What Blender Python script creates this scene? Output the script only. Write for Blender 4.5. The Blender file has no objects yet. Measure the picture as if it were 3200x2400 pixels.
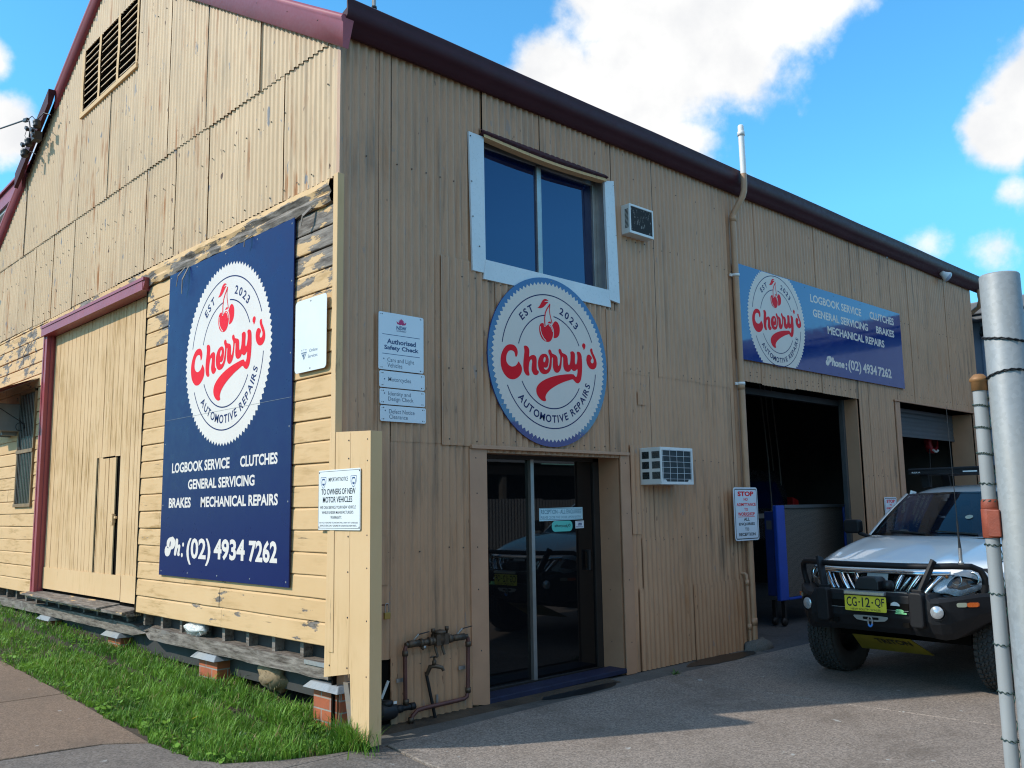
import bpy, bmesh, math, random
import numpy as np
from mathutils import Vector, Matrix, noise
from mathutils.geometry import tessellate_polygon
R = math.radians
random.seed(7)
scene = bpy.context.scene
COL = scene.collection

# ------------------------------------------------------------------ camera
cam_d = bpy.data.cameras.new("camera")
cam = bpy.data.objects.new("camera", cam_d)
COL.objects.link(cam)
scene.camera = cam
cam_d.sensor_fit = 'HORIZONTAL'
cam_d.sensor_width = 36.0
cam_d.lens = 36.0 * 2825.03 / 3200.0
cam_d.clip_start = 0.05
cam_d.clip_end = 2000
_yaw, _pit, _rol = R(46.26101), R(7.81876), R(-0.91881)
_f = Vector((math.cos(_pit) * math.cos(_yaw), math.cos(_pit) * math.sin(_yaw), math.sin(_pit)))
_r = Vector((math.sin(_yaw), -math.cos(_yaw), 0))
_u = _r.cross(_f)
_rr = math.cos(_rol) * _r + math.sin(_rol) * _u
_uu = -math.sin(_rol) * _r + math.cos(_rol) * _u
_m = Matrix((_rr, _uu, -_f)).transposed().to_4x4()
_m.translation = (-3.7512, -5.8258, 1.62)
cam.matrix_world = _m
scene.render.resolution_x, scene.render.resolution_y = 1024, 768

# ------------------------------------------------------------------ exposure
scene.view_settings.view_transform = 'Standard'
scene.view_settings.look = 'None'
scene.view_settings.exposure = 0.0
scene.view_settings.gamma = 1.0
scene.cycles.filter_width = 1.15
scene.cycles.max_bounces = 8
scene.cycles.diffuse_bounces = 4
scene.cycles.transparent_max_bounces = 16

# ------------------------------------------------------------------ sun
SUN_TRAVEL = Vector((1.13, -0.62, -1.0)).normalized()
sun_d = bpy.data.lights.new("sun", 'SUN')
sun_d.energy = 4.3
sun_d.angle = R(0.8)
sun_d.color = (1.0, 0.94, 0.84)
sun = bpy.data.objects.new("sun", sun_d)
COL.objects.link(sun)
sun.rotation_euler = SUN_TRAVEL.to_track_quat('-Z', 'Y').to_euler()
sun.location = (-20, 12, 30)

# ------------------------------------------------------------------ world: Nishita sky with clouds placed by direction
world = bpy.data.worlds.new("World")
scene.world = world
world.use_nodes = True
wn, wl = world.node_tree.nodes, world.node_tree.links
wn.clear()
w_out = wn.new('ShaderNodeOutputWorld')
w_bg = wn.new('ShaderNodeBackground')
w_bg.inputs['Strength'].default_value = 0.13
sky = wn.new('ShaderNodeTexSky')
sky.sky_type = 'NISHITA'
sky.sun_disc = False
_sd = -SUN_TRAVEL
sky.sun_elevation = math.asin(_sd.z)
sky.sun_rotation = math.atan2(_sd.x, _sd.y)
sky.air_density = 1.0
sky.dust_density = 0.25
sky.ozone_density = 1.6
hsv = wn.new('ShaderNodeHueSaturation')
hsv.inputs['Hue'].default_value = 0.494
hsv.inputs['Saturation'].default_value = 1.12
hsv.inputs['Value'].default_value = 1.0
clear = wn.new('ShaderNodeMixRGB'); clear.blend_type = 'MULTIPLY'; clear.inputs['Fac'].default_value = 1.0
clear.inputs['Color2'].default_value = (1.06, 2.08, 2.36, 1)   # a clear polarised-looking blue
wl.new(sky.outputs[0], hsv.inputs['Color'])
wl.new(hsv.outputs[0], clear.inputs['Color1'])
tc = wn.new('ShaderNodeTexCoord')
def wmath(op, a, b=None, clamp=False):
    n = wn.new('ShaderNodeMath'); n.operation = op; n.use_clamp = clamp
    for k, v in ((0, a), (1, b)):
        if v is None: continue
        if isinstance(v, (int, float)): n.inputs[k].default_value = v
        else: wl.new(v, n.inputs[k])
    return n.outputs[0]
def w_noise(scale, detail, rough, vec):
    n = wn.new('ShaderNodeTexNoise')
    n.inputs['Scale'].default_value = scale; n.inputs['Detail'].default_value = detail; n.inputs['Roughness'].default_value = rough
    wl.new(vec, n.inputs['Vector'])
    return n.outputs['Fac']
# cumulus blobs, seen and added: (azimuth deg from +X towards +Y, elevation deg, angular radius deg, weight)
BLOBS = [(37.6, 25.6, 6.5, 1.0), (33.0, 27.0, 7.0, 1.0), (43.0, 25.5, 5.5, .9), (35.0, 21.5, 4.6, .85), (29.0, 31.0, 7.0, 1.0),
         (37.0, 31.0, 7.0, 1.0), (24.0, 33.5, 5.0, .62), (47.0, 25.0, 2.4, .5), (31.2, 19.0, 2.8, .62),
         (16.2, 19.8, 2.9, .85), (13.6, 22.5, 4.2, .95), (16.4, 16.8, 1.9, .62), (20.6, 14.6, 2.2, .62), (17.8, 14.2, 2.4, .55), (23.2, 13.4, 1.8, .36),
         (77.9, 24.2, 2.2, .85), (76.6, 21.2, 3.0, .95), (80.5, 20.5, 3.8, 1.0), (75.4, 34.6, 2.6, .8), (79.5, 35.6, 3.2, .8),
         (18.9, 8.6, .9, .8), (9.0, 7.0, 4.0, .9),
         (2, 64, 14, .9), (70, 72, 15, .9), (-35, 44, 15, .9), (-92, 60, 24, 1.0), (-125, 36, 22, 1.0), (-150, 14, 14, .9), (-84, 24, 12, .9), (170, 35, 16, .8), (-15, 60, 12, .8), (120, 28, 14, .9), (-140, 20, 12, .8)]  # unseen clouds, added for reflections and a whiter, brighter fill light
dens = None
for az, el, rad, wt in BLOBS:
    d = Vector((math.cos(R(el)) * math.cos(R(az)), math.cos(R(el)) * math.sin(R(az)), math.sin(R(el))))
    vm = wn.new('ShaderNodeVectorMath'); vm.operation = 'DISTANCE'
    wl.new(tc.outputs['Generated'], vm.inputs[0]); vm.inputs[1].default_value = d
    mr = wn.new('ShaderNodeMapRange'); mr.interpolation_type = 'SMOOTHSTEP'
    mr.inputs['From Min'].default_value = 0.0; mr.inputs['From Max'].default_value = 2 * math.sin(R(rad) / 2) * 1.35
    mr.inputs['To Min'].default_value = wt; mr.inputs['To Max'].default_value = 0.0
    wl.new(vm.outputs['Value'], mr.inputs['Value'])
    dens = mr.outputs[0] if dens is None else wmath('MAXIMUM', dens, mr.outputs[0])
n1 = w_noise(9.0, 9.0, 0.58, tc.outputs['Generated'])
n2 = w_noise(28.0, 6.0, 0.6, tc.outputs['Generated'])
_nn = wmath('ADD', wmath('MULTIPLY', wmath('SUBTRACT', n1, 0.5), 1.45), wmath('MULTIPLY', wmath('SUBTRACT', n2, 0.5), 0.35))
_gate = wmath('MULTIPLY', dens, 6.0, clamp=True)
dd = wmath('ADD', dens, wmath('MULTIPLY', _nn, _gate))
mr = wn.new('ShaderNodeMapRange'); mr.interpolation_type = 'SMOOTHSTEP'
mr.inputs['From Min'].default_value = 0.30; mr.inputs['From Max'].default_value = 0.70
wl.new(dd, mr.inputs['Value'])
c_alpha = mr.outputs[0]
# cloud body tone: bright with soft grey hollows
mr2 = wn.new('ShaderNodeMapRange'); mr2.interpolation_type = 'SMOOTHSTEP'
mr2.inputs['From Min'].default_value = 0.30; mr2.inputs['From Max'].default_value = 0.62
wl.new(w_noise(7.0, 6.0, 0.55, tc.outputs['Generated']), mr2.inputs['Value'])
cmix = wn.new('ShaderNodeMixRGB')
cmix.inputs['Color1'].default_value = (6.6, 6.7, 6.9, 1); cmix.inputs['Color2'].default_value = (8.4, 8.35, 8.2, 1)
wl.new(mr2.outputs[0], cmix.inputs['Fac'])
smix = wn.new('ShaderNodeMixRGB')
wl.new(c_alpha, smix.inputs['Fac']); sepz = wn.new('ShaderNodeSeparateXYZ'); wl.new(tc.outputs['Generated'], sepz.inputs[0])
lowr = wn.new('ShaderNodeMapRange'); lowr.inputs['From Min'].default_value = 0.02; lowr.inputs['From Max'].default_value = 0.30
lowr.inputs['To Min'].default_value = 0.42; lowr.inputs['To Max'].default_value = 1.0
wl.new(sepz.outputs[2], lowr.inputs['Value'])
lowm = wn.new('ShaderNodeMixRGB'); lowm.blend_type = 'MULTIPLY'; lowm.inputs['Fac'].default_value = 1.0
wl.new(clear.outputs[0], lowm.inputs['Color1']); wl.new(lowr.outputs[0], lowm.inputs['Color2'])
wl.new(lowm.outputs[0], smix.inputs['Color1']); wl.new(cmix.outputs[0], smix.inputs['Color2'])
wl.new(smix.outputs[0], w_bg.inputs['Color'])
wl.new(w_bg.outputs[0], w_out.inputs['Surface'])

# ------------------------------------------------------------------ helpers: objects
def tag(o, label=None, cat=None, group=None, kind=None):
    if label: o['label'] = label
    if cat: o['category'] = cat
    if group: o['group'] = group
    if kind: o['kind'] = kind
    return o
def thing(name, label, cat, loc=(0, 0, 0), rz=0.0, group=None):
    o = bpy.data.objects.new(name, None)
    COL.objects.link(o)
    o.location = loc
    o.rotation_euler = (0, 0, rz)
    o.empty_display_size = 0.2
    return tag(o, label, cat, group)
def world_off(o):
    v = Vector((0, 0, 0))
    while o is not None:
        v += o.location; o = o.parent
    return v
class MB:
    """collects faces; build() links them as one mesh object"""
    def __init__(s):
        s.v = []; s.f = []; s.mi = []; s.sm = []; s.m = 0; s.smooth = False; s.col = None
    def add(s, vs, fs, smooth=None):
        b = len(s.v)
        s.v.extend([tuple(p) for p in vs])
        for f in fs:
            s.f.append(tuple(i + b for i in f)); s.mi.append(s.m); s.sm.append(s.smooth if smooth is None else smooth)
        return s
    def box(s, x0, x1, y0, y1, z0, z1):
        v = [(x, y, z) for z in (z0, z1) for y in (y0, y1) for x in (x0, x1)]
        return s.add(v, [(0, 2, 3, 1), (4, 5, 7, 6), (0, 1, 5, 4), (2, 6, 7, 3), (0, 4, 6, 2), (1, 3, 7, 5)])
    def obox(s, c, ax, ay, az, hx, hy, hz):
        c = Vector(c); v = []
        for k in (-1, 1):
            for j in (-1, 1):
                for i in (-1, 1): v.append(c + ax * (i * hx) + ay * (j * hy) + az * (k * hz))
        return s.add(v, [(0, 2, 3, 1), (4, 5, 7, 6), (0, 1, 5, 4), (2, 6, 7, 3), (0, 4, 6, 2), (1, 3, 7, 5)])
    def bar(s, p0, p1, w, h, up=(0, 0, 1)):
        p0, p1 = Vector(p0), Vector(p1); d = p1 - p0; L = d.length; d = d.normalized(); up = Vector(up)
        a = d.cross(up)
        if a.length < 1e-4: a = d.cross(Vector((1, 0, 0)))
        a.normalize(); b = a.cross(d).normalized()
        return s.obox((p0 + p1) / 2, d, a, b, L / 2, w / 2, h / 2)
    def tube(s, pts, r, seg=10, cap=True, closed=False):
        pts = [Vector(p) for p in pts]; n = len(pts); vs = []; fs = []
        rad = r if isinstance(r, (list, tuple)) else [r] * n
        ref = None
        for i, p in enumerate(pts):
            if closed: t = pts[(i + 1) % n] - pts[i - 1]
            else: t = pts[min(i + 1, n - 1)] - pts[max(i - 1, 0)]
            t.normalize()
            if ref is None:
                ref = t.cross(Vector((0, 0, 1)))
                if ref.length < 1e-3: ref = t.cross(Vector((1, 0, 0)))
            ref = (ref - t * ref.dot(t)).normalized(); b = t.cross(ref)
            for k in range(seg):
                a = 2 * math.pi * k / seg
                vs.append(p + (ref * math.cos(a) + b * math.sin(a)) * rad[i])
        m = n if closed else n - 1
        for i in range(m):
            for k in range(seg):
                a, b2 = i * seg + k, i * seg + (k + 1) % seg; j = ((i + 1) % n) * seg
                fs.append((a, b2, j + (k + 1) % seg, j + k))
        s.add(vs, fs, True)
        if cap and not closed:
            s.add(vs[:seg], [tuple(range(seg - 1, -1, -1))], False); s.add(vs[-seg:], [tuple(range(seg))], False)
        return s
    def lathe(s, prof, c=(0, 0, 0), axis=(0, 0, 1), seg=20, smooth=True):
        """prof: (radius, height along axis)"""
        ax = Vector(axis).normalized(); a = ax.cross(Vector((0, 0, 1)))
        if a.length < 1e-3: a = Vector((1, 0, 0))
        a.normalize(); b = ax.cross(a); c = Vector(c); vs = []; fs = []
        for r, h in prof:
            for k in range(seg):
                t = 2 * math.pi * k / seg
                vs.append(c + ax * h + (a * math.cos(t) + b * math.sin(t)) * r)
        for i in range(len(prof) - 1):
            for k in range(seg):
                fs.append((i * seg + k, i * seg + (k + 1) % seg, (i + 1) * seg + (k + 1) % seg, (i + 1) * seg + k))
        return s.add(vs, fs, smooth)
    def grid(s, rows, smooth=True, flip=False):
        n = len(rows[0]); vs = [p for r in rows for p in r]; fs = []
        for i in range(len(rows) - 1):
            for j in range(n - 1):
                q = (i * n + j, i * n + j + 1, (i + 1) * n + j + 1, (i + 1) * n + j)
                fs.append(q[::-1] if flip else q)
        return s.add(vs, fs, smooth)
    def prism(s, poly, fn, d0, d1):
        """poly 2-D, fn(p, q, d) -> 3-D; extruded between d0 and d1"""
        n = len(poly)
        vs = [fn(p, q, d0) for p, q in poly] + [fn(p, q, d1) for p, q in poly]
        fs = [tuple(range(n)), tuple(range(2 * n - 1, n - 1, -1))]
        fs += [(i, (i + 1) % n, n + (i + 1) % n, n + i) for i in range(n)]
        return s.add(vs, fs, False)
    def poly(s, loops, fn, d):
        """filled flat polygon (first loop) with holes"""
        tri = tessellate_polygon([[Vector((p, q, 0)) for p, q in L] for L in loops])
        flat = [fn(p, q, d) for L in loops for p, q in L]
        return s.add(flat, [tuple(t) for t in tri], False)
    def build(s, name, mat, parent=None, bevel=0, seg=2, local=False, fix=True):
        me = bpy.data.meshes.new(name)
        me.from_pydata(s.v, [], s.f)
        for m in (mat if isinstance(mat, (list, tuple)) else [mat]): me.materials.append(m)
        me.polygons.foreach_set('material_index', s.mi)
        me.polygons.foreach_set('use_smooth', s.sm)
        if fix:
            b = bmesh.new(); b.from_mesh(me)
            bmesh.ops.recalc_face_normals(b, faces=b.faces); b.to_mesh(me); b.free()
        me.update()
        o = bpy.data.objects.new(name, me)
        COL.objects.link(o)
        if parent is not None:
            o.parent = parent
            if not local: o.matrix_parent_inverse = Matrix.Translation(-world_off(parent))
        if bevel:
            md = o.modifiers.new('bevel', 'BEVEL'); md.width = bevel; md.segments = seg; md.limit_method = 'ANGLE'; md.angle_limit = R(40)
        return o
def copy_tree(o, parent=None):
    c = o.copy(); COL.objects.link(c)
    if parent is not None: c.parent = parent
    for ch in list(o.children): copy_tree(ch, c)
    return c

# ------------------------------------------------------------------ helpers: materials
class NT:
    def __init__(s, name):
        s.mat = bpy.data.materials.new(name); s.mat.use_nodes = True
        s.n, s.l = s.mat.node_tree.nodes, s.mat.node_tree.links
        s.p = s.n['Principled BSDF']; s.out = s.n['Material Output']
        s.tc = s.n.new('ShaderNodeTexCoord')
    def put(s, sock, v):
        if isinstance(v, (int, float)): sock.default_value = v
        elif isinstance(v, (tuple, list)): sock.default_value = tuple(v) if len(v) == 4 or len(sock.default_value) == 3 else (*v, 1)
        else: s.l.new(v, sock)
    def vec(s, scale=(1, 1, 1), loc=(0, 0, 0)):
        m = s.n.new('ShaderNodeMapping'); s.l.new(s.tc.outputs['Object'], m.inputs['Vector'])
        m.inputs['Scale'].default_value = scale; m.inputs['Location'].default_value = loc
        return m.outputs[0]
    def noise(s, scale=1, detail=4, rough=.55, vscale=(1, 1, 1), loc=(0, 0, 0), dist=0):
        n = s.n.new('ShaderNodeTexNoise'); s.l.new(s.vec(vscale, loc), n.inputs['Vector'])
        n.inputs['Scale'].default_value = scale; n.inputs['Detail'].default_value = detail
        n.inputs['Roughness'].default_value = rough; n.inputs['Distortion'].default_value = dist
        return n.outputs['Fac']
    def voro(s, scale, vscale=(1, 1, 1), feature='F1', out='Distance'):
        n = s.n.new('ShaderNodeTexVoronoi'); n.feature = feature; s.l.new(s.vec(vscale), n.inputs['Vector'])
        n.inputs['Scale'].default_value = scale
        return n.outputs[out]
    def ramp(s, f, a, b, ca=0.0, cb=1.0):
        m = s.n.new('ShaderNodeMapRange'); m.inputs['From Min'].default_value = a; m.inputs['From Max'].default_value = b
        m.inputs['To Min'].default_value = ca; m.inputs['To Max'].default_value = cb
        s.put(m.inputs['Value'], f)
        return m.outputs[0]
    def math(s, op, a, b=0.0, clamp=False):
        m = s.n.new('ShaderNodeMath'); m.operation = op; m.use_clamp = clamp; s.put(m.inputs[0], a); s.put(m.inputs[1], b)
        return m.outputs[0]
    def mix(s, f, a, b, mode='MIX'):
        m = s.n.new('ShaderNodeMixRGB'); m.blend_type = mode; s.put(m.inputs['Fac'], f); s.put(m.inputs['Color1'], a); s.put(m.inputs['Color2'], b)
        return m.outputs[0]
    def xyz(s):
        m = s.n.new('ShaderNodeSeparateXYZ'); s.l.new(s.tc.outputs['Object'], m.inputs[0]); return m.outputs
    def attr(s, name):
        m = s.n.new('ShaderNodeAttribute'); m.attribute_name = name; return m
    def bump(s, h, strength=.3, dist=.01):
        m = s.n.new('ShaderNodeBump'); m.inputs['Strength'].default_value = strength; m.inputs['Distance'].default_value = dist
        s.put(m.inputs['Height'], h); s.l.new(m.outputs[0], s.p.inputs['Normal'])
    def done(s, col=None, rough=.5, metal=0.0, spec=None, **kw):
        if col is not None: s.put(s.p.inputs['Base Color'], col)
        s.put(s.p.inputs['Roughness'], rough); s.put(s.p.inputs['Metallic'], metal)
        if spec is not None: s.p.inputs['Specular IOR Level'].default_value = spec
        for k, v in kw.items(): s.put(s.p.inputs[k.replace('_', ' ')], v)
        return s.mat
def mat_plain(name, col, rough=.5, metal=0.0, var=.12, scale=6.0, bump=0.0, spec=None, **kw):
    t = NT(name)
    f = t.noise(scale, 5, .6)
    f2 = t.noise(scale * 9, 3, .6)
    a = tuple(c * (1 - var) for c in col); b = tuple(min(1, c * (1 + var)) for c in col)
    c = t.mix(t.ramp(f, .3, .7), (*a, 1), (*b, 1))
    if bump: t.bump(f2, bump, .004)
    return t.done(c, t.ramp(f2, .3, .7, max(0.02, rough - .06), min(1, rough + .06)), metal, spec, **kw)

def mat_corrugated(name, base, rust=.5, dirt=.5, chip=.5, rough=.55, spec=.35):
    t = NT(name)
    big = t.noise(.9, 4, .6); col = t.mix(t.ramp(big, .3, .7), tuple(c * .90 for c in base), tuple(min(1, c * 1.06) for c in base))
    sheet = t.noise(1.31, 0, .5, (1.0, 1.0, .03)); col = t.mix(t.ramp(sheet, .35, .65, 0, .35), col, tuple(c * d for c, d in zip(base, (.86, .84, .80))))
    # vertical run-off dirt
    st = t.noise(9, 5, .62, (1, 1, .07)); low = t.noise(.8, 3, .5, (1, 1, 1), (3, 1, 2))
    dm = t.math('MULTIPLY', t.ramp(st, .52, .74), t.ramp(low, .40, .66), True)
    col = t.mix(t.math('MULTIPLY', dm, dirt, True), col, (.075, .060, .042, 1))
    fine = t.noise(36, 3, .6, (1, 1, .12)); col = t.mix(t.ramp(fine, .5, .85, 0, .35 * dirt), col, (.17, .13, .085, 1))
    # rust streaks
    rs = t.noise(13, 4, .6, (1, 1, .075), (5, 7, 1)); rl = t.noise(1.7, 3, .6, (1, 1, .8), (1, 9, 4))
    rm = t.math('MULTIPLY', t.ramp(rs, .545, .70), t.ramp(rl, .46, .62), True)
    col = t.mix(t.math('MULTIPLY', rm, rust, True), col, (.36, .14, .035, 1))
    # flaked paint chips
    ch = t.noise(17, 3, .55, (1, 1, .28), (2, 2, 2)); cl = t.noise(2.6, 2, .5)
    cm = t.math('MULTIPLY', t.ramp(ch, .665, .69), t.ramp(cl, .45, .55), True)
    col = t.mix(t.math('MULTIPLY', cm, chip, True), col, (.20, .20, .21, 1))
    ch2 = t.noise(26, 2, .55, (1, 1, .30), (8, 3, 2))
    col = t.mix(t.math('MULTIPLY', t.ramp(ch2, .715, .73), rust, True), col, (.10, .045, .022, 1))
    t.bump(t.noise(5, 4, .6, (1, 1, .35)), .25, .012)
    return t.done(col, rough, 0, spec)

def mat_weatherboard(name, base, peel_lo=.60, axis='y', streak=.6, st_lo=.53):
    t = NT(name)
    vs = {'y': (1, .13, 1), 'x': (.13, 1, 1), 'z': (1, 1, .10)}[axis]
    a = t.noise(1.6, 4, .6); col = t.mix(t.ramp(a, .3, .7), tuple(c * f for c, f in zip(base, (.93, .90, .84))), base)
    brd = t.attr('tint').outputs['Fac']
    col = t.mix(t.ramp(brd, 0, 1, 0, .34), col, tuple(c * f for c, f in zip(base, (.86, .78, .66))))
    st = t.noise(22, 5, .65, vs, (1, 3, 2)); sl = t.noise(1.3, 3, .6, (1, 1, 1), (4, 4, 4))
    m = t.math('MULTIPLY', t.ramp(st, st_lo, st_lo + .17), t.ramp(sl, .42, .66), True)
    col = t.mix(t.math('MULTIPLY', m, streak, True), col, (.36, .21, .075, 1))
    # cracks along the grain
    ck = t.noise(30, 6, .7, tuple(v if v == 1 else v * .45 for v in vs), (9, 2, 5)); kl = t.noise(2.4, 3, .6, (1, 1, 1), (2, 7, 9))
    cm = t.math('MULTIPLY', t.ramp(ck, .64, .68), t.ramp(kl, .48, .62), True)
    # flaking paint, grey wood below
    wear = t.attr('wear').outputs['Fac']
    pk = t.noise(11, 7, .66, tuple(v if v == 1 else max(v, .28) for v in vs), (3, 3, 8)); pl = t.noise(1.25, 3, .55, (1, 1, 1.2), (7, 1, 3))
    pv = t.math('ADD', t.math('MULTIPLY', pk, .62), t.math('MULTIPLY', pl, .38))
    pv = t.math('ADD', pv, t.math('MULTIPLY', wear, .20))
    pm = t.ramp(pv, peel_lo, peel_lo + .018)
    wood = t.mix(t.ramp(t.noise(34, 5, .7, vs), .35, .65), (.070, .052, .040, 1), (.27, .228, .19, 1))
    col = t.mix(pm, col, wood)
    col = t.mix(t.math('MULTIPLY', cm, .85, True), col, (.05, .035, .025, 1))
    hh = t.math('ADD', t.math('MULTIPLY', pm, -.6), t.math('MULTIPLY', t.noise(26, 5, .7, vs), .5))
    t.bump(hh, .5, .006)
    return t.done(col, .7, 0, .25)

def mat_concrete(name, base, stain=(.05, .045, .04), grain=.6, s1=95, spots=0.0):
    t = NT(name)
    g1 = t.noise(s1, 3, .7); g2 = t.noise(s1 * .35, 3, .6)
    v = t.voro(s1 * .9, out='Color'); sep = t.n.new('ShaderNodeSeparateColor'); t.l.new(v, sep.inputs[0])
    agg = t.math('ADD', t.math('MULTIPLY', sep.outputs[0], .55), t.math('MULTIPLY', g1, .45))
    col = t.mix(t.ramp(agg, .2, .8), tuple(c * (1 - grain) for c in base), tuple(min(1, c * (1 + grain * .75)) for c in base))
    big = t.noise(.85, 5, .62); mid = t.noise(3.5, 4, .6, (1, 1, 1), (3, 1, 0))
    sm = t.math('MULTIPLY', t.ramp(big, .46, .72), t.ramp(mid, .34, .62), True)
    col = t.mix(t.math('MULTIPLY', sm, .72, True), col, (*stain, 1))
    col = t.mix(t.ramp(g2, .45, .8, 0, .35), col, tuple(c * f for c, f in zip(base, (.72, .66, .60))))
    if spots:
        sp = t.noise(9, 2, .5, (1, 1, 1), (6, 2, 0)); col = t.mix(t.ramp(sp, .745, .76, 0, spots), col, (.42, .41, .38, 1))
    t.bump(t.math('ADD', g1, t.math('MULTIPLY', agg, .6)), .45, .004)
    return t.done(col, .85, 0, .25)

def mat_glass(name, tint=(.012, .016, .02), alpha=.82, rough=.02, ior=1.5):
    """window pane: dark tinted sheet, partly see-through, with a mirror-like skin"""
    t = NT(name)
    tr = t.n.new('ShaderNodeBsdfTransparent'); tr.inputs[0].default_value = (.75, .8, .82, 1)
    mx = t.n.new('ShaderNodeMixShader'); mx.inputs[0].default_value = alpha
    t.done((*tint, 1), rough, 0, None, IOR=ior)
    t.l.new(tr.outputs[0], mx.inputs[1]); t.l.new(t.p.outputs[0], mx.inputs[2]); t.l.new(mx.outputs[0], t.out.inputs['Surface'])
    return t.mat

M = {}
CREAM = (.70, .545, .315, 1)
M['gable'] = mat_corrugated('corrugated_cream_gable', (.63, .44, .26, 1), 1.4, .60, 1.0)  # cream of the street gable, with less dirt than the side wall
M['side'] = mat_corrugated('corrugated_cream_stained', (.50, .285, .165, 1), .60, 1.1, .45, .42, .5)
M['board'] = mat_weatherboard('weatherboard_paint', (.65, .43, .225, 1), .585, 'y', .9, .48)
M['doorboard'] = mat_weatherboard('door_board_paint', (.65, .44, .245, 1), .70, 'z', 1.0, .44)
M['trim'] = mat_weatherboard('cream_trim_paint', (.65, .435, .235, 1), .74, 'z', .6)
M['flash'] = mat_plain('cream_flashing', (.44, .245, .145), .5, var=.10, scale=2.5)
M['maroon'] = mat_plain('maroon_paint', (.30, .058, .068), .42, var=.10, scale=3)
M['maroon_dark'] = mat_plain('maroon_old', (.060, .017, .022), .6, var=.25, scale=5, spec=.2)
M['gutter'] = mat_plain('gutter_maroon', (.050, .012, .019), .5, var=.15, scale=2, spec=.22)
M['oldwood'] = mat_weatherboard('grey_timber', (.20, .175, .155, 1), .62, 'y', .4)
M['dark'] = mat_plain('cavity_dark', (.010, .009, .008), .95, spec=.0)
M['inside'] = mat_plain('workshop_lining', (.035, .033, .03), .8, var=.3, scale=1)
M['white'] = mat_plain('white_paint', (.68, .69, .68), .4, var=.04, scale=3, spec=.3)
M['whitemetal'] = mat_plain('white_flashing', (.62, .66, .69), .3, var=.07, scale=3)
M['alu'] = mat_plain('aluminium', (.36, .355, .345), .42, .7, var=.12)
M['bronzealu'] = mat_plain('bronze_aluminium', (.030, .027, .026), .45, .3, var=.1)
M['galv'] = None
M['screw'] = mat_plain('screw_head', (.055, .045, .038), .6, .3)
M['navy'] = mat_plain('sign_navy', (.008, .015, .085), .32, var=.03, scale=1, spec=.16)
M['navysky'] = mat_plain('sign_navy_skylit', (.008, .034, .185), .07, var=.03, scale=1, IOR=1.75)  # sign navy lifted: blue sky reflection put into the base colour
M['ink'] = mat_plain('navy_ink', (.010, .017, .09), .45, var=.02, spec=.15)
M['signwhite'] = mat_plain('sign_offwhite', (.68, .61, .55), .4, var=.03, scale=2, spec=.2)
M['red'] = mat_plain('sign_red', (.74, .010, .020), .45, var=.02, spec=.10)
M['blacktxt'] = mat_plain('black_ink', (.012, .012, .015), .5, var=.02)
M['glass'] = mat_glass('window_glass', (.004, .010, .05), .90, .012, 1.9)  # blue of the reflected sky put into base and specular tint
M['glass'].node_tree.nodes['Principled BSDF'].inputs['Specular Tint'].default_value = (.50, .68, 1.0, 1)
M['dimglass'] = mat_glass('dim_glass', (.010, .009, .008), .9, .08, 1.18)
M['doorglass'] = mat_glass('door_glass', (.006, .006, .007), .86, .015, 1.55)
M['pvc'] = mat_plain('painted_pvc', (.43, .25, .145), .45, var=.1, scale=4)
M['pvcwhite'] = mat_plain('white_pvc', (.75, .74, .72), .4, var=.05, scale=4)
M['brass'] = mat_plain('old_bronze', (.10, .075, .055), .5, .6, var=.3, scale=20)
M['copper'] = mat_plain('painted_copper', (.115, .045, .038), .5, .2, var=.25, scale=9)
M['black'] = mat_plain('black_plastic', (.012, .012, .013), .5, var=.15)
M['iron'] = mat_plain('dark_iron', (.02, .02, .022), .55, .4, var=.2)
def _galv():
    t = NT('galvanised_steel')
    v = t.voro(70, out='Color'); sep = t.n.new('ShaderNodeSeparateColor'); t.l.new(v, sep.inputs[0])
    col = t.mix(t.ramp(sep.outputs[0], 0, 1), (.235, .245, .25, 1), (.275, .285, .29, 1))
    col = t.mix(t.ramp(t.noise(2.2, 5, .65, (1, 1, .35)), .48, .75, 0, .55), col, (.33, .29, .225, 1))
    col = t.mix(t.ramp(t.noise(4.5, 5, .6, (1, 1, .3), (3, 3, 3)), .60, .76, 0, .75), col, (.10, .10, .10, 1))
    col = t.mix(t.ramp(t.noise(7, 4, .6, (1, 1, .25), (1, 8, 3)), .66, .74, 0, .5), col, (.26, .13, .05, 1))
    return t.done(col, .55, .15, .35)
M['galv'] = _galv()

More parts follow.
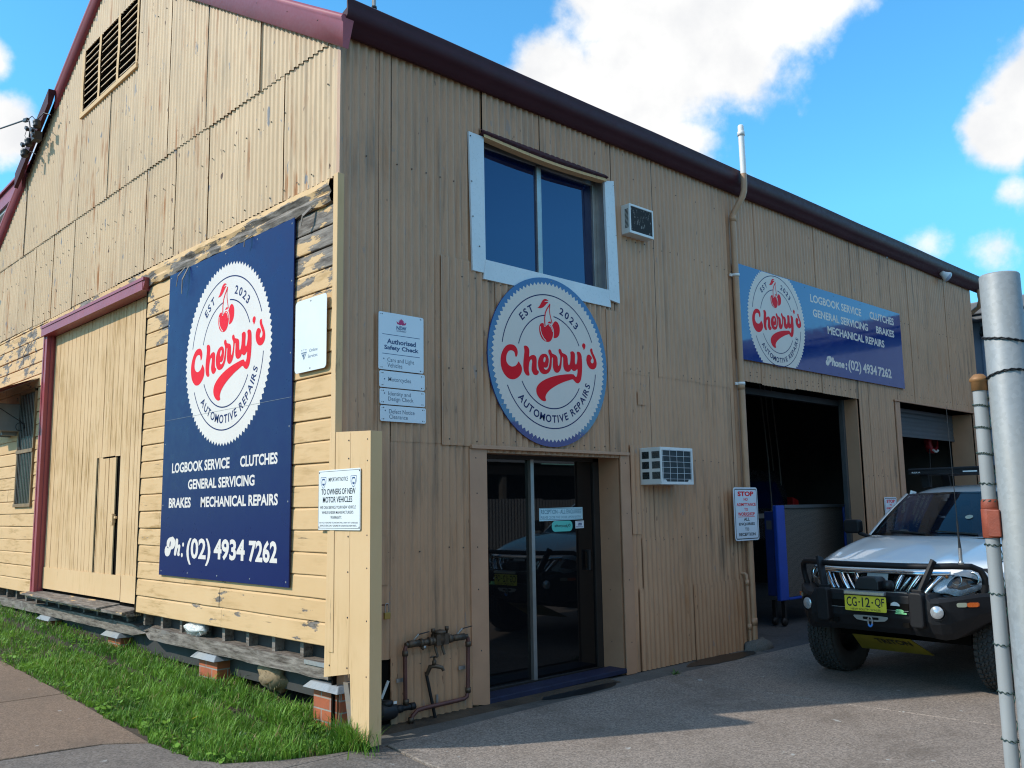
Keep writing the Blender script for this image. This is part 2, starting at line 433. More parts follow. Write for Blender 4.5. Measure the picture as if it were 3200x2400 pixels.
def vattr(o, name, vals):
    a = o.data.attributes.new(name, 'FLOAT', 'POINT'); a.data.foreach_set('value', np.asarray(vals, dtype=np.float32))
PITCH, AMP = 0.0762, 0.0108
def corr(mb, axis, a0, a1, z0, z1, off=0.0, plane=0.0, rnd=None, edge=.004, rows=5, jag=0.0, n=6):
    """corrugated sheet along x (axis 'x', facing -Y) or along y (axis 'y', facing -X); z1 may be a function"""
    rnd = rnd or random
    step = PITCH / n
    i0, i1 = math.ceil(a0 / step - 1e-6), math.floor(a1 / step + 1e-6)
    xs = [a0] + [i * step for i in range(i0, i1 + 1) if a0 + 1e-4 < i * step < a1 - 1e-4] + [a1]
    zb = z0 + (rnd.uniform(-jag, jag) if jag else 0)
    tilt = rnd.uniform(-.0015, .0015)
    grid = []
    for k in range(rows + 1):
        row = []
        for a in xs:
            zt = z1(a) if callable(z1) else z1
            z = zb + (zt - zb) * k / rows
            d = off + AMP * math.cos(2 * math.pi * a / PITCH) + tilt * (k / rows - .5)
            d += .0035 * noise.noise(Vector((a * 1.7, z * 1.3, 3.3))) + .002 * noise.noise(Vector((a * 6, z * 2.0, 9.1)))
            if a - a0 < PITCH * .6: d += edge * (1 - (a - a0) / (PITCH * .6))
            if k == 0: d += .002 * noise.noise(Vector((a * 9, 1.7, z)))
            row.append((a, plane - d, z) if axis == 'x' else (plane - d, a, z))
        grid.append(row)
    mb.grid(grid, True)
def corr_run(mb, axis, a0, a1, z0, z1, off, seed, jag=.008, w=.762, rows=5, first=None):
    rnd = random.Random(seed); a = a0; k = 0
    first = first if first else w
    while a < a1 - 1e-3:
        b = min(a1, a0 + first + k * w)
        if a1 - b < .12: b = a1
        corr(mb, axis, a, b + (0.0 if b >= a1 else .02), z0, z1, off + (.0025 if k % 2 else 0.0) + rnd.uniform(0, .001), 0, rnd, rows=rows, jag=jag)
        a = b; k += 1
def screws(mb, axis, a0, a1, z, every=2, plane=-.012, seed=0, r=.0065, skip=.12, mat=1):
    rnd = random.Random(seed); i = math.ceil(a0 / PITCH); m0 = mb.m; mb.m = mat
    while i * PITCH < a1:
        if rnd.random() > skip:
            a = i * PITCH; zz = z + rnd.uniform(-.012, .012)
            c = (a, plane, zz) if axis == 'x' else (plane, a, zz)
            mb.lathe([(0, .007), (r * .8, .006), (r, 0)], c, (0, -1, 0) if axis == 'x' else (-1, 0, 0), 7)
        i += every
    mb.m = m0

# ------------------------------------------------------------------ setting: ground sheets
def hz(y): return max(0.0, .035 * (y + .3))
def sm0(a, b, x): x = max(0, min(1, (x - a) / (b - a))); return x * x * (3 - 2 * x)
M['apron'] = mat_concrete('grey_concrete', (.185, .155, .132, 1), (.055, .048, .042), .42, 100, .5)
M['drive'] = mat_concrete('aggregate_concrete', (.270, .222, .185, 1), (.105, .082, .064), .46, 100, .8)
M['path'] = mat_concrete('brown_concrete', (.215, .148, .103, 1), (.11, .082, .06), .42, 130, .6)
M['strip'] = mat_concrete('smooth_concrete', (.135, .128, .115, 1), (.022, .021, .020), .22, 120, .3)
M['floor'] = mat_concrete('workshop_floor', (.10, .098, .10, 1), (.03, .03, .03), .25, 60)
def sheet(name, poly, zf, mat, skirt=.0):
    mb = MB(); n = len(poly)
    mb.add([(x, y, zf(x, y)) for x, y in poly], [tuple(range(n))])
    o = mb.build(name, mat)
    return tag(o, kind='structure')
t_ = NT('ground_soil'); t_s = t_.mix(t_.ramp(t_.noise(3, 6, .65), .35, .65), (.030, .021, .013, 1), (.085, .060, .036, 1)); t_.bump(t_.noise(30, 4, .6), .6, .02)
M['soil'] = t_.done(t_s, .95)
M['asphalt'] = mat_concrete('asphalt', (.055, .054, .053, 1), (.035, .035, .035), .4, 90)
# the ground reaches the horizon; higher sheets lie on it
tag(MB().add([(-400, -400, -.20), (400, -400, -.20), (400, 400, -.20), (-400, 400, -.20)], [(0, 1, 2, 3)]).build('ground', M['soil']), kind='structure')
sheet('road', [(-14, -60), (-5.2, -60), (-5.2, 60), (-14, 60)], lambda x, y: -.16, M['asphalt'])
# verge soil under the grass, rising along the street
mb = MB(); ys = [-.52, -.3, 0, 1, 2, 4, 8, 16]
mb.grid([[(x, y, hz(y) - .012 + (.06 if x > -.25 else 0) * min(1, max(0, (y + .1) * 2))) for x in (-1.1, -.6, -.25, .1, .9, 3.0)] for y in ys])
tag(mb.build('verge_soil', M['soil']), kind='structure')
# concrete: apron, driveway slabs, wall strip, workshop floor
def slab(name, poly, z, mat, th=.10, bev=.008):
    mb = MB(); mb.prism(poly, lambda p, q, d: (p, q, d), z - th, z); o = mb.build(name, mat, bevel=bev, seg=2)
    return tag(o, kind='structure')
def slab_z(name, poly, mat, th=.12, lift=0.0):
    n = len(poly); mb = MB()
    mb.add([(x, y, hz(y) + lift - th) for x, y in poly] + [(x, y, hz(y) + lift) for x, y in poly],
           [tuple(range(n - 1, -1, -1)), tuple(range(n, 2 * n))] + [(i, (i + 1) % n, n + (i + 1) % n, n + i) for i in range(n)])
    return tag(mb.build(name, mat, bevel=.010), kind='structure')
slab_z('apron', [(-5.2, -.422), (.118, -.422), (.10, -.418), (-.02, -.42), (-.32, -.345), (-.62, -.23), (-.86, -.08), (-.975, .10), (-1.02, .45), (-1.05, .70), (-1.30, .885), (-1.93, .955), (-2.9, 1.0), (-5.2, 1.0)], M['apron'])
# footpath bays with worn joints and a ragged break against the apron
bays = [([(-2.9, 1.012), (-1.93, .967), (-1.62, .945), (-1.30, .897), (-1.14, .80), (-1.05, .722)], 2.66), (2.672, 4.55), (4.562, 6.5), (6.512, 9.2), (9.212, 15.0)]
for k, b in enumerate(bays):
    if k == 0: poly = b[0] + [(-1.0, b[1]), (-2.9, b[1])]
    else: poly = [(-2.9, b[0]), (-1.0, b[0]), (-1.0 + .01 * (k % 2), b[1]), (-2.9, b[1])]
    slab_z('footpath', poly, M['path'], lift=.004)
def drop(y): return -.05 * sm0(-.36, -1.0, y)
sl = [[(.137, -5.4), (3.85, -5.4), (3.70, -3.3), (3.57, -.352), (.137, -.432)], [(3.862, -5.4), (9.2, -5.4), (9.2, -.352), (3.582, -.352), (3.712, -3.3)], [(9.212, -5.4), (14.6, -5.4), (14.6, -.352), (9.212, -.352)]]
def sloped(name, poly, mat, lift=0.0, th=.12):
    # finely cut slab following the fall away from the wall
    mb = MB(); n = 26; xl = [(p[0]) for p in poly]; y0, y1 = -5.4, max(p[1] for p in poly)
    def xr(y, side):
        xs = []
        for (ax, ay), (bx, by) in zip(poly, poly[1:] + poly[:1]):
            if (ay - y) * (by - y) <= 0 and abs(ay - by) > 1e-6: xs.append(ax + (bx - ax) * (y - ay) / (by - ay))
        return (min(xs) if side == 0 else max(xs)) if xs else None
    rows = []
    for i in range(n + 1):
        y = y0 + (y1 - .0005 - y0) * (1 - (1 - i / n) ** 1.8); a, b = xr(y, 0), xr(y, 1); z = drop(y) + lift
        if a is None: continue
        rows.append([(a, y, z - th), (a, y, z - .006), (a + .007, y, z), (b - .007, y, z), (b, y, z - .006), (b, y, z - th)])
    mb.grid(rows, False); mb.add(rows[-1], [tuple(range(6))], False); mb.add(rows[0], [tuple(range(6))], False)
    return tag(mb.build(name, mat), kind='structure')
sloped('apron', [(-5.2, -5.4), (.125, -5.4), (.125, -.425), (-5.2, -.425)], M['apron'], -.0006)
for k, p in enumerate(sl): sloped('driveway', p, M['drive'], .008)
slab('wall_strip', [(.03, -.418), (3.0, -.340), (5.4, -.340), (5.4, .0), (5.4, .25), (.03, .25)], -.004, M['strip'])
slab('workshop_floor', [(5.412, -.340), (14.6, -.340), (14.6, 10.2), (5.412, 10.2)], -.002, M['floor'])
# damp patch by the threshold and along the far wall: thin film with a ragged outline
M['wet'] = mat_plain('damp_stain', (.012, .012, .012), .35, var=.3, scale=8)
def blob(cx, cy, rx, ry, seed, n=44):
    rnd = random.Random(seed)
    return [(cx + rx * math.cos(t) * (1 + .22 * noise.noise(Vector((math.cos(t) * 1.8 + seed, math.sin(t) * 1.8, 0)))), cy + ry * math.sin(t) * (1 + .25 * noise.noise(Vector((math.cos(t) * 2.6, math.sin(t) * 2.6 + seed, 1))))) for t in [2 * math.pi * k / n for k in range(n)]]
sheet('wet_patch', blob(2.42, -.19, .52, .115, 3), lambda x, y: .0005, M['wet'])
sheet('wet_patch', blob(4.72, -.16, .62, .14, 5), lambda x, y: .0005, M['wet'])

# ------------------------------------------------------------------ the workshop building
bld = thing('workshop_building', 'cream corrugated iron and weatherboard repair workshop with maroon gutters', 'building')
EAVE, RIDGE_Y, SLOPE = 5.42, 5.2, .585
def rake(y): return EAVE + SLOPE * (y if y <= RIDGE_Y else 2 * RIDGE_Y - y) - .02
# gable cladding: lower row z 4.22-5.42, upper row lapping over it
g = MB()
LV = (4.235, 6.03, 6.76, 7.63)   # louvre opening y0,y1 z0,z1
seams_low = [.03, .86, 1.70, 2.30, 3.05, 3.83, 4.6, 5.37, 6.15, 6.95, 7.75, 8.5, 9.25, 10.37]
rnd = random.Random(5)
for k in range(len(seams_low) - 1):
    corr(g, 'y', seams_low[k], seams_low[k + 1] + (.02 if k < len(seams_low) - 2 else 0), 4.235, lambda a: min(5.46, rake(a)), .014 + .003 * (k % 2), 0, rnd, edge=.010, jag=.012, rows=6)
seams_up = [.05, 1.28, 2.36, 3.30, 4.235]
for k in range(len(seams_up) - 1):
    corr(g, 'y', seams_up[k], seams_up[k + 1] + .02, 5.385, rake, .026 + .004 * (k % 2), 0, rnd, edge=.010, jag=.008, rows=7)
corr(g, 'y', LV[0], 5.02, 5.385, LV[2], .027, 0, rnd, jag=.008, edge=.008)
corr(g, 'y', 5.02, LV[1], 5.385, LV[2] - .005, .029, 0, rnd, jag=.008)
corr(g, 'y', LV[0], 5.2, LV[3], rake, .033, 0, rnd, jag=.02); corr(g, 'y', 5.2, LV[1], LV[3] + .005, rake, .030, 0, rnd, jag=.02)
for k, (a, b) in enumerate([(LV[1], 6.75), (6.75, 7.5), (7.5, 8.3), (8.3, 9.1), (9.1, 9.9), (9.9, 10.37)]):
    corr(g, 'y', a, b + .015, 5.385 if b < 10.2 else 5.385, rake, .027 + .003 * (k % 2), 0, rnd, jag=.008, edge=.007)
for z, s in ((4.33, 1), (5.02, 2), (5.47, 3), (6.4, 4)):
    screws(g, 'y', .12, 9.9, z, 3, -.030, s, skip=.25)
for z, s in ((7.1, 5),): screws(g, 'y', 3.2, 4.15, z, 3, -.04, s)
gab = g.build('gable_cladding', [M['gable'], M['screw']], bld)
# louvre vent in the gable
lv = MB(); lv.box(.05, .10, LV[0] - .02, LV[1] + .02, LV[2] - .02, LV[3] + .1); vent = lv.build('gable_vent', M['dark'], bld)
sl_ = MB(); rnd = random.Random(11)
for bay in ((LV[0], 4.78), (4.84, 5.42), (5.48, LV[1])):
    z = LV[2] + .07; k = 0
    while z < LV[3] + .03:
        sag = rnd.uniform(-.008, .008); pts = 5
        rowa, rowb = [], []
        for j in range(pts + 1):
            y = bay[0] + (bay[1] - bay[0]) * j / pts; wob = .007 * noise.noise(Vector((y * 5, z * 7, 1)))
            rowa.append((.004, y, z + .040 + wob + sag)); rowb.append((-.036, y, z - .004 + wob + sag))
        sl_.grid([rowa, rowb], False); sl_.grid([[(p[0], p[1], p[2] + .010) for p in rowb], rowb], False); sl_.grid([[(p[0], p[1], p[2] + .010) for p in rowa], [(p[0], p[1], p[2] + .010) for p in rowb]], False)
        z += .0905
sl_.build('louvre_slat', mat_plain('slat_paint', (.60, .44, .28), .6, var=.15, scale=8), vent)
lm = MB()
for y0, y1, z0, z1, b in ((4.78, 4.84, LV[2] - .01, LV[3], .012), (5.42, 5.48, LV[2] - .01, LV[3], -.010), (LV[1] - .01, LV[1] + .05, LV[2] - .04, LV[3], 0), (LV[0] - .03, LV[0] + .012, LV[2], LV[3], 0)):
    rr = []
    for k in range(7):
        z = z0 + (z1 - z0) * k / 6; o = b * math.sin(k * 1.3) + .006 * noise.noise(Vector((y0, z * 3, 0)))
        rr.append([(-.050, y0 + o, z), (-.055, y1 + o, z), (-.03, y1 + o + .002, z)])
    lm.grid(rr, False)
lm.box(-.062, -.02, LV[0] - .04, LV[1] + .05, LV[2] - .045, LV[2] + .015)
lm.build('vent_frame', M['trim'], vent, bevel=.004)

# side wall cladding with its openings
s = MB()
TOP = 5.46
def sw(x0, x1, z0, z1, off, seed, **k): corr_run(s, 'x', x0, x1, z0, z1, off, seed, **k)
corr(s, 'x', .0, .36, .0, TOP, .0, 0, random.Random(1)); corr(s, 'x', .36, .49, .49, TOP, .001, 0, random.Random(2)); corr(s, 'x', .49, 1.49, .0, 2.2, .0, 0, random.Random(3)); corr(s, 'x', .49, 1.49, 2.16, TOP, .003, 0, random.Random(4))
corr(s, 'x', 1.49, 3.17, 2.10, 3.80, .0, 0, random.Random(5)); corr(s, 'x', 3.17, 3.42, 2.10, TOP, .0, 0, random.Random(6))
corr(s, 'x', 1.49, 2.21, 4.965, TOP, .016, 0, random.Random(7), edge=.006); corr(s, 'x', 2.21, 2.94, 4.965, TOP, .020, 0, random.Random(8), edge=.006); corr(s, 'x', 2.94, 3.19, 4.965, TOP, .016, 0, random.Random(9))
sw(3.29, 5.57, 2.98, TOP, .004, 10, first=.69); sw(3.29, 5.57, 0.0, 3.02, -.001, 11, first=.55)
sw(5.57, 8.62, 3.08, TOP, .001, 12, first=.5, jag=.012); sw(8.62, 9.95, .0, TOP, .002, 13, first=.34); sw(9.95, 12.95, 3.135, TOP, .004, 14, first=.62, jag=.004); sw(12.95, 13.32, .0, TOP, .002, 15)
# overlapping patch sheets
corr(s, 'x', .985, 1.62, 2.150, 3.77, .016, 0, random.Random(21), edge=.004); corr(s, 'x', 1.60, 2.40, 2.148, 3.77, .019, 0, random.Random(22)); corr(s, 'x', 2.38, 3.14, 2.150, 3.77, .016, 0, random.Random(23)); corr(s, 'x', 3.12, 3.38, 2.150, 3.60, .018, 0, random.Random(24), edge=.006)
corr(s, 'x', .49, 1.295, .005, .255, .014, 0, random.Random(25), jag=.01, edge=.008); corr(s, 'x', .488, 1.295, .235, .50, .010, 0, random.Random(26), jag=.01)
corr(s, 'x', .03, .46, 1.05, 1.42, .010, 0, random.Random(27)); corr(s, 'x', 3.44, 3.62, 1.34, 2.24, .012, 0, random.Random(28), edge=.006); corr(s, 'x', 3.62, 3.74, 2.66, 2.80, .012, 0, random.Random(29))
corr(s, 'x', 3.52, 4.45, .0, .80, .012, 0, random.Random(30), jag=.02, edge=.006); corr(s, 'x', 4.43, 5.55, .0, .78, .015, 0, random.Random(31), jag=.02)
corr(s, 'x', 3.60, 4.10, .80, 1.30, .009, 0, random.Random(32), jag=.01)
for z, a, b, sd in ((4.45, .2, 1.2, 1), (4.4, 3.5, 13, 2), (3.62, 1.05, 3.3, 3), (3.02, 3.5, 5.4, 4), (2.20, 1.05, 3.3, 5), (2.80, 1.0, 3.3, 6), (1.30, .1, 1.25, 7), (1.28, 3.6, 5.5, 8), (2.1, 3.6, 5.4, 9), (3.2, 5.6, 8.6, 10), (3.25, 9.95, 12.9, 11), (2.0, 8.7, 9.9, 12), (.42, .55, 1.25, 13), (3.16, 5.6, 8.6, 14)):
    screws(s, 'x', a, b, z, 2, -.026 if z in (3.62, 2.2, 2.8) else -.014, sd + 40, skip=.2)
screws(s, 'x', 3.6, 5.5, 5.1, 5, -.014, 99)
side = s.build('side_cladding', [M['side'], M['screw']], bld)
# hidden shell: end and back walls, lining
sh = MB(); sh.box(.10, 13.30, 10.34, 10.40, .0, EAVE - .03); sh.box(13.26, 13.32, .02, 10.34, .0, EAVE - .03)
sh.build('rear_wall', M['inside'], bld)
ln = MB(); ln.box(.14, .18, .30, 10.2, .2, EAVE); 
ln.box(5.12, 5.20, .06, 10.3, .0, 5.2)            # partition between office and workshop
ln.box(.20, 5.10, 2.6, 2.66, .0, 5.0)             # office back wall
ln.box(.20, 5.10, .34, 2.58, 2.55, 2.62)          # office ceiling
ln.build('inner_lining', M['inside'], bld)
# lining just behind the cladding keeps daylight out of the seams
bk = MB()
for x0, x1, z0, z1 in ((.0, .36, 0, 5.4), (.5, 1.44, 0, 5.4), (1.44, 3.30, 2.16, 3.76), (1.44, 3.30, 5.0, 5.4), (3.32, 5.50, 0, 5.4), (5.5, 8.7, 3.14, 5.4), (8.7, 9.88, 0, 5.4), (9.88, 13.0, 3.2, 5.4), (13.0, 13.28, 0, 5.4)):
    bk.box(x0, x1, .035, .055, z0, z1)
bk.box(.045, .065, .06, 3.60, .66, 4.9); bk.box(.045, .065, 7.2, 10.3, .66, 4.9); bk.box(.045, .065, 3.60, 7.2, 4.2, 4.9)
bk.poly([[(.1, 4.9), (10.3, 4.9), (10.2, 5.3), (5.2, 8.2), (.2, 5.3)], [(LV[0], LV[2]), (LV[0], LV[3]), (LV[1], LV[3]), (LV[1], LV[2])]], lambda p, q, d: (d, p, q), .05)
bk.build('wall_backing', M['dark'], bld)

# roof: two corrugated slopes
rf = MB()
def roof_pt(x, y):
    z = EAVE + .12 + SLOPE * (y if y <= RIDGE_Y else 2 * RIDGE_Y - y)
    return (x, y, z + .010 * math.cos(2 * math.pi * x / PITCH))
xs = [-.04 + i * PITCH / 6 for i in range(int(13.5 / PITCH * 6) + 1)]
rf.grid([[roof_pt(x, y) for x in xs] for y in (-.10, 2.5, RIDGE_Y)]); rf.grid([[roof_pt(x, y) for x in xs] for y in (RIDGE_Y, 8, 10.5)])
rf.build('roof', M['maroon_dark'], bld)
# eaves gutter with fascia, seen from below
gt = MB()
prof = [(-.015, 5.40), (-.022, 5.385), (-.060, 5.385), (-.075, 5.44), (-.125, 5.47), (-.150, 5.50), (-.158, 5.56), (-.150, 5.615), (-.160, 5.632), (-.150, 5.645), (-.138, 5.632), (-.140, 5.56), (-.02, 5.52)]
nx = 14
gt.grid([[(-.05 + 13.72 * k / nx, y, z + .004 * math.sin(k * 1.9)) for y, z in prof] for k in range(nx + 1)], True)
gt.add([(-.05, y, z) for y, z in prof], [tuple(range(len(prof)))]); gt.add([(13.67, y, z) for y, z in prof], [tuple(range(len(prof)))])
gt.build('gutter', M['gutter'], bld)
gs = MB(); gs.tube([(13.52, -.10, 5.42), (13.53, -.10, 5.30), (13.50, -.12, 5.22), (13.58, -.05, 5.12), (13.66, .10, 5.05), (13.52, .22, 4.98)], .042, 10)
gs.build('gutter_outlet', M['pvc'], bld)
# barge flashings along the rakes
def barge(name, y0, y1, mat, dep=.25, x=-.075, lift=.13, roll=True, bot=None):
    b = MB(); n = 10; rows = []
    for k in range(n + 1):
        y = y0 + (y1 - y0) * k / n; zt = EAVE + lift + SLOPE * (y if y <= RIDGE_Y else 2 * RIDGE_Y - y)
        w = .004 * noise.noise(Vector((y * 2, 0, x)))
        pr = [(x + .05 + w, zt - dep - .004), (x + w, zt - dep), (x + w, zt - .045)]
        if roll: pr += [(x - .012 + w, zt - .03), (x - .018 + w, zt), (x + w, zt + .028), (x + .035 + w, zt + .03), (x + .10, zt + .01)]
        else: pr += [(x + w, zt), (x + .10, zt + .004)]
        rows.append([(px, y, pz) for px, pz in pr])
    b.grid(rows, roll)
    b.add(rows[0], [tuple(range(len(rows[0])))]); b.add(rows[-1], [tuple(range(len(rows[0])))])
    if roll:
        for y in (.25, .75, 1.3, 1.75, 2.6):
            if y0 < y < y1:
                b.m = 1; b.lathe([(0, .006), (.007, 0)], (x, y, rake(y) + .06), (-1, 0, 0), 7); b.m = 0
    return b.build(name, [mat, M['screw']], bld)
barge('barge_flashing', -.13, RIDGE_Y, M['maroon']); barge('barge_flashing', RIDGE_Y, 7.12, M['maroon']); barge('barge_flashing', 8.44, 10.55, M['maroon'])
barge('barge_board', 7.08, 8.48, M['maroon_dark'], .22, -.17, .10, False)

# weatherboards
def boards(name, y0, y1, z0, z1, seed, pitch=.170, wearf=None, parent=bld):
    rnd = random.Random(seed); mb = MB(); tint = []; wear = []
    z = z0; k = 0
    while z < z1 - .02:
        zt = min(z + pitch, z1)
        cuts = [y0]; y = y0
        while y < y1 - .01:
            L = rnd.uniform(1.3, 3.2); y = y + L
            if y1 - y < .5: y = y1
            cuts.append(y)
        for a, b in zip(cuts[:-1], cuts[1:]):
            t = rnd.random(); n = max(2, int((b - a) / .14)); sag = rnd.uniform(-.004, .004); o2 = rnd.uniform(-.003, .003)
            rows = []
            for j in range(n + 1):
                yy = a + .002 + (b - a - .004) * j / n
                wz = sag * math.sin(j / n * 3) + .0028 * noise.noise(Vector((yy * 4, k * 3.1, seed)))
                wx = .0035 * noise.noise(Vector((yy * 2.2, k * 5.3, seed + 4)))
                rows.append([(.030, yy, z + wz + .002), (-.016 + o2 + wx, yy, z + wz + .001), (-.019 + o2 + wx, yy, z + wz + .006), (-.014 + o2 * .5 + wx, yy, zt + wz - .020), (-.006 + wx, yy, zt + wz - .006), (.004, yy, zt + wz + .003)])
            s0 = len(mb.v); mb.grid(rows, False)
            for q in range(len(mb.v) - s0):
                p = mb.v[s0 + q]; tint.append(t); wear.append(wearf(p[1], p[2]) if wearf else 0)
            for end in (rows[0], rows[-1]):
                mb.add(end, [tuple(range(6))], False)
                for p in end: tint.append(t); wear.append(1.2)
        z = zt; k += 1
    o = mb.build(name, M['board'], parent, fix=True)
    vattr(o, 'tint', tint); vattr(o, 'wear', wear)
    return o
def sm(a, b, x): x = max(0, min(1, (x - a) / (b - a))); return x * x * (3 - 2 * x)
wr = lambda y, z: -.28 + .66 * sm(2.7, 3.8, z) + .30 * sm(1.2, .2, y) * sm(2.6, 3.6, z) + .2 * sm(1.2, .7, z)
wl_ = lambda y, z: -.25 + .72 * sm(3.0, 3.9, z)
boards('weatherboards', .045, 3.70, .63, 4.03, 3, wearf=wr)
boards('weatherboards', 7.06, 10.38, .63, 4.24, 4, wearf=wl_)
boards('weatherboards', 3.72, 7.05, 4.115, 4.24, 5, wearf=lambda y, z: .3)
# rotten plate beam under the iron
bm_ = MB(); rows = []; n = 90; tint = []; wear = []
for j in range(n + 1):
    y = .08 + 3.6 * j / n; q = lambda s_, f=7: noise.noise(Vector((y * f, s_ * 3.7, 2.2)))
    rows.append([(.03, y, 4.03 + .018 * q(1)), (-.040 + .012 * q(2), y, 4.032 + .022 * q(3)), (-.052 + .014 * q(4), y, 4.08 + .01 * q(5)), (-.040 + .018 * q(6, 4), y, 4.115 + .012 * q(7)), (-.058 + .014 * q(8), y, 4.16 + .010 * q(9)), (-.046 + .010 * q(10), y, 4.215), (.0, y, 4.232)])
bm_.grid(rows, False); o = bm_.build('plate_beam', M['board'], bld)
vattr(o, 'tint', [.5] * len(o.data.vertices)); vattr(o, 'wear', [.62 + .35 * noise.noise(v.co * 5) - .75 * sm(4.13, 4.20, v.co.z) for v in o.data.vertices])
# splinters hanging from the beam
spl = MB(); rnd = random.Random(8)
for y, z, L, w in ((2.62, 4.03, .27, .022), (2.70, 4.04, .18, .015), (1.35, 4.05, .10, .02), (.35, 4.05, .14, .03), (7.55, 4.02, .22, .015), (7.75, 4.0, .30, .012)):
    a = Vector((-.05, y, z)); b = a + Vector((-.035, rnd.uniform(.05, .12), -L)); c = (a + b) / 2 + Vector((-.03, 0, 0))
    spl.bar(a, c, w, .006, (1, 0, 0)); spl.bar(c, b, w * .6, .005, (1, 0, 0))
spl.build('loose_splinter', M['oldwood'], bld)
# corner board and lower edge trim
cb = MB(); cb.box(-.040, .02, -.022, .042, .60, 4.24); cbo = cb.build('corner_board', M['trim'], bld, bevel=.004); vattr(cbo, 'wear', [.2] * 8)
cf = MB(); cf.box(-.022, .004, -.014, .034, 4.225, 5.43); cf.build('corner_flashing', M['side'], bld, bevel=.005)
# screen fin at the corner
fn = MB(); fn.prism([(.06, 2.21), (-.475, 2.185), (-.478, .02), (-.262, .03), (-.235, .475), (.105, .415)], lambda p, q, d: (d, p, q), -.034, .066)
fn.m = 1
for z in (.5, .85, 1.2, 1.45, 1.98, 2.12):
    for y in (.03, -.20, -.44): fn.lathe([(0, .006), (.006, .004), (.007, 0)], (-.034, y, z + .02 * math.sin(y * 9 + z * 5)), (-1, 0, 0), 7)
fn.m = 0; fn.box(-.0365, -.034, -.4785, -.425, .03, 2.184); fn.box(-.0362, -.034, -.222, -.2190, .45, 2.19)
fn.build('corner_screen', [M['trim'], M['screw']], bld, bevel=.003)
gp = MB(); gp.prism([(-.16, .40), (-.27, .02), (-.20, .0), (-.10, .40)], lambda p, q, d: (d, p, q), .0, .05); gp.build('prop_plank', M['oldwood'], bld)

# under-floor: bearer, joists, brick piers with ant caps
br = MB(); rnd = random.Random(3); rows = []
def bearer(y0, y1, z0, z1, x0, x1, seed, rag0=False, rag1=False):
    b = MB(); n = int((y1 - y0) / .09); rows = []
    for j in range(n + 1):
        y = y0 + (y1 - y0) * j / n; q = lambda s_: noise.noise(Vector((y * 4.5, s_ * 5.1, seed)))
        e = 0
        if rag1 and j > n - 3: e = .03 * (j - n + 3)
        if rag0 and j < 3: e = .03 * (3 - j)
        rows.append([(x1, y, z0 + .006 * q(1)), (x0 + .01 * q(2) + e * .6, y, z0 + .008 * q(3) + e * .5), (x0 + .010 * q(4) + e, y, (z0 + z1) / 2), (x0 + .008 * q(5) + e * .6, y, z1 + .006 * q(6) - e * .8), (x1, y, z1)])
    b.grid(rows, False); b.add(rows[0], [(0, 1, 2, 3, 4)]); b.add(rows[-1], [(0, 1, 2, 3, 4)])
    o = b.build('bearer', M['oldwood'], bld); vattr(o, 'wear', [1.0] * len(o.data.vertices))
bearer(.10, 3.62, .385, .50, .0, .16, 1, False, True); bearer(3.55, 10.3, .385, .495, .01, .16, 2, True, False)
y = .10
while y < 10.3:
    jm = MB(); jm.box(.055, .60, y, y + .05, .498, .635); y += .44
    jo = jm.build('floor_joist', M['oldwood'], bld); vattr(jo, 'wear', [.8] * len(jo.data.vertices))
cav = MB(); cav.box(.62, .66, .05, 10.3, -.15, .66); cav.box(.05, .62, .05, 10.3, .64, .66); cav.box(.10, .62, .02, .05, -.15, .48); cav.build('subfloor', M['dark'], bld)
def _brick():
    t = NT('red_brick'); br_ = t.n.new('ShaderNodeTexBrick')
    mp = t.n.new('ShaderNodeMapping'); t.l.new(t.tc.outputs['Object'], mp.inputs[0]); mp.inputs['Rotation'].default_value = (R(90), 0, R(90))
    sx = t.n.new('ShaderNodeSeparateXYZ'); t.l.new(t.tc.outputs['Object'], sx.inputs[0]); cx = t.n.new('ShaderNodeCombineXYZ')
    t.l.new(t.math('ADD', sx.outputs[1], sx.outputs[0]), cx.inputs[0]); t.l.new(t.math('ADD', sx.outputs[2], .005), cx.inputs[1])
    t.l.new(cx.outputs[0], br_.inputs['Vector'])
    br_.inputs['Scale'].default_value = 1; br_.inputs['Brick Width'].default_value = .24; br_.inputs['Row Height'].default_value = .086; br_.inputs['Mortar Size'].default_value = .006
    br_.inputs['Color1'].default_value = (.42, .105, .035, 1); br_.inputs['Color2'].default_value = (.34, .085, .035, 1); br_.inputs['Mortar'].default_value = (.30, .27, .23, 1)
    c = t.mix(t.ramp(t.noise(14, 5, .6), .45, .75, 0, .55), br_.outputs['Color'], (.20, .075, .04, 1))
    t.bump(t.math('ADD', t.math('MULTIPLY', br_.outputs['Fac'], -1), t.math('MULTIPLY', t.noise(60, 3, .6), .3)), .6, .01)
    return t.done(c, .85)
M['brick'] = _brick()
for y0, y1, zt in ((-.03, .33, .36), (1.92, 2.28, .375), (4.16, 4.52, .375), (6.4, 6.76, .38), (8.64, 9.0, .38)):
    p = MB(); p.box(.02, .25, y0, y1, -.1, zt - .03); pier = p.build('brick_pier', M['brick'], bld, bevel=.004)
    c = MB(); v = []
    zt2 = zt + .022
    c.add([(-.045, y0 - .06, zt - .045), (.32, y0 - .06, zt - .045), (.32, y1 + .06, zt - .045), (-.045, y1 + .06, zt - .045), (-.0, y0 - .01, zt2 - .02), (.27, y0 - .01, zt2 - .02), (.27, y1 + .01, zt2 - .02), (-.0, y1 + .01, zt2 - .02)],
          [(4, 5, 6, 7), (0, 1, 5, 4), (1, 2, 6, 5), (2, 3, 7, 6), (3, 0, 4, 7), (3, 2, 1, 0)])
    c.build('ant_cap', M['galv'], pier, bevel=.006)
bp = MB(); bp.box(-.012, .0, .12, .42, .475, .505); bp.build('steel_strap', M['galv'], bld)

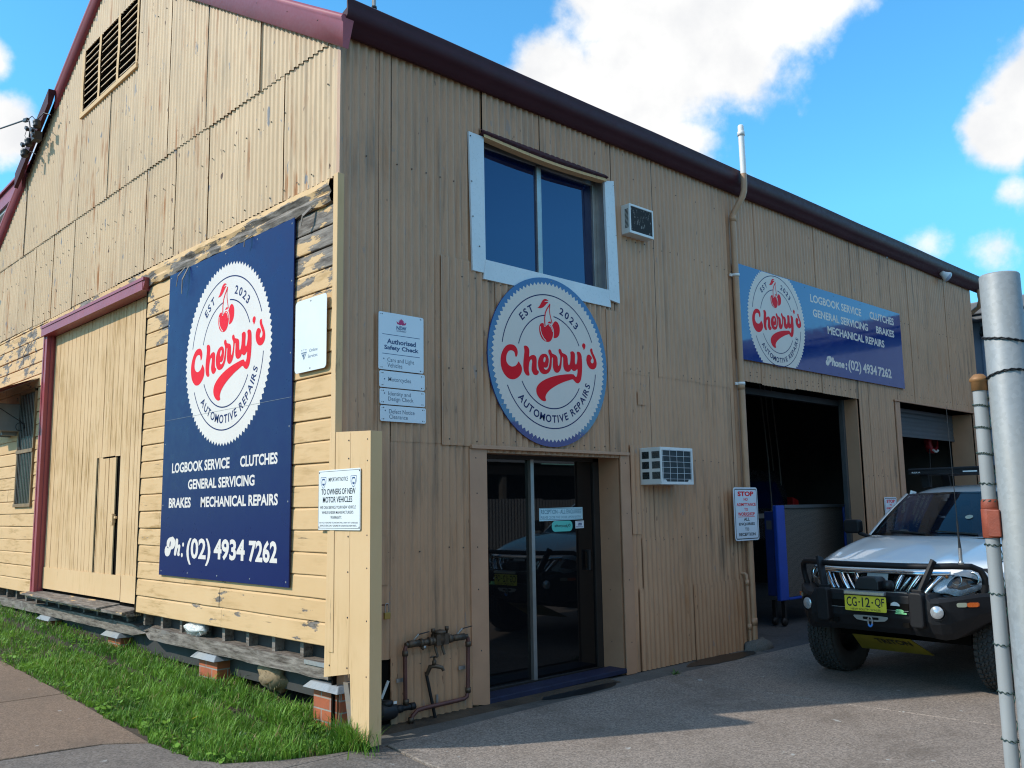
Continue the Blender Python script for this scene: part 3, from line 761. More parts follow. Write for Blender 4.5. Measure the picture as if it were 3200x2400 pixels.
# big timber door with wicket, maroon frame, kick sheets and step
dr = MB(); tint = []; wear = []; rnd = random.Random(17)
y = 3.735; k = 0
W = (4.60, 5.16, .96, 2.27)   # wicket y0,y1,z0,z1
def plank(mb, y0, y1, z0, z1, x, t, w):
    n = 8; rows = []
    for j in range(n + 1):
        z = z0 + (z1 - z0) * j / n; o = .003 * noise.noise(Vector((y0 * 7, z * 1.5, 2)))
        rows.append([(x + .012, y0 + .0015, z), (x + o, y0 + .005, z), (x + o, y1 - .005, z), (x + .012, y1 - .0015, z)])
    s0 = len(mb.v); mb.grid(rows, False)
    for q in range(len(mb.v) - s0): tint.append(t); wear.append(w)
while y < 6.93:
    w = .104; w = rnd.uniform(.085, .165); y1 = min(y + w, 6.95); t = rnd.random(); x = .060 + rnd.uniform(-.002, .002)
    if y1 > W[0] and y < W[1]:
        plank(dr, y, y1, W[3] + (.008 if y > 4.62 else 0), 3.985, x, t, .1)
    else:
        plank(dr, y, y1, .74, 3.985, x, t, rnd.uniform(-.1, .3))
    y = y1
door = dr.build('timber_door', M['doorboard'], bld); vattr(door, 'tint', tint); vattr(door, 'wear', wear)
tint = []; wear = []; wk = MB(); y = W[0] + .006
while y < W[1] - .01:
    y1 = min(y + .104, W[1] - .008); top = W[3] - .012 if y < 5.02 else W[3] + .07
    plank(wk, y, y1, .74, top - (.0 if y > 4.7 else .0), .058 + rnd.uniform(-.002, .003), rnd.random(), .3); y = y1
wko = wk.build('wicket_door', M['doorboard'], door); vattr(wko, 'tint', tint); vattr(wko, 'wear', wear)
lt = MB(); lt.box(.035, .058, 4.50, 4.66, 1.575, 1.60); lt.box(.02, .058, 4.55, 4.575, 1.53, 1.62); lt.box(.03, .058, 4.60, 4.64, 1.545, 1.63); lt.box(.015, .05, 4.545, 4.585, 1.50, 1.54)
lt.build('latch', M['trim'], door, bevel=.004)
kb = MB(); kb.box(.048, .056, 4.31, 6.94, .70, .965); kb.box(.050, .057, 3.735, 4.298, .69, .975); ko = kb.build('kick_sheet', M['trim'], door)
bkd = MB(); bkd.box(.082, .10, 3.70, 6.98, .62, 4.05); bkd.build('door_backing', M['dark'], door)
rg = MB(); rnd = random.Random(4)
rows = [[(-.030, 3.695 + .008 * noise.noise(Vector((z * 9, 1, 1))), z), (-.012, 3.722 + .012 * noise.noise(Vector((z * 11, 4, 1))), z), (.06, 3.728, z)] for z in np.linspace(.60, 4.06, 120)]
rg.grid(rows, False); rgo = rg.build('ragged_edge', M['oldwood'], bld); vattr(rgo, 'wear', [1] * len(rgo.data.vertices))
fr = MB(); fr.box(-.095, .05, 3.66, 7.06, 3.985, 4.105); fr.box(-.105, -.03, 3.62, 7.07, 4.085, 4.118); fr.prism([(3.66, 4.105), (3.60, 4.112), (3.63, 4.04), (3.66, 3.99)], lambda p, q, d: (d, p, q), -.09, -.035)
fr.box(-.050, .062, 6.945, 7.06, .655, 3.985); fr.box(-.058, -.03, 7.035, 7.075, .655, 3.985); fr.box(.0, .03, 6.93, 6.945, .66, 3.985)
fr.m = 1
for z in np.arange(.8, 3.9, .29): fr.lathe([(0, .006), (.006, 0)], (-.058, 7.055, z), (-1, 0, 0), 6)
fr.build('door_frame', [M['maroon'], M['screw']], bld, bevel=.005)
st = MB()
st.add([(.05, 7.10, .665), (-.16, 7.12, .650), (-.175, 4.36, .640), (.05, 4.30, .672), (.05, 7.10, .645), (-.16, 7.12, .625), (-.175, 4.36, .618), (.05, 4.30, .65)], [(0, 1, 2, 3), (7, 6, 5, 4), (0, 4, 5, 1), (1, 5, 6, 2), (2, 6, 7, 3), (3, 7, 4, 0)])
st.add([(.05, 4.31, .655), (-.13, 4.36, .625), (-.14, 3.74, .630), (.05, 3.74, .655), (.05, 4.31, .625), (-.13, 4.36, .595), (-.14, 3.74, .60), (.05, 3.74, .63)], [(0, 1, 2, 3), (7, 6, 5, 4), (0, 4, 5, 1), (1, 5, 6, 2), (2, 6, 7, 3), (3, 7, 4, 0)])
sto = st.build('door_step', M['board'], bld, bevel=.004); vattr(sto, 'wear', [.75] * 16); vattr(sto, 'tint', [1] * 16)
st2 = MB(); st2.box(-.10, .05, 3.72, 7.1, .585, .612); s2 = st2.build('step_support', M['board'], bld); vattr(s2, 'wear', [.4] * 8)

# barred window at the far left with its little awning
wn_ = MB(); wn_.box(-.045, .0, 8.02, 8.06, 1.78, 3.33); wn_.box(-.045, .0, 7.33, 7.37, 1.78, 3.33); wn_.box(-.050, .0, 7.31, 8.08, 1.74, 1.785); wn_.box(-.045, .0, 7.33, 8.06, 3.29, 3.34); wn_.box(-.055, -.03, 7.33, 8.06, 2.47, 2.52)
M['brownframe'] = mat_plain('brown_frame', (.22, .125, .05), .5, var=.25, scale=8)
barw = wn_.build('barred_window', M['brownframe'], bld, bevel=.003)
pn = MB(); pn.box(-.022, -.014, 7.37, 8.02, 1.785, 3.29); pn.build('pane', M['dimglass'], barw)
bb = MB()
for k in range(9): bb.tube([(-.040, 7.42 + k * .070, 1.79), (-.040, 7.42 + k * .070, 3.28)], .006, 6)
bb.build('bars', mat_plain('bar_paint', (.16, .145, .12), .6, var=.2), barw)
aw = MB(); aw.add([(-.02, 7.30, 3.47), (-.62, 7.30, 3.23), (-.62, 9.9, 3.23), (-.02, 9.9, 3.47)], [(0, 1, 2, 3)]); aw.add([(-.02, 7.30, 3.46), (-.62, 7.30, 3.22), (-.62, 9.9, 3.22), (-.02, 9.9, 3.46)], [(3, 2, 1, 0)])
aw.box(-.635, -.615, 7.29, 9.9, 3.18, 3.25)
awn = thing('window_awning', 'maroon sloping awning on curled brackets over the barred window', 'awning', (0, 8.6, 3.2))
aw.build('awning_sheet', M['maroon'], awn)
for y in (7.75, 9.6):
    bk2 = MB()
    bk2.tube([(-.03, y, 2.86), (-.56, y, 3.20)], .006, 6)
    for c, r_ in (((-.10, y, 2.83), .055), ((-.52, y, 3.27), .055)):
        bk2.tube([(c[0] + r_ * math.cos(t), y, c[2] + r_ * math.sin(t)) for t in np.linspace(-.5, 5.2, 18)], .005, 6)
    bk2.build('scroll_bracket', M['iron'], awn)

# glass entrance door in its recess
GY = .30
ef = MB()
ef.box(1.44, 1.52, GY - .03, GY + .03, .03, 2.14); ef.box(3.20, 3.30, GY - .03, GY + .03, .03, 2.14); ef.box(1.44, 3.30, GY - .03, GY + .03, 2.07, 2.16); ef.box(1.44, 3.30, GY - .035, GY + .035, .0, .055)
ent = ef.build('entrance_door', M['bronzealu'], bld, bevel=.003)
em = MB(); em.box(2.302, 2.346, GY - .035, GY + .012, .045, 2.075); em.build('mullion', M['alu'], ent, bevel=.002)
eg = MB(); eg.box(1.52, 2.305, GY + .004, GY + .010, .055, 2.07); eg.box(2.343, 3.20, GY - .010, GY - .004, .055, 2.07); eg.build('glass_pane', M['doorglass'], ent)
eh = MB(); eh.box(3.07, 3.10, GY - .06, GY - .035, 1.00, 1.20); eh.box(3.07, 3.10, GY - .036, GY - .01, 1.00, 1.02); eh.box(3.07, 3.10, GY - .036, GY - .01, 1.18, 1.20); eh.build('handle', M['black'], ent, bevel=.004)
rv = MB(); rv.box(3.285, 3.31, .012, GY - .032, .0, 2.135); rv.box(1.46, 1.485, .012, GY - .032, .0, 2.135); rv.box(1.486, 3.284, .012, GY - .032, 2.11, 2.135)
rv.m = 1
for z in (.3, .8, 1.3, 1.8): rv.lathe([(0, .004), (.006, 0)], (3.285, .16, z), (-1, 0, 0), 6)
rv.build('door_reveal', [M['flash'], M['screw']], bld)
fl = MB()
def flat_flash(mb, poly, off): mb.prism(poly, lambda p, q, d: (p, -d, q), .010, off)
flat_flash(fl, [(1.298, .03), (1.49, .0), (1.487, 2.13), (1.292, 2.125)], .024); flat_flash(fl, [(3.283, .0), (3.44, .0), (3.425, 2.13), (3.283, 2.13)], .024)
fl.prism([(1.30, 2.128), (3.40, 2.128), (3.405, 2.155), (1.295, 2.16)], lambda p, q, d: (p, -d, q), .010, .050)
fl.m = 1
for x, z in ((1.36, 2.05), (1.37, 1.75), (1.37, 1.30), (1.375, .95), (1.40, .45), (3.36, 2.05), (3.36, 1.55), (3.36, .9), (3.37, .3)): fl.lathe([(0, .006), (.007, 0)], (x, -.024, z), (0, -1, 0), 7)
fl.build('door_flashing', [M['flash'], M['screw']], bld, bevel=.002)
bs = MB(); bs.prism([(1.49, .0), (3.30, .02), (3.30, .062), (1.49, .048)], lambda p, q, d: (p, -d, q), -.20, .022); M['bluesill'] = mat_plain('blue_sill', (.012, .016, .048), .6, var=.3, scale=9); bs.build('door_sill', M['bluesill'], bld, bevel=.004)

# upstairs window with white flashings
wf = MB(); wy = .115
wf.box(1.50, 1.545, wy - .02, wy + .03, 3.80, 4.97); wf.box(3.115, 3.16, wy - .02, wy + .03, 3.80, 4.97); wf.box(1.545, 3.115, wy - .02, wy + .03, 3.80, 3.835); wf.box(1.545, 3.115, wy - .02, wy + .03, 4.925, 4.97); wf.box(2.285, 2.335, wy - .028, wy + .03, 3.835, 4.925)
wf.box(2.335, 2.36, wy - .015, wy + .02, 3.835, 4.925)
upw = wf.build('upstairs_window', M['alu'], bld, bevel=.003)
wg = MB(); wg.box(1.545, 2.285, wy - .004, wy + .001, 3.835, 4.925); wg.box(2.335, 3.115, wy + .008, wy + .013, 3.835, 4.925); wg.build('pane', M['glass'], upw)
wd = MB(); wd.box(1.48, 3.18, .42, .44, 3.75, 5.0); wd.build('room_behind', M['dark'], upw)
wrv = MB(); wrv.box(3.16, 3.175, -.005, wy + .03, 3.80, 4.97); wrv.box(1.485, 1.50, -.005, wy + .03, 3.80, 4.97); wrv.box(1.50, 3.16, -.005, wy + .03, 3.785, 3.80); wrv.build('window_reveal', M['alu'], upw)
wfl = MB()
flat_flash(wfl, [(1.309, 4.960), (1.342, 3.690), (1.497, 3.688), (1.488, 4.955)], .032); flat_flash(wfl, [(1.466, 3.632), (3.198, 3.622), (3.182, 3.800), (1.492, 3.812)], .0335 + .003); flat_flash(wfl, [(3.154, 4.95), (3.302, 4.984), (3.339, 3.682), (3.175, 3.70)], .0395)
wfl.m = 1
for x, z in ((1.325, 4.92), (1.335, 4.5), (1.345, 4.18), (1.42, 3.92), (3.29, 4.93), (3.31, 4.4), (3.33, 3.9), (2.1, 3.66)): wfl.lathe([(0, .008), (.007, 0)], (x, -.037, z), (0, -1, 0), 7)
wfl.build('window_flashing', [M['whitemetal'], M['screw']], upw, bevel=.0015)
wh = MB(); rows = []
for k in range(60):
    x = 1.445 + (3.19 - 1.445) * k / 59; sg = -.035 * math.sin(math.pi * k / 59)
    rows.append([(x, -.02, 5.03), (x, -.075 + .01 * math.cos(2 * math.pi * x / PITCH), 4.985 + sg * .6 + .006 * math.cos(2 * math.pi * x / PITCH)), (x, .02, 4.955 + sg)])
wh.grid(rows, True); wh.build('window_hood', M['maroon_dark'], upw)
wb = MB(); rows = []
for k in range(25):
    x = 1.47 + (3.17 - 1.47) * k / 24; sg = -.030 * math.sin(math.pi * k / 24)
    rows.append([(x, -.052, 4.975 + sg), (x, -.055, 4.945 + sg), (x, .02, 4.940 + sg)])
wb.grid(rows, False); wb.build('window_head', M['trim'], upw)

# workshop doorways: flashings, roller shutter
wf2 = MB()
flat_flash(wf2, [(9.79, .0), (9.95, .0), (9.95, 3.12), (9.79, 3.13)], .026); wf2.build('doorway_flashing', M['flash'], bld, bevel=.002); wf2 = MB(); flat_flash(wf2, [(12.93, .0), (13.10, .0), (13.10, 3.12), (12.93, 3.12)], .022)
wf2.build('doorway_flashing', M['flash'], bld, bevel=.002); wf2 = MB(); wf2.prism([(9.75, 3.128), (13.12, 3.128), (13.13, 3.15), (9.74, 3.15)], lambda p, q, d: (p, -d, q), .012, .045)
wf2.build('doorway_flashing', M['flash'], bld, bevel=.002)
for bx_ in ((8.60, 8.625, .014, .24, .0, 3.08), (12.94, 12.965, .014, .38, .0, 3.12), (9.93, 9.95, .014, .30, .0, 3.12), (5.555, 5.57, .014, .30, .0, 3.08)):
    MB().box(*bx_).build('doorway_jamb', M['flash'], bld, bevel=.002)
M['shutter_'] = mat_plain('door_post_grey', (.085, .09, .095), .5, .3, var=.15)
MB().box(8.535, 8.598, .20, .26, .0, 3.08).build('door_post', M['shutter_'], bld); js = MB(); js.box(5.58, 8.52, .24, .32, 2.99, 3.07); js.build('door_track', M['iron'], bld)
rs = MB(); M['shutter'] = mat_plain('shutter_grey', (.10, .11, .12), .5, .2, var=.08)
rows = []
for z in np.linspace(2.70, 3.12, 57): rows.append([(9.96, .34 - .008 * abs(math.sin(z * 42)), z), (12.935, .34 - .008 * abs(math.sin(z * 42)), z)])
rs.grid(rows, True); rs.box(9.96, 12.935, .325, .35, 2.66, 2.70); rs.build('roller_shutter', M['shutter'], bld)

# ------------------------------------------------------------------ lettering
LG = {}
LG['C']=[(-0.648,0.135),(-0.596,0.132),(-0.56,0.106),(-0.542,0.07),(-0.544,0.036),(-0.554,0.008),(-0.573,-0.004),(-0.584,0.005),(-0.587,0.032),(-0.602,0.058),(-0.639,0.067),(-0.68,0.057),(-0.71,0.024),(-0.725,-0.026),(-0.723,-0.069),(-0.697,-0.1),(-0.661,-0.118),(-0.62,-0.118),(-0.579,-0.104),(-0.549,-0.074),(-0.534,-0.045),(-0.511,-0.07),(-0.485,-0.101),(-0.477,-0.138),(-0.491,-0.184),(-0.529,-0.225),(-0.582,-0.255),(-0.635,-0.266),(-0.693,-0.259),(-0.744,-0.228),(-0.787,-0.178),(-0.807,-0.121),(-0.813,-0.057),(-0.801,0.004),(-0.767,0.067),(-0.723,0.11),(-0.686,0.128)]
LG['h']=[(-0.446,0.13),(-0.438,0.142),(-0.415,0.147),(-0.384,0.14),(-0.362,0.117),(-0.356,0.09),(-0.359,0.056),(-0.364,0.016),(-0.341,0.036),(-0.309,0.049),(-0.274,0.051),(-0.248,0.034),(-0.239,0.001),(-0.242,-0.055),(-0.243,-0.1),(-0.232,-0.124),(-0.209,-0.13),(-0.21,-0.153),(-0.23,-0.174),(-0.261,-0.185),(-0.292,-0.18),(-0.318,-0.151),(-0.329,-0.119),(-0.32,-0.063),(-0.313,-0.028),(-0.319,-0.009),(-0.334,-0.005),(-0.354,-0.027),(-0.366,-0.067),(-0.374,-0.123),(-0.369,-0.156),(-0.359,-0.183),(-0.366,-0.197),(-0.393,-0.201),(-0.423,-0.191),(-0.449,-0.158),(-0.459,-0.109),(-0.457,-0.043),(-0.444,0.03),(-0.435,0.087)]
LG['erry']=[(-0.116,0.085),(-0.072,0.081),(-0.045,0.05),(-0.039,0.01),(-0.048,-0.036),(-0.061,-0.065),(-0.089,-0.082),(-0.117,-0.079),(-0.129,-0.078),(-0.118,-0.099),(-0.086,-0.105),(-0.057,-0.088),(-0.041,-0.058),(-0.027,-0.011),(-0.019,0.035),(-0.021,0.069),(-0.04,0.096),(-0.047,0.123),(-0.035,0.141),(-0.014,0.144),(0.005,0.129),(0.013,0.101),(0.049,0.094),(0.089,0.084),(0.109,0.06),(0.112,0.02),(0.112,-0.02),(0.122,-0.042),(0.139,-0.023),(0.153,0.018),(0.158,0.065),(0.159,0.094),(0.139,0.115),(0.126,0.145),(0.137,0.166),(0.158,0.171),(0.178,0.156),(0.189,0.126),(0.23,0.119),(0.267,0.108),(0.285,0.078),(0.286,0.037),(0.289,0.003),(0.302,-0.014),(0.318,0.0),(0.332,0.036),(0.336,0.083),(0.339,0.119),(0.332,0.147),(0.349,0.16),(0.383,0.167),(0.412,0.15),(0.418,0.121),(0.414,0.074),(0.412,0.033),(0.424,0.005),(0.441,0.018),(0.455,0.055),(0.461,0.096),(0.458,0.131),(0.447,0.159),(0.468,0.173),(0.503,0.168),(0.532,0.145),(0.539,0.092),(0.543,0.016),(0.537,-0.061),(0.526,-0.132),(0.506,-0.187),(0.471,-0.216),(0.445,-0.22),(0.412,-0.209),(0.383,-0.185),(0.366,-0.175),(0.32,-0.188),(0.202,-0.224),(0.078,-0.274),(-0.021,-0.327),(-0.078,-0.371),(-0.103,-0.407),(-0.11,-0.435),(-0.098,-0.457),(-0.1,-0.468),(-0.128,-0.477),(-0.168,-0.47),(-0.214,-0.443),(-0.251,-0.401),(-0.26,-0.357),(-0.249,-0.318),(-0.209,-0.275),(-0.145,-0.236),(-0.049,-0.194),(0.081,-0.157),(0.205,-0.133),(0.373,-0.111),(0.394,-0.121),(0.41,-0.14),(0.427,-0.143),(0.444,-0.128),(0.455,-0.08),(0.456,-0.039),(0.434,-0.059),(0.408,-0.074),(0.374,-0.073),(0.35,-0.055),(0.341,-0.056),(0.324,-0.081),(0.29,-0.095),(0.248,-0.093),(0.216,-0.068),(0.205,-0.028),(0.207,0.029),(0.206,0.073),(0.196,0.083),(0.187,0.071),(0.182,0.027),(0.176,-0.025),(0.162,-0.073),(0.132,-0.11),(0.099,-0.124),(0.062,-0.119),(0.035,-0.09),(0.027,-0.046),(0.03,0.012),(0.031,0.046),(0.023,0.057),(0.013,0.044),(0.009,-0.007),(0.004,-0.059),(-0.018,-0.107),(-0.055,-0.144),(-0.111,-0.16),(-0.159,-0.156),(-0.197,-0.129),(-0.219,-0.081),(-0.222,-0.025),(-0.205,0.027),(-0.168,0.068)]
LG['hole']=[(-0.109,0.049),(-0.094,0.042),(-0.09,0.017),(-0.107,-0.013),(-0.123,-0.021),(-0.131,-0.004),(-0.126,0.027)]
LG['ap']=[(0.568,0.288),(0.602,0.283),(0.615,0.261),(0.604,0.227),(0.582,0.202),(0.569,0.211),(0.574,0.22),(0.553,0.236),(0.548,0.259)]
LG['s']=[(0.719,0.239),(0.737,0.235),(0.738,0.214),(0.748,0.186),(0.782,0.141),(0.806,0.096),(0.813,0.049),(0.798,0.011),(0.766,-0.016),(0.726,-0.025),(0.678,-0.015),(0.64,0.02),(0.62,0.065),(0.622,0.113),(0.641,0.147),(0.667,0.158),(0.698,0.15),(0.719,0.132),(0.727,0.112),(0.709,0.098),(0.699,0.079),(0.707,0.059),(0.729,0.051),(0.752,0.063),(0.758,0.097),(0.737,0.131),(0.708,0.175),(0.693,0.21),(0.701,0.231)]
LG['leaf']=[(-0.212,0.619),(-0.19,0.628),(-0.167,0.655),(-0.144,0.69),(-0.121,0.721),(-0.093,0.739),(-0.066,0.743),(-0.038,0.735),(-0.019,0.724),(-0.05,0.724),(-0.083,0.713),(-0.095,0.7),(-0.061,0.711),(-0.02,0.709),(-0.051,0.692),(-0.085,0.659),(-0.118,0.632),(-0.157,0.617),(-0.19,0.615)]
LG['c1']=[(-0.146,0.444),(-0.121,0.445),(-0.108,0.437),(-0.111,0.411),(-0.098,0.401),(-0.078,0.412),(-0.058,0.43),(-0.036,0.443),(-0.008,0.44),(0.019,0.424),(0.04,0.387),(0.046,0.348),(0.035,0.296),(0.008,0.253),(-0.025,0.233),(-0.064,0.228),(-0.108,0.236),(-0.151,0.262),(-0.177,0.301),(-0.191,0.35),(-0.188,0.398),(-0.173,0.429)]
LG['c2']=[(0.089,0.497),(0.117,0.492),(0.144,0.468),(0.16,0.43),(0.161,0.382),(0.149,0.337),(0.122,0.306),(0.082,0.289),(0.046,0.287),(0.058,0.326),(0.059,0.37),(0.047,0.412),(0.025,0.437),(0.045,0.455),(0.06,0.481)]
LG['c3']=[(-0.049,0.453),(-0.029,0.473),(-0.007,0.481),(0.012,0.477),(0.015,0.453),(-0.019,0.457)]
LG['st1']=[(0.002,0.691),(-0.053,0.624),(-0.082,0.573),(-0.095,0.508),(-0.094,0.449),(-0.089,0.414)]
LG['st2']=[(0.002,0.687),(-0.011,0.638),(-0.007,0.579),(0.011,0.518),(0.029,0.461)]
LG['hl']=[(-0.169,0.4),(-0.167,0.353),(-0.15,0.305),(-0.118,0.266),(-0.08,0.239)]
LG['hl2']=[(-0.025,0.432),(0.008,0.415),(0.026,0.385),(0.034,0.361)]
LG['P2']=[(0.046,0.106),(0.05,0.141),(0.09,0.171),(0.152,0.18),(0.186,0.185),(0.203,0.174),(0.236,0.156),(0.246,0.121),(0.228,0.087),(0.189,0.066),(0.15,0.062),(0.142,0.044),(0.13,0.021),(0.104,0.0),(0.063,-0.007),(0.027,0.001),(0.006,0.03),(0.007,0.065),(0.03,0.091),(0.051,0.098),(0.063,0.075),(0.091,0.069),(0.095,0.081),(0.062,0.086)]
LG['Ph2']=[(0.127,0.142),(0.142,0.131),(0.134,0.09),(0.113,0.083),(0.112,0.119)]
LG['ph2']=[(0.249,0.161),(0.276,0.169),(0.304,0.162),(0.309,0.134),(0.301,0.105),(0.341,0.116),(0.362,0.1),(0.352,0.066),(0.341,0.032),(0.358,0.021),(0.336,0.003),(0.303,0.005),(0.294,0.025),(0.311,0.065),(0.312,0.088),(0.297,0.076),(0.279,0.042),(0.272,0.013),(0.248,0.004),(0.221,0.012),(0.225,0.046),(0.247,0.104)]
_tc = {}
def glyphs(txt, bold=0.0):
    """flat outline of a text line: verts 2-D, faces, and bounding box"""
    key = (txt, bold)
    if key not in _tc:
        cu = bpy.data.curves.new('t', 'FONT'); cu.body = txt; cu.size = 1; cu.offset = bold; cu.resolution_u = 3
        o = bpy.data.objects.new('t', cu); COL.objects.link(o)
        dg = bpy.context.evaluated_depsgraph_get(); dg.update()
        me = bpy.data.meshes.new_from_object(o.evaluated_get(dg))
        v = [(p.co.x, p.co.y) for p in me.vertices]; f = [tuple(p.vertices) for p in me.polygons]
        bpy.data.objects.remove(o); bpy.data.curves.remove(cu); bpy.data.meshes.remove(me)
        xs = [p[0] for p in v]; ys = [p[1] for p in v]
        _tc[key] = (v, f, min(xs), max(xs), min(ys), max(ys))
    return _tc[key]
def text(mb, fn, d, txt, x0, x1, y0, y1, bold=.012, slant=0.0):
    """set txt into the box x0..x1, y0..y1 of a sign's own plane"""
    v, f, a0, a1, b0, b1 = glyphs(txt, bold)
    sx, sy = (x1 - x0) / (a1 - a0), (y1 - y0) / (b1 - b0)
    mb.add([fn(x0 + (p - a0) * sx + slant * (q - b0) * sy, y0 + (q - b0) * sy, d) for p, q in v], f, False)
def arc_text(mb, fn, d, txt, r, a_mid, h, cx, cy, inward, width=None, bold=.012, sx=1.0, gap=.16):
    """letters along a circle; inward: tops point to the centre (text at the bottom)"""
    ws = []
    for ch in txt:
        if ch == ' ': ws.append(.30)
        else: g_ = glyphs(ch, bold); ws.append(g_[3] - g_[2])
    cap = glyphs('H', bold); s_ = h / (cap[5] - cap[4])
    tot = sum(ws) + gap * (len(txt) - 1)
    k = (width / (tot * s_)) if width else 1.0
    pos = -tot / 2
    for ch, w in zip(txt, ws):
        if ch != ' ':
            v, f, a0, a1, b0, b1 = glyphs(ch, bold); vs = []
            ang = a_mid + (1 if inward else -1) * (pos + w / 2) * s_ * k / r
            for p, q in v:
                px = (p - a0 - w / 2) * s_ * k * sx; py = q * s_
                if inward:   # baseline on the outer side
                    rad = r - py; er = Vector((math.cos(ang), math.sin(ang))); et = Vector((-math.sin(ang), math.cos(ang)))
                    P = er * rad + et * px
                else:
                    rad = r + py; er = Vector((math.cos(ang), math.sin(ang))); et = Vector((math.sin(ang), -math.cos(ang)))
                    P = er * rad + et * px
                vs.append(fn(cx + P.x, cy + P.y, d))
            mb.add(vs, f, False)
        pos += w + gap
def smooth_loop(pts, it=2):
    for _ in range(it):
        q = []; n = len(pts)
        for i in range(n):
            a, b = pts[i], pts[(i + 1) % n]
            q += [(a[0] * .75 + b[0] * .25, a[1] * .75 + b[1] * .25), (a[0] * .25 + b[0] * .75, a[1] * .25 + b[1] * .75)]
        pts = q
    return pts
def ring(mb, fn, d, cx, cy, r0, r1, a0=0, a1=360, n=96):
    n = max(4, int(n * abs(a1 - a0) / 360)); vs = []
    for k in range(n + 1):
        t = R(a0 + (a1 - a0) * k / n); vs += [fn(cx + r0 * math.cos(t), cy + r0 * math.sin(t), d), fn(cx + r1 * math.cos(t), cy + r1 * math.sin(t), d)]
    mb.add(vs, [(2 * k, 2 * k + 1, 2 * k + 3, 2 * k + 2) for k in range(n)], False)
def stroke(mb, fn, d, pts, w):
    L, Rr = [], []
    for i, p in enumerate(pts):
        a = Vector(pts[max(i - 1, 0)]); b = Vector(pts[min(i + 1, len(pts) - 1)]); t = (b - a).normalized(); nrm = Vector((-t.y, t.x)) * w / 2
        L.append(Vector(p) + nrm); Rr.append(Vector(p) - nrm)
    mb.add([fn(p.x, p.y, d) for q in zip(L, Rr) for p in q], [(2 * k, 2 * k + 1, 2 * k + 3, 2 * k + 2) for k in range(len(pts) - 1)], False)
def rrect(x0, x1, y0, y1, r, n=5):
    out = []
    for cx, cy, a in ((x1 - r, y1 - r, 0), (x0 + r, y1 - r, 90), (x0 + r, y0 + r, 180), (x1 - r, y0 + r, 270)):
        out += [(cx + r * math.cos(R(a + 90 * k / n)), cy + r * math.sin(R(a + 90 * k / n))) for k in range(n + 1)]
    return out
def frame_line(mb, fn, d, x0, x1, y0, y1, r, w):
    a, b = rrect(x0, x1, y0, y1, r), rrect(x0 + w, x1 - w, y0 + w, y1 - w, max(.001, r - w)); n = len(a)
    mb.add([fn(p, q, d) for p, q in a + b], [(i, (i + 1) % n, n + (i + 1) % n, n + i) for i in range(n)], False)
def disc(mb, fn, d, cx, cy, r, n=12):
    mb.add([fn(cx + r * math.cos(2 * math.pi * k / n), cy + r * math.sin(2 * math.pi * k / n), d) for k in range(n)], [tuple(range(n))], False)
def badge(parent, fn, d, cx, cy, r, disc_r=.948, clip=None, step=.0006):
    """the round cherry badge with its toothed edge; r = radius of the full circle"""
    F = lambda p, q, dd: fn(cx + p * r, cy + q * r, dd)
    b = MB(); n = 92; pts = []
    for k in range(n):
        t0, t1 = 2 * math.pi * k / n, 2 * math.pi * (k + .5) / n
        pts += [(disc_r * math.cos(t0), disc_r * math.sin(t0)), ((disc_r - .036) * math.cos(t1), (disc_r - .036) * math.sin(t1))]
    if clip: pts = [(p, max(clip[0], min(clip[1], q))) for p, q in pts]
    b.poly([pts], F, d); b.build('badge_disc', M['signwhite'], parent)
    k_ = MB(); w = .013
    for r_, a0, a1 in ((.795, 23, 169.5), (.55, 26, 84), (.55, 98, 163.5)): ring(k_, F, d + step, 0, 0, r_ - w / 2, r_ + w / 2, a0, a1)
    for r_, a0, a1 in ((.785, -155, -6), (.553, -151, -30)): ring(k_, F, d + step, 0, 0, r_ - w / 2, r_ + w / 2, a0, a1)
    arc_text(k_, F, d + step, 'EST', .632, R(126), .088, 0, 0, False, .235, .022)
    arc_text(k_, F, d + step, '2023', .615, R(60), .088, 0, 0, False, .335, .022)
    arc_text(k_, F, d + step, 'AUTOMOTIVE REPAIRS', .715, R(-79.5), .088, 0, 0, True, 1.52, .022)
    k_.build('badge_lettering', M['ink'], parent)
    c = MB()
    for i, nm in enumerate(('c2', 'c3', 'c1', 'leaf')): c.poly([smooth_loop(LG[nm])], F, d + step * (1 + i * .5))
    stroke(c, F, d + step * 3.2, LG['st1'], .016); stroke(c, F, d + step * 3.5, LG['st2'], .011)
    c.build('badge_cherries', M['red'], parent)
    h = MB(); stroke(h, F, d + step * 4, LG['hl'], .011); stroke(h, F, d + step * 4, LG['hl2'], .009); h.build('badge_highlight', M['signwhite'], parent)
    t = MB()
    for i, nm in enumerate(('C', 'h', 'ap', 's')): t.poly([smooth_loop(LG[nm])], F, d + step * (1.2 + .3 * i))
    t.poly([smooth_loop(LG['erry']), smooth_loop(LG['hole'])[::-1]], F, d + step * 2.6)
    t.build('badge_script', M['red'], parent)
def SR(p, q, d): return (p, -d, q)            # plane of the side wall: p = x, q = z
def SL(p, q, d): return (-d, -p, q)           # plane of the street wall: p = -y, q = z
def phone_script(mb, fn, d, x, y, k, kx=1.0):
    F = lambda p, q, dd: fn(x + p * k * kx, y + q * k, dd)
    mb.poly([smooth_loop(LG['P2'], 1), smooth_loop(LG['Ph2'], 1)[::-1]], F, d); mb.poly([smooth_loop(LG['ph2'], 1)], F, d + .0004)

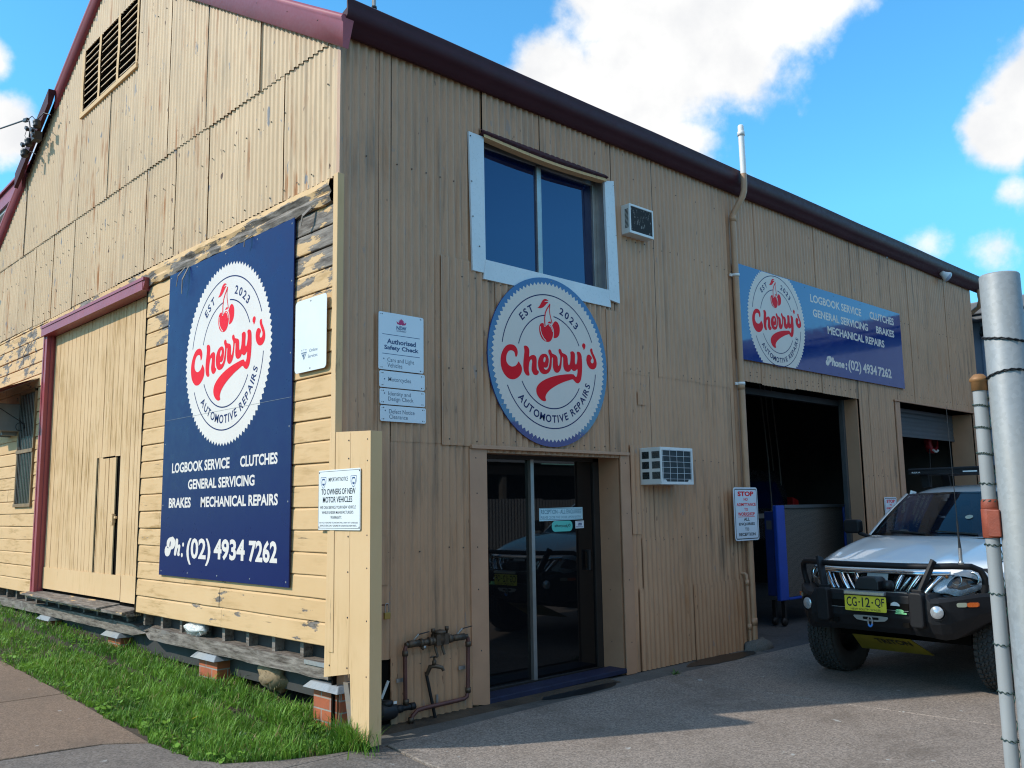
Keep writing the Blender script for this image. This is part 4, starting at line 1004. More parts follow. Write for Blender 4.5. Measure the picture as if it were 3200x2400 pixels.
# ------------------------------------------------------------------ signs
# tall navy sign on the street wall
sg = thing('tall_sign', 'tall navy sign with white badge and phone number on the sunny weatherboards', 'sign', (-.04, 1.85, 1.03))
b = MB(); b.prism([(-.622, 4.033), (-3.075, 4.026), (-3.090, 1.031), (-.615, 1.031)], SL, .030, .042); b.build('sign_panel', M['navy'], sg)
D = .0426
badge(sg, SL, D, -1.790, 3.052, .888)
b = MB()
W_ = .030
def line(nm, fn, parent, *items):
    b_ = MB()
    for it in items: text(b_, fn, D, *it)
    return b_.build(nm, M['signwhite'], parent)
line('service_line', SL, sg, ('LOGBOOK SERVICE', -2.866, -1.663, 2.008, 2.106, W_)); line('service_line', SL, sg, ('CLUTCHES', -1.466, -.824, 2.008, 2.104, W_))
line('service_line', SL, sg, ('GENERAL SERVICING', -2.494, -1.202, 1.842, 1.936, W_))
line('service_line', SL, sg, ('BRAKES', -2.912, -2.423, 1.673, 1.770, W_)); line('service_line', SL, sg, ('MECHANICAL REPAIRS', -2.213, -.807, 1.673, 1.768, W_))
phone_script(b, SL, D, -2.976, 1.217, 1.0); disc(b, SL, D + .0002, -2.558, 1.330, .020); disc(b, SL, D + .0002, -2.578, 1.232, .020); b.build('phone_script', M['signwhite'], sg)
line('phone_number', SL, sg, ('(02)', -2.483, -1.985, 1.150, 1.392, .026), ('4934', -1.920, -1.345, 1.209, 1.392, .034), ('7262', -1.275, -.802, 1.209, 1.390, .034))
b = MB(); b.poly([[(-3.085, 2.5345), (-3.085, 2.5365), (-.62, 2.5365), (-.62, 2.5345)]], SL, D + .0026); b.build('sign_seam', M['galv'], sg)
b = MB()
for y in (.66, 1.25, 1.85, 2.45, 3.04):
    for z in (1.07, 3.99): b.lathe([(0, .005), (.008, 0)], (-.042, y, z), (-1, 0, 0), 7)
for z in (1.7, 2.3, 2.9, 3.5):
    for y in (.65, 3.05): b.lathe([(0, .005), (.008, 0)], (-.042, y, z), (-1, 0, 0), 7)
b.build('sign_fixings', M['galv'], sg)

# round sign above the door
sg = thing('round_sign', 'large round blue rimmed cherry badge sign above the glass door', 'sign', (2.288, -.05, 2.17))
b = MB(); b.prism([(2.288 + .798 * math.cos(2 * math.pi * k / 96), 2.971 + .798 * math.sin(2 * math.pi * k / 96)) for k in range(96)], SR, .034, .048); b.build('sign_panel', M['navysky'], sg)
badge(sg, SR, .0486, 2.288, 2.971, .798)
b = MB()
for t in (88, 60, 20, 182, 178, -2, 2, 215, 250, 300, 330): b.lathe([(0, .005), (.008, 0)], (2.288 + .772 * math.cos(R(t)), -.048, 2.971 + .772 * math.sin(R(t))), (0, -1, 0), 7)
b.build('sign_fixings', M['galv'], sg)

# long banner over the workshop doors
sg = thing('banner_sign', 'long blue sign listing services above the open workshop doorway', 'sign', (7.85, -.05, 3.34))
b = MB(); b.prism([(5.533, 4.510), (5.533, 3.338), (10.138, 3.340), (10.140, 4.515)], SR, .030, .042); b.build('sign_panel', M['navysky'], sg)
badge(sg, SR, D, 6.448, 3.905, .735, clip=(-.765, .815))
b = MB()
line('service_line', SR, sg, ('LOGBOOK SERVICE', 7.331, 8.817, 4.290, 4.402, W_)); line('service_line', SR, sg, ('CLUTCHES', 9.085, 9.906, 4.296, 4.410, W_))
line('service_line', SR, sg, ('GENERAL SERVICING', 7.380, 9.005, 4.096, 4.206, W_)); line('service_line', SR, sg, ('BRAKES', 9.274, 9.890, 4.104, 4.214, W_))
line('service_line', SR, sg, ('MECHANICAL REPAIRS', 7.764, 9.517, 3.908, 4.020, W_))
phone_script(b, SR, D, 7.650, 3.468, .74, 1.03)
text(b, SR, D + .0006, 'one', 7.905, 8.185, 3.470, 3.545, .05, .15); disc(b, SR, D, 8.25, 3.53, .022); disc(b, SR, D, 8.24, 3.475, .022); b.build('phone_script', M['signwhite'], sg)
line('phone_number', SR, sg, ('(02)', 8.308, 8.700, 3.428, 3.610, .026), ('4934', 8.755, 9.200, 3.458, 3.602, .034), ('7262', 9.240, 9.690, 3.458, 3.602, .034))
b = MB()
for x in (5.6, 6.4, 7.2, 8.0, 8.8, 9.6, 10.08):
    for z in (3.38, 4.47): b.lathe([(0, .004), (.008, 0)], (x, -.042, z), (0, -1, 0), 7)
b.build('sign_fixings', M['screw'], sg)

# safety check sign: one large plate and three small ones below
M['platewhite'] = mat_plain('enamel_white', (.66, .72, .78), .22, var=.03, scale=2)
M['inkblue'] = mat_plain('sign_text_blue', (.02, .05, .16), .4, var=.02)
M['inkgrey'] = mat_plain('sign_text_grey', (.09, .12, .18), .4, var=.02)
M['magenta'] = mat_plain('emblem_magenta', (.50, .015, .13), .4, var=.02)
def plate(name, label, x0, x1, z0, z1, loc, cat='sign', group=None, d=.030):
    t = thing(name, label, cat, loc, group=group)
    b = MB(); b.prism(rrect(x0, x1, z0, z1, .016), SR, d - .004, d); b.build('sign_panel', M['platewhite'], t, bevel=.0012, seg=1)
    s_ = MB()
    for x in (x0 + .018, x0 + .034, x1 - .018, x1 - .034):
        for z in (z0 + .018, z1 - .018): s_.lathe([(0, .004), (.0055 if x in (x0 + .034, x1 - .034) else .003, 0)], (x, -d, z), (0, -1, 0), 7)
    s_.build('sign_fixings', M['screw'], t)
    return t
sg = plate('safety_sign', 'white government safety check sign with pink flower emblem beside the corner', .345, .795, 2.722, 3.187, (.57, -.03, 2.72))
Dp = .0306
lo = MB(); cx, cz = .568, 3.100
for k in range(9):
    a = R(90 + (k - 4) * 19); L = .052 - .0022 * abs(k - 4); px = Vector((math.cos(a), math.sin(a))); pt = Vector((-px.y, px.x)); o_ = Vector((cx, cz)) + Vector(((k - 4) * .0022, 0))
    q = [o_ + px * .008, o_ + px * L * .55 + pt * .0085, o_ + px * L, o_ + px * L * .55 - pt * .0085]
    lo.poly([[(p.x, p.y) for p in q]], SR, Dp + .0002 * k)
for k in (-1, 1): lo.poly([[(cx + k * .004, cz + .002), (cx + k * .050, cz + .026), (cx + k * .042, cz + .004), (cx + k * .01, cz - .003)]], SR, Dp + .0002)
lo.build('sign_emblem', M['magenta'], sg)
b = MB(); text(b, SR, Dp, 'NSW', .519, .618, 3.056, 3.089, .03); text(b, SR, Dp, 'GOVERNMENT', .519, .618, 3.042, 3.052, .01)
for z in (3.008, 2.8515): b.poly([[(.381, z - .0022), (.755, z - .0022), (.755, z + .0022), (.381, z + .0022)]], SR, Dp)
text(b, SR, Dp, 'Authorised', .426, .714, 2.934, 2.975, .030); text(b, SR, Dp, 'Safety Check', .400, .742, 2.876, 2.922, .030)
b.build('sign_heading', M['inkblue'], sg)
b = MB(); text(b, SR, Dp, 'Cars and Light', .430, .696, 2.778, 2.822, .004); text(b, SR, Dp, 'Vehicles', .430, .577, 2.744, 2.780, .004); disc(b, SR, Dp, .396, 2.810, .006); b.build('sign_lettering', M['inkgrey'], sg)
GP = 'small white inspection plates under the safety sign'
for lab, x0, x1, z0, z1, lines in (('narrow white plate with one line of text directly under the safety sign', .354, .807, 2.581, 2.713, [('Motorcycles', .440, .664, 2.622, 2.666)]),
                                   ('narrow white plate with two text lines sandwiched between two other narrow plates', .358, .810, 2.446, 2.573, [('Identity and', .440, .663, 2.510, 2.550), ('Design Check', .440, .689, 2.466, 2.510)]),
                                   ('lowest narrow white plate at the bottom of the safety sign stack', .363, .818, 2.312, 2.438, [('Defect Notice', .448, .700, 2.376, 2.410), ('Clearance', .449, .632, 2.334, 2.368)])):
    sg = plate('inspection_plate', lab, x0, x1, z0, z1, ((x0 + x1) / 2, -.03, z0), group=GP)
    b = MB()
    for t_, a0, a1, c0, c1 in lines: text(b, SR, Dp, t_, a0, a1, c0, c1, .004)
    disc(b, SR, Dp, lines[0][1] - .036, (lines[0][3] + lines[0][4]) / 2 + .004, .006); b.build('sign_lettering', M['inkgrey'], sg)

# notice on the corner screen
sg = thing('warranty_notice', 'white notice to owners of new motor vehicles fixed to the corner screen', 'sign', (-.05, -.09, 1.48))
b = MB(); b.prism(rrect(-.192, .367, 1.480, 1.925, .012), SL, .040, .045); b.build('sign_panel', M['white'], sg, bevel=.001, seg=1)
Dn = .0456; b = MB()
for z in (1.494, 1.914): b.poly([[(-.185, z - .0014), (.360, z - .0014), (.360, z + .0014), (-.185, z + .0014)]], SL, Dn)
for x in (-.187, .362): b.poly([[(x - .001, 1.49), (x + .001, 1.49), (x + .001, 1.916), (x - .001, 1.916)]], SL, Dn)
text(b, SL, Dn, 'IMPORTANT NOTICE', -.052, .205, 1.838, 1.868, .006)
text(b, SL, Dn, 'TO OWNERS OF NEW', -.150, .305, 1.741, 1.785, .018); text(b, SL, Dn, 'MOTOR VEHICLES', -.128, .265, 1.682, 1.726, .018)
text(b, SL, Dn, 'WE CAN SERVICE YOUR NEW VEHICLE', -.165, .310, 1.636, 1.658, .006); text(b, SL, Dn, "WHILE UNDER MANUFACTURER'S", -.140, .280, 1.599, 1.621, .006); text(b, SL, Dn, 'WARRANTY.', -.02, .13, 1.562, 1.584, .006)
text(b, SL, Dn, 'OUR FULLY QUALIFIED TECHNICIANS WILL CARRY OUT SCHEDULED', -.178, .338, 1.527, 1.540, .0); text(b, SL, Dn, 'SERVICES USING ONLY GENUINE OR GUARANTEED NEW PARTS.', -.165, .322, 1.506, 1.519, .0)
b.build('sign_lettering', M['blacktxt'], sg)
b = MB()
for x0 in (-.160, .243):
    w, h = .075, .082; z1 = 1.873
    sh_ = [(x0, z1), (x0 + w, z1), (x0 + w, z1 - h * .5), (x0 + w * .6, z1 - h), (x0 + w * .35, z1 - h), (x0, z1 - h * .55)]
    cxy = (x0 + w / 2, z1 - h * .45); inn = [(cxy[0] + (p - cxy[0]) * .90, cxy[1] + (q - cxy[1]) * .90) for p, q in sh_]
    b.poly([sh_, inn[::-1]], SL, Dn); ring(b, SL, Dn + .0002, cxy[0], cxy[1], .020, .025, n=24); b.poly([[(cxy[0] - .022, cxy[1] + .016), (cxy[0] + .022, cxy[1] + .016), (cxy[0] + .014, cxy[1] + .026), (cxy[0] - .014, cxy[1] + .026)]], SL, Dn + .0004)
    b.poly([[(cxy[0] - .012, cxy[1] - .018), (cxy[0], cxy[1] - .028), (cxy[0] + .012, cxy[1] - .018), (cxy[0], cxy[1] - .008)]], SL, Dn + .0004)
b.build('sign_emblem', M['inkblue'], sg)
b = MB()
for x in (-.178, .353):
    for z in (1.502, 1.906): b.lathe([(0, .005), (.006, 0)], (-.045, -x, z), (-1, 0, 0), 7)
b.build('sign_fixings', M['screw'], sg)

# nearly blank white sign on the weatherboards
sg = thing('blank_sign', 'almost blank white rounded sign with small grey logo between the tall sign and corner board', 'sign', (-.05, .33, 2.71))
b = MB(); b.prism(rrect(-.566, -.100, 2.712, 3.300, .035), SL, .046, .050); b.build('sign_panel', M['white'], sg, bevel=.001, seg=1)
b = MB(); Db = .0506; text(b, SL, Db, 'Online', -.345, -.225, 2.862, 2.888, .002); text(b, SL, Db, 'Services', -.365, -.225, 2.818, 2.844, .002); text(b, SL, Db, 'R T A', -.465, -.385, 2.884, 2.896, 0)
b.poly([[(-.468, 2.872), (-.382, 2.872), (-.425, 2.808)], [(-.455, 2.864), (-.425, 2.822), (-.396, 2.864)]], SL, Db); b.poly([[(-.45, 2.852), (-.41, 2.862), (-.43, 2.83)]], SL, Db + .0003)
b.build('sign_lettering', M['inkgrey'], sg)
b = MB()
for z in (2.735, 3.275): b.lathe([(0, .005), (.008, 0)], (-.05, .333, z), (-1, 0, 0), 7)
b.build('sign_fixings', M['screw'], sg)

# stop sign on the downpipe and its twin on the pillar
def stop_sign(label, x0, d, z0, k=1.0):
    t = thing('stop_sign', label, 'sign', (x0 + .25 * k, -d, z0), group='no admittance signs by the doorways')
    P = lambda p, q, dd: (x0 + p * k, -(d + dd), z0 + q * k)
    b = MB(); b.prism(rrect(0, .50, 0, .60, .035), P, -.004, 0); b.build('sign_panel', M['platewhite'], t, bevel=.001, seg=1)
    b = MB(); frame_line(b, P, .0006, .016, .484, .016, .584, .028, .010)
    text(b, P, .0006, 'ALL', .19, .31, .222, .258, .03); text(b, P, .0006, 'ENQUIRIES', .085, .415, .166, .202, .03); text(b, P, .0006, 'TO', .205, .29, .110, .146, .03); text(b, P, .0006, 'RECEPTION', .080, .42, .052, .088, .03)
    b.build('sign_lettering', M['blacktxt'], t)
    b = MB(); text(b, P, .0006, 'STOP', .085, .415, .500, .555, .045); text(b, P, .0006, 'NO', .205, .29, .448, .482, .03); text(b, P, .0006, 'ADMITTANCE', .055, .455, .388, .424, .03); text(b, P, .0006, 'TO', .21, .285, .334, .368, .03); text(b, P, .0006, 'WORKSHOP', .075, .425, .278, .318, .03)
    b.poly([[(.075, .264), (.425, .266), (.425, .271), (.075, .269)]], P, .0006); b.build('sign_warning', M['red'], t)
    return t
stop_sign('white stop no admittance sign fixed to the downpipe', 5.135, .118, 1.213)
stop_sign('white no admittance sign on the pillar behind the ute windscreen', 9.17, .030, 1.20, .82)

# stickers on the door glass
M['teal'] = mat_plain('sticker_teal', (.10, .52, .46), .35, var=.02); M['tealink'] = mat_plain('sticker_ink', (.01, .16, .25), .4, var=.02); M['stick'] = mat_plain('sticker_pale', (.50, .72, .80), .35, var=.02)
def SD(p, q, d): return (p, GY - .0105 - d, q)
sg = thing('reception_sticker', 'pale blue reception all enquiries sticker on the door glass', 'sticker', (2.74, GY - .01, 1.49))
b = MB(); b.prism([(2.432, 1.492), (3.046, 1.500), (3.046, 1.620), (2.432, 1.614)], SD, 0, .001); b.build('sticker_face', M['stick'], sg)
b = MB(); frame_line(b, SD, .0015, 2.440, 3.038, 1.503, 1.612, .004, .004); text(b, SD, .0015, 'RECEPTION - ALL ENQUIRIES', 2.455, 3.022, 1.551, 1.600, .008); text(b, SD, .0015, 'PLEASE CLOSE THE DOOR UPON ENTRY', 2.455, 3.022, 1.515, 1.538, .002); b.build('sticker_lettering', M['tealink'], sg)
sg = thing('payment_sticker', 'teal rounded payment sticker below the reception sticker', 'sticker', (2.745, GY - .01, 1.39))
b = MB(); b.prism(rrect(2.600, 2.893, 1.388, 1.490, .045), SD, 0, .001); b.build('sticker_face', M['teal'], sg)
b = MB(); text(b, SD, .0015, 'afterpay', 2.640, 2.805, 1.424, 1.458, .012)
for k in (0, 1):
    c = (2.832 + .014 * (1 - 2 * k), 1.442); s2 = 1 - 2 * k
    stroke(b, SD, .0016 + .0003 * k, [(c[0] - .018 * s2, c[1] - .004 * s2), (c[0], c[1] + .016 * s2), (c[0] + .017 * s2, c[1] + .006 * s2), (c[0] + .004 * s2, c[1] - .012 * s2)], .008)
b.build('sticker_lettering', M['blacktxt'], sg)
sg = thing('notice_sticker', 'tiny white notice sticker beside the teal sticker on the door glass', 'sticker', (3.0, GY - .01, 1.41))
b = MB(); b.prism([(2.936, 1.411), (3.060, 1.414), (3.060, 1.487), (2.936, 1.484)], SD, 0, .001); b.build('sticker_face', M['platewhite'], sg)
b = MB(); text(b, SD, .0015, 'WARNING', 2.955, 3.04, 1.472, 1.480, 0)
for z, a0, a1, h in ((1.455, 2.98, 3.03, .010), (1.440, 2.972, 3.03, .010), (1.429, 2.945, 3.05, .003), (1.422, 2.945, 3.05, .003)): b.poly([[(a0, z), (a1, z), (a1, z + h), (a0, z + h)]], SD, .0015)
b.build('sticker_lettering', M['inkblue'], sg)

# ------------------------------------------------------------------ wall air conditioners
M['acwhite'] = mat_plain('ac_casing', (.60, .585, .55), .5, var=.06, scale=4)
M['acface'] = mat_plain('ac_face', (.68, .70, .70), .4, var=.04)
M['coil'] = mat_plain('condenser_coil', (.030, .040, .045), .5, .3, var=.3, scale=30)
# lower unit beside the door: x 3.50-4.09, z 1.86-2.21, stands out .27
ac = thing('air_conditioner', 'cream boxy air conditioner with wire grid between the glass door and downpipe', 'air conditioner', (3.80, 0, 1.86))
X0, X1, Y0, Y1, Z0, Z1 = 3.625, 4.175, -.265, .01, 1.833, 2.210
c = MB(); c.box(X0, X1, Y0 + .012, Y1, Z0, Z1); c.build('casing', M['acwhite'], ac, bevel=.006)
f = MB(); fy0, fy1 = Y0, Y0 + .011
f.box(X0, X0 + .022, fy0, fy1, Z0, Z1); f.box(X1 - .025, X1, fy0, fy1, Z0, Z1); f.box(X0 + .022, X1 - .025, fy0, fy1, Z1 - .028, Z1)
f.prism([(X0 + .022, Z0), (X1 - .025, Z0), (X1 - .025, Z0 + .050), (X1 - .075, Z0 + .050), (X1 - .095, Z0 + .028), (X0 + .095, Z0 + .028), (X0 + .075, Z0 + .050), (X0 + .022, Z0 + .050)], lambda p, q, d: (p, d, q), fy0, fy1)
f.build('front_frame', M['acface'], ac, bevel=.002)
k = MB(); k.box(X0 + .022, X1 - .025, Y0 + .0085, Y0 + .0118, Z0 + .02, Z1 - .02); k.build('coil', M['coil'], ac)
w = MB()
for i in range(6):
    z = Z0 + .055 + i * .058; w.tube([(X0 + .015, Y0 - .004, z), (X1 - .018, Y0 - .004, z)], .0022, 5)
for i in range(5):
    x = X0 + .032 + i * .118; w.tube([(x, Y0 - .002, Z0 + .03), (x, Y0 - .002, Z1 - .02)], .0022, 5)
w.build('wire_grid', M['whitemetal'], ac)
l = MB()
for yy, wd in ((-.20, .10), (-.07, .09)):
    for zz in (1.925, 2.030, 2.133):
        for i in range(14): l.box(X0 - .0015, X0 + .001, yy + wd * (i / 14 - .5), yy + wd * (i / 14 - .5) + .0048, zz - .036, zz + .036)
l.build('louvre_slot', M['dark'], ac)
# upper unit next to the window
ac = thing('air_conditioner', 'small white air conditioner with dusty dark grille up beside the upstairs window', 'air conditioner', (3.6, 0, 4.46))
X0, X1, Y0, Y1, Z0, Z1 = 3.440, 3.840, -.125, .01, 4.440, 4.755
c = MB(); c.box(X0, X1, Y0 + .012, Y1, Z0, Z1); c.build('casing', M['acwhite'], ac, bevel=.005)
f = MB(); fy0, fy1 = Y0, Y0 + .011
f.box(X0, X0 + .02, fy0, fy1, Z0, Z1); f.box(X1 - .02, X1, fy0, fy1, Z0, Z1); f.box(X0 + .02, X1 - .02, fy0, fy1, Z1 - .022, Z1); f.box(X0 + .02, X1 - .02, fy0, fy1, Z0, Z0 + .026)
f.build('front_frame', M['acface'], ac, bevel=.002)
tt = NT('dusty_coil'); M['dusty'] = tt.done(tt.mix(tt.ramp(tt.noise(38, 4, .6, (1, 1, .6)), .60, .66), (.030, .028, .028, 1), (.35, .34, .32, 1)), .7)
k = MB()
for i in range(37): z = Z0 + .026 + i * .0072; k.box(X0 + .02, X1 - .02, Y0 + .004, Y0 + .012, z, z + .0045)
k.box(X0 + .02, X1 - .02, Y0 + .0105, Y0 + .0119, Z0 + .02, Z1 - .02); k.build('coil', M['dusty'], ac)
l = MB()
for i in range(16): l.box(X0 - .0015, X0 + .001, -.105, -.06, Z0 + .06 + i * .013, Z0 + .067 + i * .013)
l.build('louvre_slot', M['dark'], ac)
# unit on the street wall beside the barred window
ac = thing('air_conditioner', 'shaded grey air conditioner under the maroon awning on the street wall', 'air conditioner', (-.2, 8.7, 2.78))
c = MB(); c.box(-.30, .0, 8.02, 8.70, 2.79, 3.17); c.build('casing', mat_plain('shadow_grey_casing', (.24, .225, .195), .6, var=.15), ac, bevel=.006)  # casing colour darkened to stand for the awning's shadow
k = MB()
for i in range(3):
    for j in range(4): k.box(-.302, -.299, 8.05 + j * .165, 8.05 + j * .165 + .145, 2.86 + i * .098, 2.86 + i * .098 + .082)
k.build('louvre_slot', M['dark'], ac)
k = MB(); k.box(-.22, -.02, 8.15, 8.20, 2.74, 2.79); k.box(-.22, -.02, 8.5, 8.55, 2.74, 2.79); k.build('support_bracket', M['galv'], ac)

# ------------------------------------------------------------------ vent pipe on the side wall, thin waste pipe, mortar lump
vp = thing('vent_pipe', 'tall plastic vent pipe running up the wall beside the workshop doorway with white top', 'pipe', (5.50, -.07, 0))
p = MB(); p.tube([(5.50, -.070, .08), (5.497, -.070, 2.5), (5.487, -.070, 5.02)], .038, 14)
p.tube([(5.487, -.070, 5.0), (5.488, -.072, 5.07), (5.500, -.095, 5.13), (5.545, -.185, 5.30), (5.552, -.205, 5.37), (5.553, -.210, 5.46), (5.553, -.210, 5.58)], .038, 14)
for z in (.30, 3.0, 5.04): p.lathe([(.038, -.04), (.043, -.04), (.043, .04), (.038, .04)], (5.49 if z > 2 else 5.499, -.07, z), seg=14)
p.build('lower_pipe', M['pvc'], vp)
p = MB(); p.tube([(5.553, -.210, 5.55), (5.548, -.208, 6.16)], .036, 14); p.lathe([(.036, 0), (.044, 0), (.044, .05), (.036, .055), (.036, .12), (.03, .135), (0, .135)], (5.548, -.208, 6.06), seg=14)
p.build('white_top', M['pvcwhite'], vp)
p = MB()
for z in (3.03, 4.34): p.lathe([(.040, -.016), (.046, -.016), (.046, .016), (.040, .016)], (5.492, -.07, z), seg=14); p.box(5.42, 5.46, -.045, -.03, z - .016, z + .016)
p.build('pipe_clip', M['pvcwhite'], vp)
wp = thing('waste_pipe', 'thin waste pipe with elbow low on the wall next to the tall vent pipe', 'pipe', (5.42, -.05, 0))
p = MB(); p.tube([(5.405, .0, .84), (5.405, -.045, .84), (5.41, -.062, .82), (5.412, -.064, .76), (5.425, -.064, .05)], .019, 10); p.build('pipe_run', M['pvc'], wp)
p = MB(); p.lathe([(.019, -.03), (.026, -.03), (.026, .03), (.019, .03)], (5.411, -.064, .74), seg=10); p.lathe([(.019, -.03), (.026, -.03), (.026, .03), (.019, .03)], (5.42, -.064, .25), seg=10); p.build('pipe_joint', M['pvc'], wp)
m = MB(); rows = []
for i in range(9):
    row = []; ph = math.pi / 2 * i / 8
    for j in range(25):
        t = 2 * math.pi * j / 24; k_ = 1 + .16 * noise.noise(Vector((math.cos(t) * 2.2, math.sin(t) * 2.2, ph * 2)))
        row.append((5.54 + .24 * math.cos(t) * math.cos(ph) ** .7 * k_, -.09 + .13 * math.sin(t) * math.cos(ph) ** .7 * k_, -.01 + .115 * math.sin(ph) * k_))
    rows.append(row)
m.grid(rows, True); tag(m.build('mortar_mound', M['strip']), 'rough mortar mound at the foot of the vent pipe', 'mortar')

# ------------------------------------------------------------------ backflow valve and tap by the corner
bv = thing('backflow_valve', 'bronze backflow valve with two lever handles on copper pipe loop beside the door', 'valve', (.9, -.07, 0))
PY = -.075
p = MB()
p.tube([(.580, PY, .585), (.572, PY, .56), (.570, PY, .545), (.575, PY, .16), (.585, PY, .13), (.62, PY, .125)], .0165, 10)
p.tube([(1.19, PY, .590), (1.207, PY, .575), (1.210, PY, .55), (1.203, PY, .155), (1.190, PY, .118), (1.160, PY, .106), (.76, PY, .098), (.69, PY, .092), (.645, PY, .060), (.628, PY, .02), (.627, PY, -.02)], .0165, 10)
p.build('copper_pipe', M['copper'], bv)
p = MB()
p.tube([(.575, PY, .592), (1.20, PY, .594)], .019, 10)
for a, b, r_ in ((.60, .70, .027), (.715, .735, .033), (.74, .80, .024), (.80, .83, .034), (.83, .99, .030), (.995, 1.03, .034), (1.05, 1.17, .027)): p.lathe([(0, 0), (r_, 0), (r_, b - a), (0, b - a)], (a, PY, .593), (1, 0, 0), 12)
p.lathe([(0, -.05), (.040, -.05), (.046, .0), (.043, .035), (.050, .038), (.050, .052), (.036, .060), (0, .066)], (.915, PY, .610), seg=16)
p.obox(Vector((.915, PY, .60)), Vector((1, 0, 0)), Vector((0, 1, 0)), Vector((0, 0, 1)), .062, .038, .042)
for x, h in ((.845, .070), (.985, .075)): p.lathe([(.010, 0), (.010, h * .6), (.016, h * .6), (.016, h), (0, h)], (x, PY, .618), seg=8)
for x in (.865, .935): p.tube([(x, PY, .565), (x, PY - .01, .52), (x + .01, PY - .02, .48)], .010, 8)
for x, z in ((.572, .53), (1.21, .53), (1.205, .17), (.580, .17), (.627, .03)): p.lathe([(0.0165, -.02), (.023, -.02), (.023, .02), (.0165, .02)], (x, PY, z), seg=10)
p.tube([(.735, PY, .578), (.735, PY, .555), (.742, PY - .015, .545)], .013, 8)
p.build('valve_body', M['brass'], bv)
p = MB()
for x in (.655, 1.10):
    p.tube([(x, PY, .62), (x + .01, PY - .012, .640), (x + .035, PY - .018, .662)], .008, 8)
p.build('lever_stem', M['alu'], bv)
for x in (.655, 1.10):
    p = MB(); p.bar((x + .030, PY - .018, .660), (x + .135, PY - .02, .672), .018, .006); p.build('lever_handle', M['black'], bv, bevel=.002)
p = MB(); p.lathe([(0, 0), (.012, .002), (.012, .02), (0, .02)], (.735, PY - .022, .560), (0, -1, 0), 10)
for x, z in ((.515, .33), (1.135, .345)): p.box(x, x + .07, -.045, -.038, z - .014, z + .014)
p.box(.905, .925, -.04, -.03, .10, .17); p.build('pipe_bracket', M['alu'], bv)
tp = thing('garden_tap', 'brass garden tap on a leaning standpipe below the backflow valve', 'tap', (.86, -.07, 0))
p = MB(); p.tube([(.880, PY + .012, -.02), (.790, PY + .020, .36)], .013, 10); p.build('standpipe', M['iron'], tp)
p = MB(); p.tube([(.79, PY + .01, .34), (.80, PY - .02, .405), (.83, PY - .05, .41), (.875, PY - .075, .395), (.885, PY - .08, .37)], [.014, .018, .018, .015, .012], 10)
p.tube([(.822, PY - .045, .40), (.820, PY - .045, .475)], .010, 8); p.lathe([(.014, 0), (.017, .0), (.017, .03), (.010, .035)], (.821, PY - .045, .420), seg=10); p.build('tap_body', M['brass'], tp)
p = MB(); p.tube([(.785, PY - .045, .480), (.857, PY - .045, .482)], .0055, 8); p.tube([(.821, PY - .075, .481), (.821, PY - .015, .481)], .0055, 8)
for q in ((.785, PY - .045, .480), (.857, PY - .045, .482), (.821, PY - .077, .481)): p.lathe([(0, -.009), (.009, 0), (0, .009)], q, seg=8)
p.build('tap_handle', M['brass'], tp)
wm = thing('water_meter', 'dark water meter half hidden behind the corner screen', 'meter', (.45, -.07, .05))
p = MB(); p.tube([(.18, PY, .128), (.66, PY, .130)], .022, 10); p.lathe([(0, -.075), (.052, -.075), (.062, -.05), (.062, .05), (.052, .075), (0, .075)], (.40, PY, .128), (1, 0, 0), 16)
p.lathe([(.03, 0), (.048, .0), (.048, .035), (0, .04)], (.40, PY, .17), seg=14); p.lathe([(.022, 0), (.03, 0), (.03, .05), (.022, .05)], (.49, PY, .129), (1, 0, 0), 10); p.lathe([(.022, 0), (.028, 0), (.028, .04), (0, .04)], (.62, PY, .13), (1, 0, 0), 10)
p.build('meter_body', M['iron'], wm)
p = MB(); p.prism([(.425, .185), (.455, .185), (.455, .205), (.425, .205)], lambda a, q, d: (a, d, q), PY - .055, PY - .053); p.build('meter_tag', M['white'], wm)
ps = thing('timber_offcut', 'pale stick leaning in the dark hole behind the water meter', 'stick', (.46, .04, .1))
p = MB(); p.bar((.395, .03, .14), (.478, .012, .33), .022, .008, (0, -1, 0)); p.build('stick', M['white'], ps)
pl = thing('padlock', 'brass padlock hanging on a rusty hasp beside the corner screen', 'padlock', (.41, -.05, .80))
p = MB(); p.box(.383, .437, -.075, -.052, .80, .850); p.build('lock_body', mat_plain('padlock_brass', (.42, .30, .09), .35, .8, var=.1), pl, bevel=.004)
p = MB(); p.tube([(.393, -.063, .848), (.393, -.063, .895)] + [(.41 - .017 * math.cos(t), -.063, .895 + .022 * math.sin(t)) for t in np.linspace(.2, math.pi - .2, 8)] + [(.427, -.063, .895), (.427, -.063, .848)], .004, 7); p.build('shackle', M['alu'], pl)
p = MB(); p.bar((.30, -.045, .905), (.42, -.063, .908), .010, .010); p.build('hasp', mat_plain('rusty_iron', (.14, .045, .02), .8, var=.3, scale=20), pl)

# ------------------------------------------------------------------ floodlight under the gutter
fl_ = thing('floodlight', 'small white floodlight under the far end of the gutter', 'lamp', (11.84, -.12, 5.33))
p = MB(); p.lathe([(0, 0), (.045, .0), (.05, .06), (.085, .13), (.088, .16)], (11.83, -.08, 5.46), (.15, -.72, -.68), 16); p.build('lamp_housing', M['acface'], fl_)
p = MB(); p.lathe([(.082, 0), (.06, .02), (0, .03)], (11.852, -.195, 5.351), (.15, -.72, -.68), 16); p.build('lens', mat_plain('lamp_lens', (.35, .45, .62), .1, var=.02), fl_)
p = MB(); p.tube([(11.83, -.02, 5.45), (11.83, -.07, 5.48)], .014, 8); p.build('bracket', M['alu'], fl_)

